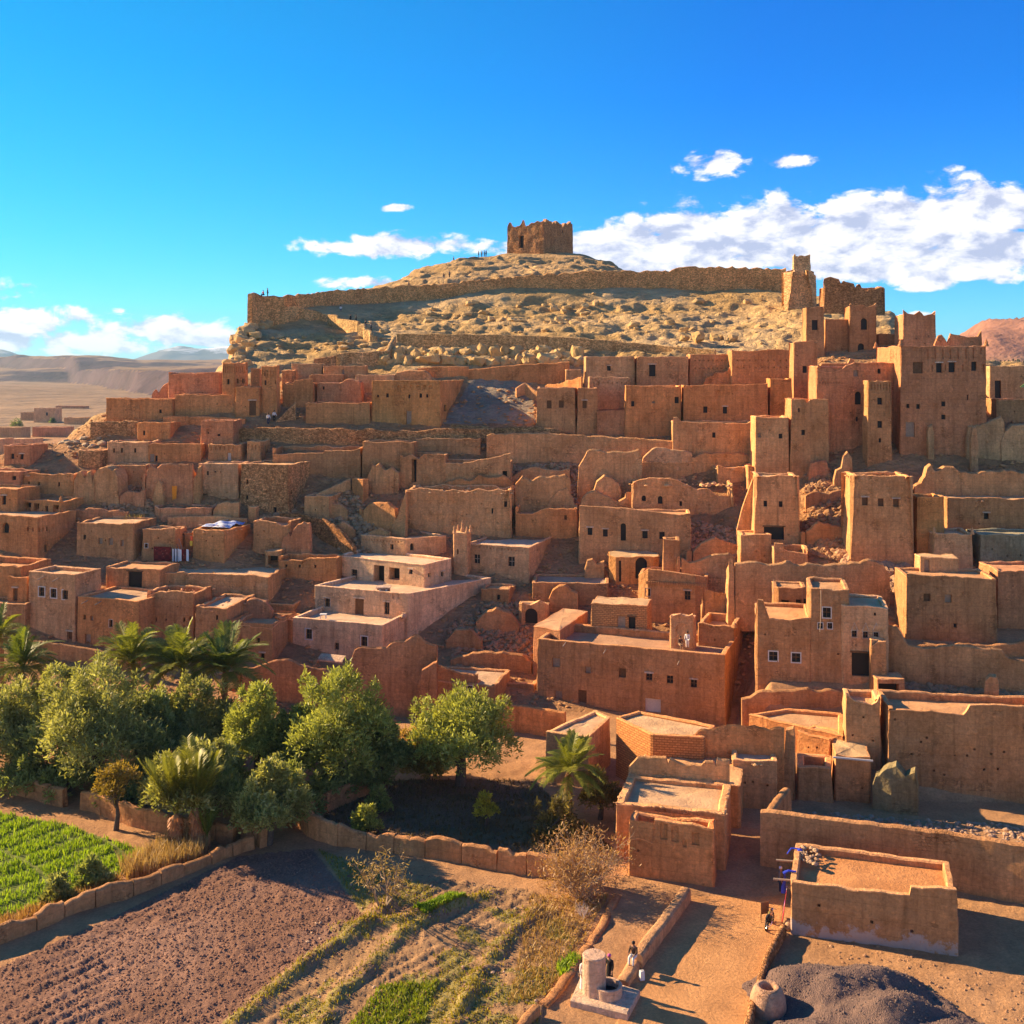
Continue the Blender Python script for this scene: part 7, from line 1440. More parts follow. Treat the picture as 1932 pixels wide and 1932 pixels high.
# palms
def frondmesh(name, L, droop, rise, g, n=28, wl=.55):
    V = []; Q = []; pts = []
    for i in range(13):
        t = i/12; x = L*(t*math.cos(rise)*(1-.08*t)); z = L*(t*math.sin(rise)-droop*t**2.2); pts.append(np.array([x, 0, z]))
    pts = np.array(pts)
    def at(t): return np.array([np.interp(t, np.linspace(0, 1, 13), pts[:, k]) for k in range(3)])
    for i in range(12):      # stalk
        a, b = pts[i], pts[i+1]; w0 = .05*(1-i/13); o = len(V); V += [a+[0, -w0, 0], a+[0, w0, 0], b+[0, w0*.9, 0], b+[0, -w0*.9, 0]]; Q.append((o, o+1, o+2, o+3))
    for k in range(n):
        t = .16+.84*(k+.5)/n; p = at(t); d = at(min(1, t+.02))-at(max(0, t-.02)); d /= np.linalg.norm(d)
        l = wl*L/4*(.45+1.1*math.sin(math.pi*min(1, t*.9+.05)))*g.uniform(.85, 1.15)
        for s in (-1, 1):
            e = d*.62+np.array([0, s*.72, .22-.25*g.random()]); e /= np.linalg.norm(e); wv = np.cross(e, [0, 0, 1.0]); wv /= np.linalg.norm(wv); wv = wv*.045*L/4
            tip = p+e*l+np.array([0, 0, -.14*l]); mid = p+e*l*.5; o = len(V); V += [p-wv*.5, p+wv*.5, mid+wv, mid-wv, tip+wv*.15, tip-wv*.15]; Q += [(o, o+1, o+2, o+3), (o+3, o+2, o+4, o+5)]
    V = np.array(V); Q = np.array(Q); me = mesh_np(name, V, Q.astype(np.int32)); at_ = me.attributes.new('rnd', 'FLOAT', 'POINT'); at_.data.foreach_set('value', np.clip(g.normal(.5, .22, len(V)), 0, 1).astype(np.float32))
    me.materials.append(M_PALM); return me
gq = np.random.default_rng(8); FR = [frondmesh('frond', 4, d, r, gq) for d, r in ((.35, .55), (.55, .65), (.75, .5), (.2, .9))]; FRU = [frondmesh('frond', 4, d, r, gq, 30, .6) for d, r in ((.05, 1.2), (.10, 1.1), (.16, 1.0))]
def palm(u, vb, vc, L, nf, label, seed, upright=False, color=(1, 1, 1), trunk=.26, group='palm trees'):
    rr = random.Random(seed); b = pxZ(u, vb, 0); b.z = Zt(u, b.y); z = ZC-(vc-HV)/F*b.y; r = Root('palm_tree', b, label, 'palm tree', group); c = Vector((b.x+rr.uniform(-.2, .2), b.y, z))
    mb = MB(); prof = []; H_ = z-b.z; k = max(4, int(H_/.22))
    for i in range(k+1): f = i/k; prof += [(trunk*(1.25-.3*f)*(1.0 if i % 2 else 1.22), f*H_-.2)]
    mb.lathe((b.x, b.y, b.z), prof+[(.05, H_+.15)], 10); r.part('trunk', mb, M_PALMTRUNK, sm=30)
    for i in range(nf):
        me = rr.choice(FRU if upright else FR); o = bpy.data.objects.new('frond', me); COL.objects.link(o); o.parent = r.o; o.location = c-r.loc+Vector((0, 0, rr.uniform(-.15, .15)))
        a = i*2.399+rr.uniform(-.2, .2); s = L/4*rr.uniform(.78, 1.1); t = (i/nf); o.scale = (s, s, s)
        o.rotation_euler = (rr.uniform(-.25, .25), (rr.uniform(-.3, .06) if upright else (-.75+1.1*t+rr.uniform(-.12, .12))), a); f = rr.uniform(.8, 1.15); o.color = (color[0]*f, color[1]*f, color[2]*f, 1)
    return r
palm(2, 1345, 1205, 4.2, 40, 'palm cut by the left edge below the arched window house', 1)
palm(40, 1385, 1262, 4.8, 46, 'bushy dark green palm left of the largest olive', 2, color=(.75, .85, .8))
palm(252, 1390, 1252, 5.2, 50, 'golden green palm behind the largest olive', 3)
palm(345, 1400, 1262, 5.6, 56, 'tallest bright palm with arching fronds in the grove', 4, color=(1.1, 1.1, 1))
palm(424, 1405, 1268, 5.2, 50, 'darker palm with hanging dead fronds right of the tallest palm', 5, color=(.8, .88, .9))
palm(1072, 1550, 1458, 3.7, 40, 'lone yellow green palm beside the barns', 6, color=(1.15, 1.1, .9))
for k, (u, vb, vc, lab) in enumerate(((332, 1600, 1538, 'left upright fan palm with shaggy orange trunk by the crop field'), (371, 1598, 1526, 'right upright fan palm taller with shaggy orange trunk'))):
    r = palm(u, vb, vc, 5.2, 22, lab, 10+k, True, (1.25, 1.15, 1.0), .42)
    g = np.random.default_rng(k); n_ = 260; H_ = (vb-vc)/F*r.loc.y; hh = g.uniform(.15, 1, n_)*H_; a = g.uniform(0, 6.28, n_); P_ = np.stack([np.cos(a)*.42, np.sin(a)*.42, hh], 1)
    dn = np.stack([np.cos(a)*.3, np.sin(a)*.3, -np.ones(n_)*.55*g.uniform(.5, 1.2, n_)], 1)*.7; sd = np.stack([-np.sin(a), np.cos(a), np.zeros(n_)], 1)*.06
    leafmesh('dead_leaf_skirt', np.stack([P_-sd, P_+sd, P_+dn+sd*.5, P_+dn-sd*.5], 1).reshape(-1, 3), np.arange(n_*4).reshape(-1, 4), np.repeat(g.uniform(0, 1, n_), 4), M_DRY, (1.0, .62, .5), r.o)
palm(395, 1600, 1578, 2.8, 9, 'young palm sprout right of the two upright fan palms', 14, True, (1.0, 1.1, 1), .1)
# tiny far trees
for k, (u, vb, h, lab) in enumerate(((32, 828, 11, 'larger dark tree among the distant village houses'), (44, 828, 6, 'smaller dull tree beside the larger distant tree'), (99, 803, 5, 'little round dark tree before the tallest village house'))):
    Yd = 73150*1.04/(vb-HV); g = np.random.default_rng(70+k); b = pxY(u, vb, Yd); r = Root('distant_tree', b, lab, 'tree', 'distant village trees')
    mb = MB(); mb.tube([b, b+Vector((0, 0, h*.5))], .25, 6); r.part('trunk', mb, M_BARK)
    V, Q, rn = leafcloud([(b.x, b.y, b.z+h*.55), (b.x+h*.15, b.y, b.z+h*.35)], [(h*.32, h*.32, h*.45), (h*.3, h*.3, h*.3)], 1400, .8, g); leafmesh('crown', V-np.array(r.loc), Q, rn, M_OLIVE, (.5, .6, .8), r.o)
# shrubs on the slope
tree_tuft = [(245, 1003, 6, 'pale yellow straw bush on the lane above the faint windows')]
blades('straw_tuft', [(lambda Y: ((238+rr.uniform(0, 34)-CX)/F*Y, Y+rr.uniform(-.6, .6), Zt(250, Y)))(Yg(250, 985)) for _ in range(500)], .4, 1.4, .05, M_DRY, .4, (1.1, 1.1, .9), seed=12)

# ================================================================ PEOPLE
def cloth(name, col, rough=.9, var=.12): return plain(name, col, rough, var, 9)
C_BLACK = cloth('black_cloth', (.014, .013, .016)); C_WHITE = cloth('white_cloth', (.72, .68, .62)); C_BROWN = cloth('brown_cloth', (.09, .05, .03)); C_BLUE = cloth('blue_cloth', (.03, .06, .55)); C_RED = cloth('red_cloth', (.45, .03, .03)); C_GREY = cloth('grey_cloth', (.14, .13, .14)); C_PINK = cloth('pink_cloth', (.55, .10, .30)); C_ORANGE = cloth('orange_cloth', (.8, .26, .02)); C_YEL = cloth('yellow_cloth', (.7, .45, .05)); C_NAVY = cloth('navy_cloth', (.025, .03, .07)); C_SKIN = plain('skin', (.34, .17, .10), .55, .08, 12); C_HAIR = plain('dark_hair', (.012, .009, .008), .6)
def skin(r, name, verts, edges, rad, mat, lev=1):
    me = bpy.data.meshes.new(name); me.from_pydata(verts, edges, []); me.update(); o = link(name, me, mat, r.o)
    md = o.modifiers.new('skin', 'SKIN'); md.use_smooth_shade = True
    if not me.skin_vertices: me.attributes.new('x', 'FLOAT', 'POINT') if 0 else None
    sv = me.skin_vertices[0].data if me.skin_vertices else None
    if sv:
        for i, q in enumerate(rad): sv[i].radius = (q if hasattr(q, '__len__') else (q, q)); sv[i].use_root = i == 0
    sd = o.modifiers.new('sub', 'SUBSURF'); sd.levels = lev; sd.render_levels = lev
    return o
def person(u, v, label, top, legs, pose='stand', face=0.0, Y=None, z=None, hat=None, scale=1.0, robe=False, group=None, hands=True, arms=None):
    """feet at picture point (u, v); the body is one skinned figure, clothing and hair are its children"""
    if Y is None: Y = Yg(u, v)
    p = pxY(u, v, Y)
    if z is not None: p.z = z
    r = Root('person', p, label, 'person', group); r.o.rotation_euler = (0, 0, face); r.o.scale = (scale,)*3
    sit = pose == 'sit'; hz = .50 if sit else .92; ln = {'stand': .03, 'walk': .06, 'bend': .55, 'sit': .10}[pose]   # forward lean (+x is forward... local -y faces the viewer)
    hip = Vector((0, 0, hz)); a = ln; up = Vector((0, -math.sin(a), math.cos(a)))
    wa, ch, sh, nk, hd = hip+up*.16, hip+up*.34, hip+up*.49, hip+up*.58, hip+up*.70+Vector((0, -.02, 0))
    ht = hd+Vector((0, -.01, .12)); V = [hip, wa, ch, sh, nk, hd, ht]; E = [(0, 1), (1, 2), (2, 3), (3, 4), (4, 5), (5, 6)]; Rr = [(.14, .11), (.125, .095), (.155, .105), (.13, .085), (.055, .055), (.085, .10), (.075, .085)]
    st = .17 if pose == 'walk' else .02
    for s in (-1, 1):
        k = len(V)
        if sit: V += [hip+Vector((s*.10, 0, -.02)), hip+Vector((s*.12, -.42, .0)), Vector((s*.12, -.46, .08)), Vector((s*.13, -.60, .03))]
        else: V += [hip+Vector((s*.10, 0, -.05)), Vector((s*.10, -.02-s*st*.6, .48)), Vector((s*.10, .03+s*st, .08)), Vector((s*.11, -.13+s*st, .03))]
        E += [(0, k), (k, k+1), (k+1, k+2), (k+2, k+3)]; Rr += [(.095, .10), (.065, .07), (.042, .045), (.035, .03)]
        k = len(V); sw = -s*st
        d1, d2 = (Vector((s*.06, -.02+sw*.5, -.28)), Vector((s*.0, -.10+sw*.6, -.22)))
        if pose == 'bend': d1, d2 = Vector((s*.03, -.18, -.22)), Vector((0, -.14, -.20))
        if sit: d1, d2 = Vector((s*.05, -.10, -.25)), Vector((-s*.05, -.22, -.04))
        if arms == 'up': d1, d2 = Vector((s*.14, -.08, -.14)), Vector((-s*.06, -.12, .22))
        S = sh+Vector((s*.19, 0, -.015)); el = S+d1; wr = el+d2; V += [S, el, wr]; E += [(3, k), (k, k+1), (k+1, k+2)]; Rr += [(.06, .06), (.042, .045), (.027, .03)]
        if hands:
            hv = d2.normalized(); pk = len(V); pm = wr+hv*.07; V.append(pm); E.append((k+2, pk)); Rr.append((.036, .02)); sd = Vector((1, 0, 0)) if abs(hv.x) < .8 else Vector((0, 1, 0))
            for j in range(4):
                f0 = len(V); L = (.075, .085, .08, .06)[j]; b = pm+sd*(.027*(j-1.5)/1.5)+hv*.03; cv = Vector((0, -.25, -.1))
                V += [b, b+hv*L*.55+cv*.03, b+hv*L*.9+cv*.10]; E += [(pk, f0), (f0, f0+1), (f0+1, f0+2)]; Rr += [(.009, .009), (.009, .009), (.007, .007)]
            f0 = len(V); V += [wr+hv*.025+sd*(-s*.035), wr+hv*.07+sd*(-s*.06)]; E += [(k+2, f0), (f0, f0+1)]; Rr += [(.011, .011), (.009, .009)]
    skin(r, 'body', V, E, Rr, C_SKIN)
    # face: nose, ears, eyes
    mb = MB(); mb.add([hd+Vector(q) for q in ((-.014, -.095, .0), (.014, -.095, .0), (0, -.125, -.005), (0, -.098, .05))], [(0, 2, 3), (2, 1, 3), (0, 1, 2), (0, 3, 1)])
    for s in (-1, 1): mb.box(hd+Vector((s*.088, .005, .01)), .018, .035, .055)
    m0 = MB(); m0.v = [(q[0]+r.loc.x, q[1]+r.loc.y, q[2]+r.loc.z) for q in mb.v]; m0.f = mb.f; r.part('face', m0, C_SKIN)
    m1 = MB()
    for s in (-1, 1): m1.box(hd+r.loc+Vector((s*.034, -.094, .03)), .022, .012, .01)
    m1.box(hd+r.loc+Vector((0, -.09, -.045)), .045, .012, .008); r.part('eyes_and_mouth', m1, C_HAIR)
    # jacket
    jv = [hip+up*-.03, wa, ch, sh, sh+up*.05]; jr = [(.165, .135), (.15, .12), (.178, .13), (.155, .11), (.08, .075)]; je = [(0, 1), (1, 2), (2, 3), (3, 4)]
    for s in (-1, 1):
        k = len(jv); i0 = 7+(7+ (15 if 0 else 0))*0; S = sh+Vector((s*.19, 0, -.015))
        idx = [j for j, q in enumerate(V) if (q-S).length < 1e-6][0]; jv += [V[idx], V[idx+1], V[idx+2]+(V[idx+1]-V[idx+2])*.1]; je += [(3, k), (k, k+1), (k+1, k+2)]; jr += [(.078, .078), (.06, .062), (.048, .05)]
    skin(r, 'jacket', jv, je, jr, top)
    if robe:
        mb = MB(); c = r.loc; mb.lathe((c.x, c.y, c.z+.06), [(.24, 0), (.22, .3), (.19, .62), (.175, .9), (.165, 1.0)], 14, 1.0, .8); r.part('robe', mb, legs, sm=60)
    else:
        tv = [hip]; te = []; tr = [(.155, .13)]
        for s in (-1, 1):
            k = len(tv); T0 = [q for q in V if abs(q.x-s*.10) < 1e-6 or abs(q.x-s*.12) < 1e-6][:3]; tv += T0; te += [(0, k), (k, k+1), (k+1, k+2)]; tr += [(.11, .115), (.085, .09), (.065, .07)]
        skin(r, 'trousers', tv, te, tr, legs)
    mb = MB(); c = r.loc+hd+Vector((0, .012, .045)); mb.lathe(c, [(.098, -.05), (.105, .0), (.098, .05), (.06, .09), (.01, .105)], 12, 1, 1.08); r.part('hair' if hat is None else 'headscarf', mb, hat or C_HAIR, sm=60)
    for o in r.o.children:
        if o.name.startswith(('hair', 'headscarf', 'face', 'eyes')) and pose == 'bend': pass
    return r
wy = pxZ(1185, 1835, 0).y
person(1196, 1836, 'person in a dark brown jacket and white trousers sitting on the bench wall end', C_BROWN, C_WHITE, 'sit', -.5, Y=pxZ(1183, 1812, .5).y-.05, z=.36)
person(1150, 1858, 'person in black with a pink headscarf behind the well basin', C_BLACK, C_BLACK, 'stand', -.6, Y=wc.y+.75, z=.35, hat=C_PINK, robe=True)
person(1101, 1850, 'person in a long white robe half hidden behind the well shaft', C_WHITE, C_WHITE, 'stand', .6, Y=wc.y+.35, z=.35, robe=True)
mb = MB(); q = pxZ(1211, 1846, .1); mb.box((q.x, q.y, .29), .28, .25, .52, Matrix.Rotation(.3, 3, 'Z'), .8); r = Root('white_bag', (q.x, q.y, 0), 'whitish sack standing beside the sitting person', 'bag'); r.part('sack', mb, C_WHITE); mb = MB(); mb.tube([(q.x-.06, q.y, .54), (q.x, q.y, .64), (q.x+.06, q.y, .54)], .015, 5); r.part('handle', mb, C_GREY)
hx = pxZ(1468, 1690, 0)
person(1472, 1668, 'person with a pale turban in dark clothes at the corner of the flaking house', C_GREY, C_NAVY, 'stand', 1.2, Y=pxZ(1472, 1700, 0).y+1.2, z=0, hat=cloth('pale_turban', (.55, .5, .62)))
# people on the roofs
person(1354, 1090, 'person in bright blue bending over on the roof terrace', C_BLUE, C_NAVY, 'bend', -1.0, Y=Yg(1336, 1178)+4.5, z=ZC-(1092-HV)/F*(Yg(1336, 1178)+4.5))
person(1331, 1086, 'person in pale top and dark trousers crouched left of the bright blue one', cloth('cream_cloth', (.6, .52, .4)), C_BLACK, 'bend', .8, Y=Yg(1336, 1178)+5, z=ZC-(1084-HV)/F*(Yg(1336, 1178)+5))
person(1381, 1092, 'person in black behind the lit crumbling wall right of the bright blue one', C_BLACK, C_BLACK, 'bend', .3, Y=Yg(1336, 1178)+5, z=ZC-(1098-HV)/F*(Yg(1336, 1178)+5))
person(1297, 1218, 'person in white standing inside the arched kiosk', C_WHITE, C_WHITE, 'stand', -.4, Y=KIOSK_Y-.2, z=ZC-(1223-HV)/F*(KIOSK_Y-.2))
person(1283, 1220, 'person in reddish brown beside the white clad one in the arched kiosk', C_BROWN, cloth('tan_cloth', (.3, .18, .1)), 'sit', .3, Y=KIOSK_Y-.3, z=ZC-(1224-HV)/F*(KIOSK_Y-.3))
# walkers on the hill
HP = [(856, 488, C_NAVY, C_BLACK, 'walk', 'lone person in navy walking on the skyline left of the summit'), (903, 482, C_BLACK, C_BLACK, 'stand', 'dark clad person leftmost in the skyline group'), (909, 481, C_GREY, C_BLACK, 'stand', 'person in grey in the middle of the skyline group'), (914, 480, C_BLACK, C_GREY, 'walk', 'person in black with grey trousers in the skyline group'), (917, 479, C_BROWN, C_BLACK, 'stand', 'person in brown closest to the fort in the skyline group'),
      (848, 527, C_GREY, C_BROWN, 'stand', 'person in grey standing on the slope under the skyline'), (837, 527, C_BROWN, C_GREY, 'sit', 'person in brown sitting on the slope beside the grey clad one'), (771, 537, C_NAVY, C_NAVY, 'sit', 'person in navy sitting behind the rampart end'),
      (574, 580, C_BLACK, C_BLACK, 'walk', 'person in black left of a pair on the ramp behind the bastion'), (583, 581, C_NAVY, C_BLACK, 'walk', 'person in navy right of a pair on the ramp behind the bastion'), (643, 597, C_WHITE, C_GREY, 'sit', 'pale clad person crouching at the top of the golden stairs'),
      (661, 609, C_BLACK, C_BLACK, 'stand', 'person whose dark head shows above the golden stair wall'), (672, 610, C_BROWN, C_BLACK, 'stand', 'person in brown behind the golden stair wall'), (690, 620, C_BLACK, C_NAVY, 'walk', 'person in black coming down the lower golden stairs'), (700, 625, C_NAVY, C_BLACK, 'walk', 'person in navy lowest on the golden stairs'),
      (497, 560, C_RED, C_BLACK, 'sit', 'person in red sitting on the cliff bastion'), (505, 560, C_BLACK, C_BLACK, 'stand', 'dark person beside the red clad one on the cliff bastion'), (517, 797, C_WHITE, C_BLACK, 'walk', 'person in white walking below the slim kasbah tower'), (506, 802, C_WHITE, C_NAVY, 'walk', 'person in white and navy near the terrace edge below the twin towers')]
for u, v, a, b, po, lab in HP:
    vv = v+2; Y = Yg(u, vv)
    if v < 500: Y = 290 if u < 880 else 296
    elif v in (527, 537): Y = 263+ (4 if v == 527 else 1)
    z = Zt(u, Y)+.02
    if v in (560,): z = ZC-(557-HV)/F*213-.3; Y = 213.8
    if v in (609, 610): z = None
    person(u, v, lab, a, b, po, random.Random(u).uniform(-1.5, 1.5), Y=Y, z=z, hands=False, group='walkers on the hill')

# ================================================================ PROPS
def quadcloth(root, name, A, B, C_, D, mat, n=6, sag=.05, seed=1):
    A, B, C_, D = map(Vector, (A, B, C_, D)); mb = MB(); V = []; nn = (B-A).cross(D-A).normalized()
    for i in range(n+1):
        for j in range(n+1):
            p = A.lerp(B, i/n).lerp(D.lerp(C_, i/n), j/n); V.append(p+nn*(sag*math.sin(i*2.1+seed)*(.3+j/n)+sag*.4*math.sin(j*1.7+seed)))
    mb.add(V, [(i*(n+1)+j, (i+1)*(n+1)+j, (i+1)*(n+1)+j+1, i*(n+1)+j+1) for i in range(n) for j in range(n)]); return root.part(name, mb, mat, sm=80)
# goods at the left flank of the flaking house
A, B, D = Vector(HOUSE_FR.poly[0]), Vector(HOUSE_FR.poly[1]), Vector(HOUSE_FR.poly[3]); dl = (D-A).normalized(); nl = Vector((-dl.y, dl.x)); zt_ = HOUSE_FR.zt-.3
if nl.x > 0: nl = -nl
p0 = A+dl*.5+nl*.1; r = Root('striped_carpet', (p0.x, p0.y, 1), 'pink white and violet carpet hanging on the left corner of the flaking house', 'carpet')
for k, c in enumerate((C_RED, C_PINK, C_WHITE, cloth('violet_cloth', (.28, .14, .6)))):
    a = p0+dl*(.28*k)+nl*.05; b = p0+dl*(.28*(k+1))+nl*.05; quadcloth(r, 'stripe', (a.x, a.y, 2.3), (b.x, b.y, 2.3), (b.x+nl.x*.25, b.y+nl.y*.25, .35), (a.x+nl.x*.25, a.y+nl.y*.25, .35), c, 5, .03, k)
p1 = A+dl*2.0+nl*.3; r = Root('blue_cloth', (p1.x, p1.y, 1), 'bright blue cloth tied to a wooden pole on the house flank', 'cloth')
quadcloth(r, 'sheet', (p1.x, p1.y, HOUSE_FR.zt-.1), (p1.x+dl.x*.5, p1.y+dl.y*.5, HOUSE_FR.zt-.15), (p1.x+dl.x*.45, p1.y+dl.y*.45, 1.5), (p1.x+nl.x*.2, p1.y+nl.y*.2, 1.6), C_BLUE, 6, .08)
mb = MB(); mb.tube([(p1.x+nl.x*.1, p1.y+nl.y*.1, HOUSE_FR.zt-.15), (p1.x-nl.x*.2, p1.y-nl.y*.2, HOUSE_FR.zt+.05), (p1.x-nl.x*.7, p1.y-nl.y*.7, HOUSE_FR.zt+.06)], [.09, .07, .05], 6); r.part('twisted_end', mb, C_BLUE)
r = Root('blue_rope', (p1.x, p1.y, 2.9), 'blue rope knotted over the back corner parapet of the flaking house', 'rope'); b0 = A+dl*5.6; ZT = HOUSE_FR.zt-.05; mb = MB()
mb.tube([(b0.x+nl.x*.35, b0.y+nl.y*.35, ZT-.35), (b0.x+nl.x*.1, b0.y+nl.y*.1, ZT+.05), (b0.x-nl.x*.35, b0.y-nl.y*.35, ZT+.08), (b0.x-nl.x*.5, b0.y-nl.y*.5, ZT-.3)], .05, 6); mb.lathe((b0.x-nl.x*.45, b0.y-nl.y*.45, ZT-.25), [(.1, 0), (.2, .12), (.16, .3), (.05, .36)], 8); r.part('rope', mb, C_BLUE)
for k, (t, lab) in enumerate(((1.55, 'wooden beam end nearest the front corner of the flaking house'), (4.4, 'wooden beam end near the back corner of the flaking house'))):
    b0 = A+dl*t; r = Root('beam_end', (b0.x, b0.y, 2.6), lab, 'beam', 'beam ends'); mb = MB(); mb.tube([(b0.x-nl.x*.2, b0.y-nl.y*.2, 2.72), (b0.x+nl.x*1.0, b0.y+nl.y*1.0, 2.66)], .07, 7); r.part('beam', mb, M_PALEW)
# moped parked by the kerb wall
q = pxZ(1452, 1748, 0); r = Root('moped', (q.x, q.y, 0), 'old moped with brassy tank parked by the house corner', 'moped'); MX = Matrix.Rotation(1.05, 3, 'Z'); Tm = lambda x, y, z: tuple(q+MX @ Vector((x, y, z)))
M_RUB = plain('tyre_rubber', (.02, .02, .02), .7); M_BRASS = plain('brass_paint', (.42, .30, .10), .35, .15, 8, .6); M_CHROME = plain('chrome', (.6, .58, .52), .25, .1, 8, .9)
def wheel(x):
    mb = MB(); n = 22; mb2 = MB()
    pts = [Vector((x+.29*math.cos(2*math.pi*i/n), 0, .31+.29*math.sin(2*math.pi*i/n))) for i in range(n+1)]; mb.tube([Tm(*p) for p in pts], .05, 7, False); w = r.part('wheel', mb, M_RUB, sm=60)
    mb2.tube([Tm(x, -.06, .31), Tm(x, .06, .31)], .07, 8)
    for i in range(8): a = math.pi*i/4; mb2.tube([Tm(x, 0, .31), Tm(x+.26*math.cos(a), 0, .31+.26*math.sin(a))], .008, 3)
    r.part('rim', mb2, M_CHROME, parent=w)
wheel(-.6); wheel(.6)
mb = MB(); mb.tube([Tm(-.6, 0, .31), Tm(-.15, 0, .38), Tm(.2, 0, .45), Tm(.42, 0, .85)], .04, 7); mb.tube([Tm(-.6, .09, .31), Tm(-.45, .09, .65)], .03, 6); mb.tube([Tm(-.6, -.09, .31), Tm(-.45, -.09, .65)], .03, 6); r.part('frame', mb, M_IRON)
mb = MB(); mb.tube([Tm(.6, .07, .31), Tm(.42, .06, .9)], .028, 6); mb.tube([Tm(.6, -.07, .31), Tm(.42, -.06, .9)], .028, 6); r.part('fork', mb, M_CHROME)
mb = MB(); mb.tube([Tm(.34, -.33, 1.02), Tm(.42, -.1, .98), Tm(.42, .1, .98), Tm(.34, .33, 1.02)], .022, 6); r.part('handlebar', mb, M_IRON)
mb = MB(); mb.tube([Tm(-.05, 0, .72), Tm(.15, 0, .78), Tm(.36, 0, .76)], [.11, .15, .08], 9); r.part('tank', mb, M_BRASS, sm=60)
mb = MB(); mb.tube([Tm(-.62, 0, .74), Tm(-.35, 0, .76), Tm(-.08, 0, .74)], [.08, .13, .09], 8); r.part('saddle', mb, C_BLACK, sm=60)
mb = MB(); mb.tube([Tm(.5, 0, .86), Tm(.6, 0, .86)], [.06, .09], 10); r.part('headlight', mb, M_CHROME)
mb = MB(); mb.box(Tm(.02, 0, .42), .34, .24, .28, MX); r.part('engine', mb, M_IRON); mb = MB(); mb.tube([Tm(.1, -.12, .3), Tm(-.3, -.16, .26), Tm(-.75, -.16, .34)], .04, 7); r.part('exhaust', mb, M_CHROME)
# wooden chair / panel and pot near it
q = pxZ(1443, 1738, 0); r = Root('wooden_stand', (q.x, q.y, 0), 'brown wooden board stand on thin legs behind the moped', 'stand'); mb = MB(); mb.box((q.x, q.y, .85), .55, .05, .75, Matrix.Rotation(.25, 3, 'Z')); r.part('board', mb, M_WOOD)
for x, y in ((-.22, -.12), (.22, -.05), (-.2, .25), (.2, .3)): mb = MB(); mb.tube([(q.x+x*1.25, q.y+y, 0), (q.x+x*.9, q.y+y*.2, .7)], .022, 5); r.part('leg', mb, M_WOOD)
q = pxZ(1497, 1752, 0); r = Root('clay_jar', (q.x, q.y, 0), 'leaning clay jar at the end of the kerb wall by the flaking house', 'jar'); mb = MB(); mb.lathe((q.x-.35, q.y-.2, 0), [(.12, 0), (.26, .15), (.3, .35), (.2, .55), (.1, .64), (.14, .7), (.1, .7), (.06, .6)], 14); r.part('jar', mb, M_MUD, (.6, .36, .2), 60)
# terrace bits
c = pxY(610, 1159, 124.4); r = Root('stool', (c.x, c.y, c.z-.45), 'white plastic stool on the lower white terrace', 'stool'); mb = MB(); mb.box((c.x, c.y, c.z+.02), .75, .55, .07); r.part('seat', mb, C_WHITE)
for x in (-.3, .3):
    for y in (-.2, .2): mb = MB(); mb.box((c.x+x, c.y+y, c.z-.25), .07, .07, .5); r.part('leg', mb, C_WHITE)
c = pxY(762, 1162, 125.8); r = Root('terrace_pot', (c.x, c.y, c.z-.3), 'round clay pot on the corner of the white house parapet', 'pot'); mb = MB(); mb.lathe((c.x, c.y, c.z-.35), [(.2, 0), (.34, .2), (.36, .4), (.22, .6), (.26, .68), (.2, .68)], 14); r.part('pot', mb, M_MUD, (.55, .33, .2), 60)
c0 = pxY(607, 1237, 120.9); c1 = pxY(653, 1242, 119.6); r = Root('door_canopy', c0, 'curved mud canopy over the dark door of the white terraced house', 'canopy'); mb = MB(); V = []
for i in range(9):
    f = i/8; p = Vector(c0).lerp(Vector(c1), f)
    for j in range(5): g = j/4; V += [(p.x-.25*g, p.y-1.1*g, p.z+.28-.4*g*g), (p.x-.25*g, p.y-1.1*g, p.z+.12-.4*g*g)]
fs = []
for i in range(8):
    for j in range(4): a = i*10+j*2; fs += [(a, a+2, a+12, a+10), (a+1, a+11, a+13, a+3)]
    fs.append((i*10+8, i*10+9, i*10+19, i*10+18))
mb.add(V, fs); r.part('canopy_shell', mb, M_MUD, (.58, .38, .24))
# carpets, ladder, tarpaulin in the left row
m, T = newmat('kilim'); g = T.n('ShaderNodeNewGeometry'); ch_ = T.n('ShaderNodeTexChecker', {'Scale': 2.2, 'Color1': (.10, .012, .012, 1), 'Color2': (.18, .02, .015, 1), 'Vector': g.outputs['Position']}); vo = T.n('ShaderNodeTexVoronoi', {'Scale': 2.6, 'Vector': g.outputs['Position']})
finish(T, T.mix(T.rng(vo.outputs[0], .12, .2, 1, 0), ch_.outputs[0], (.42, .16, .10, 1)), .9); M_KILIM = m
def hang(u0, u1, v0, v1, name, lab, mats, Y):
    c = pxY(u0, v1, Y); r = Root(name, c, lab, 'carpet', 'carpets hung out for sale'); n = len(mats)
    for k, mt in enumerate(mats):
        a = u0+(u1-u0)*k/n; b = u0+(u1-u0)*(k+1)/n; quadcloth(r, 'stripe' if n > 1 else 'carpet', pxY(a, v0, Y), pxY(b, v0+1, Y), pxY(b, v1+1, Y-.3), pxY(a, v1, Y-.3), mt, 5, .03, k)
hang(290, 323, 1031, 1058, 'kilim', 'large dark red patterned carpet hanging on the mud house wall', [M_KILIM], CARPET_Y-.5)
hang(325, 338, 1035, 1059, 'striped_rug', 'white striped rug beside the dark red carpet', [C_WHITE, C_GREY, C_WHITE, C_GREY, C_WHITE], CARPET_Y-.4)
hang(338, 356, 1036, 1058, 'kilim', 'small red medallion rug right of the white striped rug', [C_WHITE, M_KILIM, M_KILIM, C_WHITE], CARPET_Y-.5)
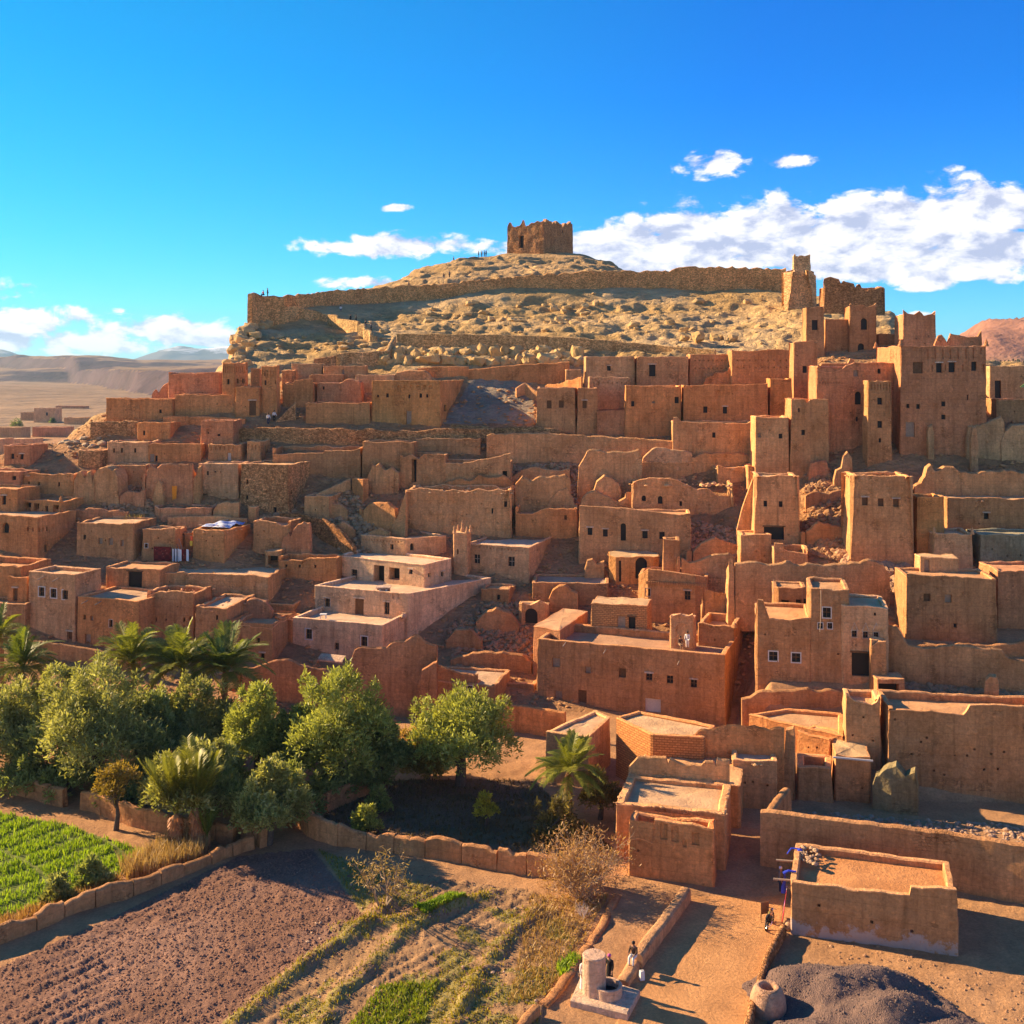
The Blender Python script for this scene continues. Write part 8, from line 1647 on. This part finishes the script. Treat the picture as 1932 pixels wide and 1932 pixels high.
c0, c1 = pxY(341, 1036, CARPET_Y+.5), pxY(329, 1002, CARPET_Y+1.9); r = Root('ladder', c0, 'wooden ladder leaning into the shaded recess', 'ladder'); d = Vector(c1)-Vector(c0)
for s in (-.22, .22): mb = MB(); mb.tube([Vector(c0)+Vector((s, 0, 0)), Vector(c1)+Vector((s, 0, 0))], .045, 5); r.part('rail', mb, M_PALEW)
for k in range(9): p = Vector(c0)+d*(k+.5)/9; mb = MB(); mb.tube([p-Vector((.22, 0, 0)), p+Vector((.22, 0, 0))], .03, 5); r.part('rung', mb, M_PALEW)
c = pxY(361, 1020, CARPET_Y-.3); r = Root('clothes_line', c, 'orange red and yellow cloths hanging at the corner of the tarpaulin house', 'laundry'); quadcloth(r, 'red_cloth', pxY(359, 1011, CARPET_Y), pxY(363, 1011, CARPET_Y), pxY(363, 1020, CARPET_Y), pxY(359, 1020, CARPET_Y), cloth('coral_cloth', (.8, .13, .05)), 4); quadcloth(r, 'yellow_cloth', pxY(358, 1020.5, CARPET_Y), pxY(363.5, 1020.5, CARPET_Y), pxY(363, 1030, CARPET_Y), pxY(358, 1030, CARPET_Y), C_YEL, 4); mb = MB(); mb.tube([pxY(345, 1011, CARPET_Y+.4), pxY(364, 1011, CARPET_Y)], .012, 4); r.part('line', mb, M_PALEW)
m, T = newmat('tarpaulin'); g = T.n('ShaderNodeNewGeometry'); n_ = T.noise(g.outputs['Position'], .9, 5, .7); finish(T, T.mix(T.rng(n_, .45, .6, 0, 1), (.72, .73, .75, 1), (.16, .25, .60, 1)), .5, n_, .6, .1, .4); M_TARP = m
P4 = TARP.poly; zz = TARP.zt+.12; ctr = (P4[0]+P4[1]+P4[2]+P4[3])/4; r = Root('tarpaulin', (ctr.x, ctr.y, zz), 'crumpled blue and white tarpaulin spread over a rough cube roof', 'tarpaulin'); mb = MB(); V = []; N = 12
for i in range(N+1):
    for j in range(N+1):
        p = (P4[0].lerp(P4[1], .08+.75*i/N)).lerp(P4[3].lerp(P4[2], .08+.75*i/N), .25+.7*j/N); V.append((p.x, p.y, zz+.18*math.sin(i*.9)*math.sin(j*.8)+.3*math.sin(math.pi*i/N)*math.sin(math.pi*j/N)+.06*math.sin(i*3.1+j*2.3)))
mb.add(V, [(i*(N+1)+j, (i+1)*(N+1)+j, (i+1)*(N+1)+j+1, i*(N+1)+j+1) for i in range(N) for j in range(N)]); r.part('sheet', mb, M_TARP, sm=70)
rocks(TARP, 16, lambda q: (lambda a: (a.x, a.y, zz+.2))(P4[0].lerp(P4[1], q.random()).lerp(P4[3].lerp(P4[2], q.random()), q.choice((.2, .95)))), .12, .3, (.5, .34, .22), 'tarp_weights', seed=31)
c = pxY(330, 936, Yg(330, 950)-.6); r = Root('orange_cloth', c, 'glowing orange cloth hanging in the ruin doorway on the left', 'cloth'); quadcloth(r, 'cloth', pxY(324, 917, c.y), pxY(334, 917, c.y), pxY(333, 940, c.y), pxY(325, 943, c.y), C_ORANGE, 5, .06)
c = pxY(1930, 722, 150); r = Root('sunshade', c, 'yellow green sunshade peeking in at the right edge below the dark far strip', 'sunshade'); mb = MB(); mb.lathe((c.x+.9, c.y, c.z-.6), [(1.3, 0), (.65, .55), (.05, .95)], 8); r.part('canopy', mb, plain('lime_cloth', (.62, .66, .14))); mb = MB(); mb.tube([(c.x+.9, c.y, c.z-3), (c.x+.9, c.y, c.z+.2)], .04, 6); r.part('pole', mb, M_IRON)
for (u, v0, v1, Y, lab) in ((1458, 1093, 1122, Yt+11, 'thin crooked pole on the roof of the round shouldered room'), (1547, 1113, 1192, Yt-.2, 'tall bare pole standing at the white framed window house corner'), (1453, 693, 724, 160, 'bent pale stick above the patched orange house') ):
    if u == 1453: u, v0, v1, Y = 1297, 832, 850, Yg(1297, 850)
    a, b = pxY(u, v1, Y), pxY(u+2, v0, Y); r = Root('pole', a, lab, 'pole', None); mb = MB(); mb.tube([a, a.lerp(b, .5)+Vector((.06, 0, 0)), b], .035, 5); r.part('pole', mb, M_PALEW)
rocks('yard_heap', 420, lambda q: (lambda a, t: (a[0]+math.cos(t)*1.8*math.sqrt(q.random())*1.4, a[1]+math.sin(t)*1.4*q.random(), a[2]+.5*q.random()))(tuple(pxZ(1590, 1495, 0)), q.uniform(0, 6.28)), .06, .2, (.20, .15, .11), seed=41)
# far strip at the right edge, its shade put into the dark blue colour
mb = MB(); g = np.random.default_rng(5); V, Q, rn = leafcloud([(x, 340+g.uniform(-6, 6), 33.5+g.uniform(-.5, .5)) for x in np.linspace(140, 260, 46)], [(4.5, 5, g.uniform(3, 4)) for _ in range(46)], 14000, 1.3, g)
leafmesh('far_shaded_strip', V, Q, rn, M_OLIVE, (.16, .22, .6), kind='stuff')

# ================================================================ HAZE
mb = MB(); mb.add([(x, y, z) for z in (-25, 300) for x, y in ((-16000, -300), (16000, -300), (16000, 15500), (-16000, 15500))], [(3, 2, 1, 0), (4, 5, 6, 7), (0, 1, 5, 4), (1, 2, 6, 5), (2, 3, 7, 6), (3, 0, 4, 7)])
m = bpy.data.materials.new('haze'); m.use_nodes = True; m.node_tree.nodes.clear(); T = NT(m.node_tree)
pv = T.n('ShaderNodeVolumePrincipled', {'Color': (.42, .72, 1.0, 1), 'Density': 5.5e-5, 'Anisotropy': .2}); T.n('ShaderNodeOutputMaterial', {1: pv.outputs[0]})
o = mb.build('haze', m); o['kind'] = 'stuff'
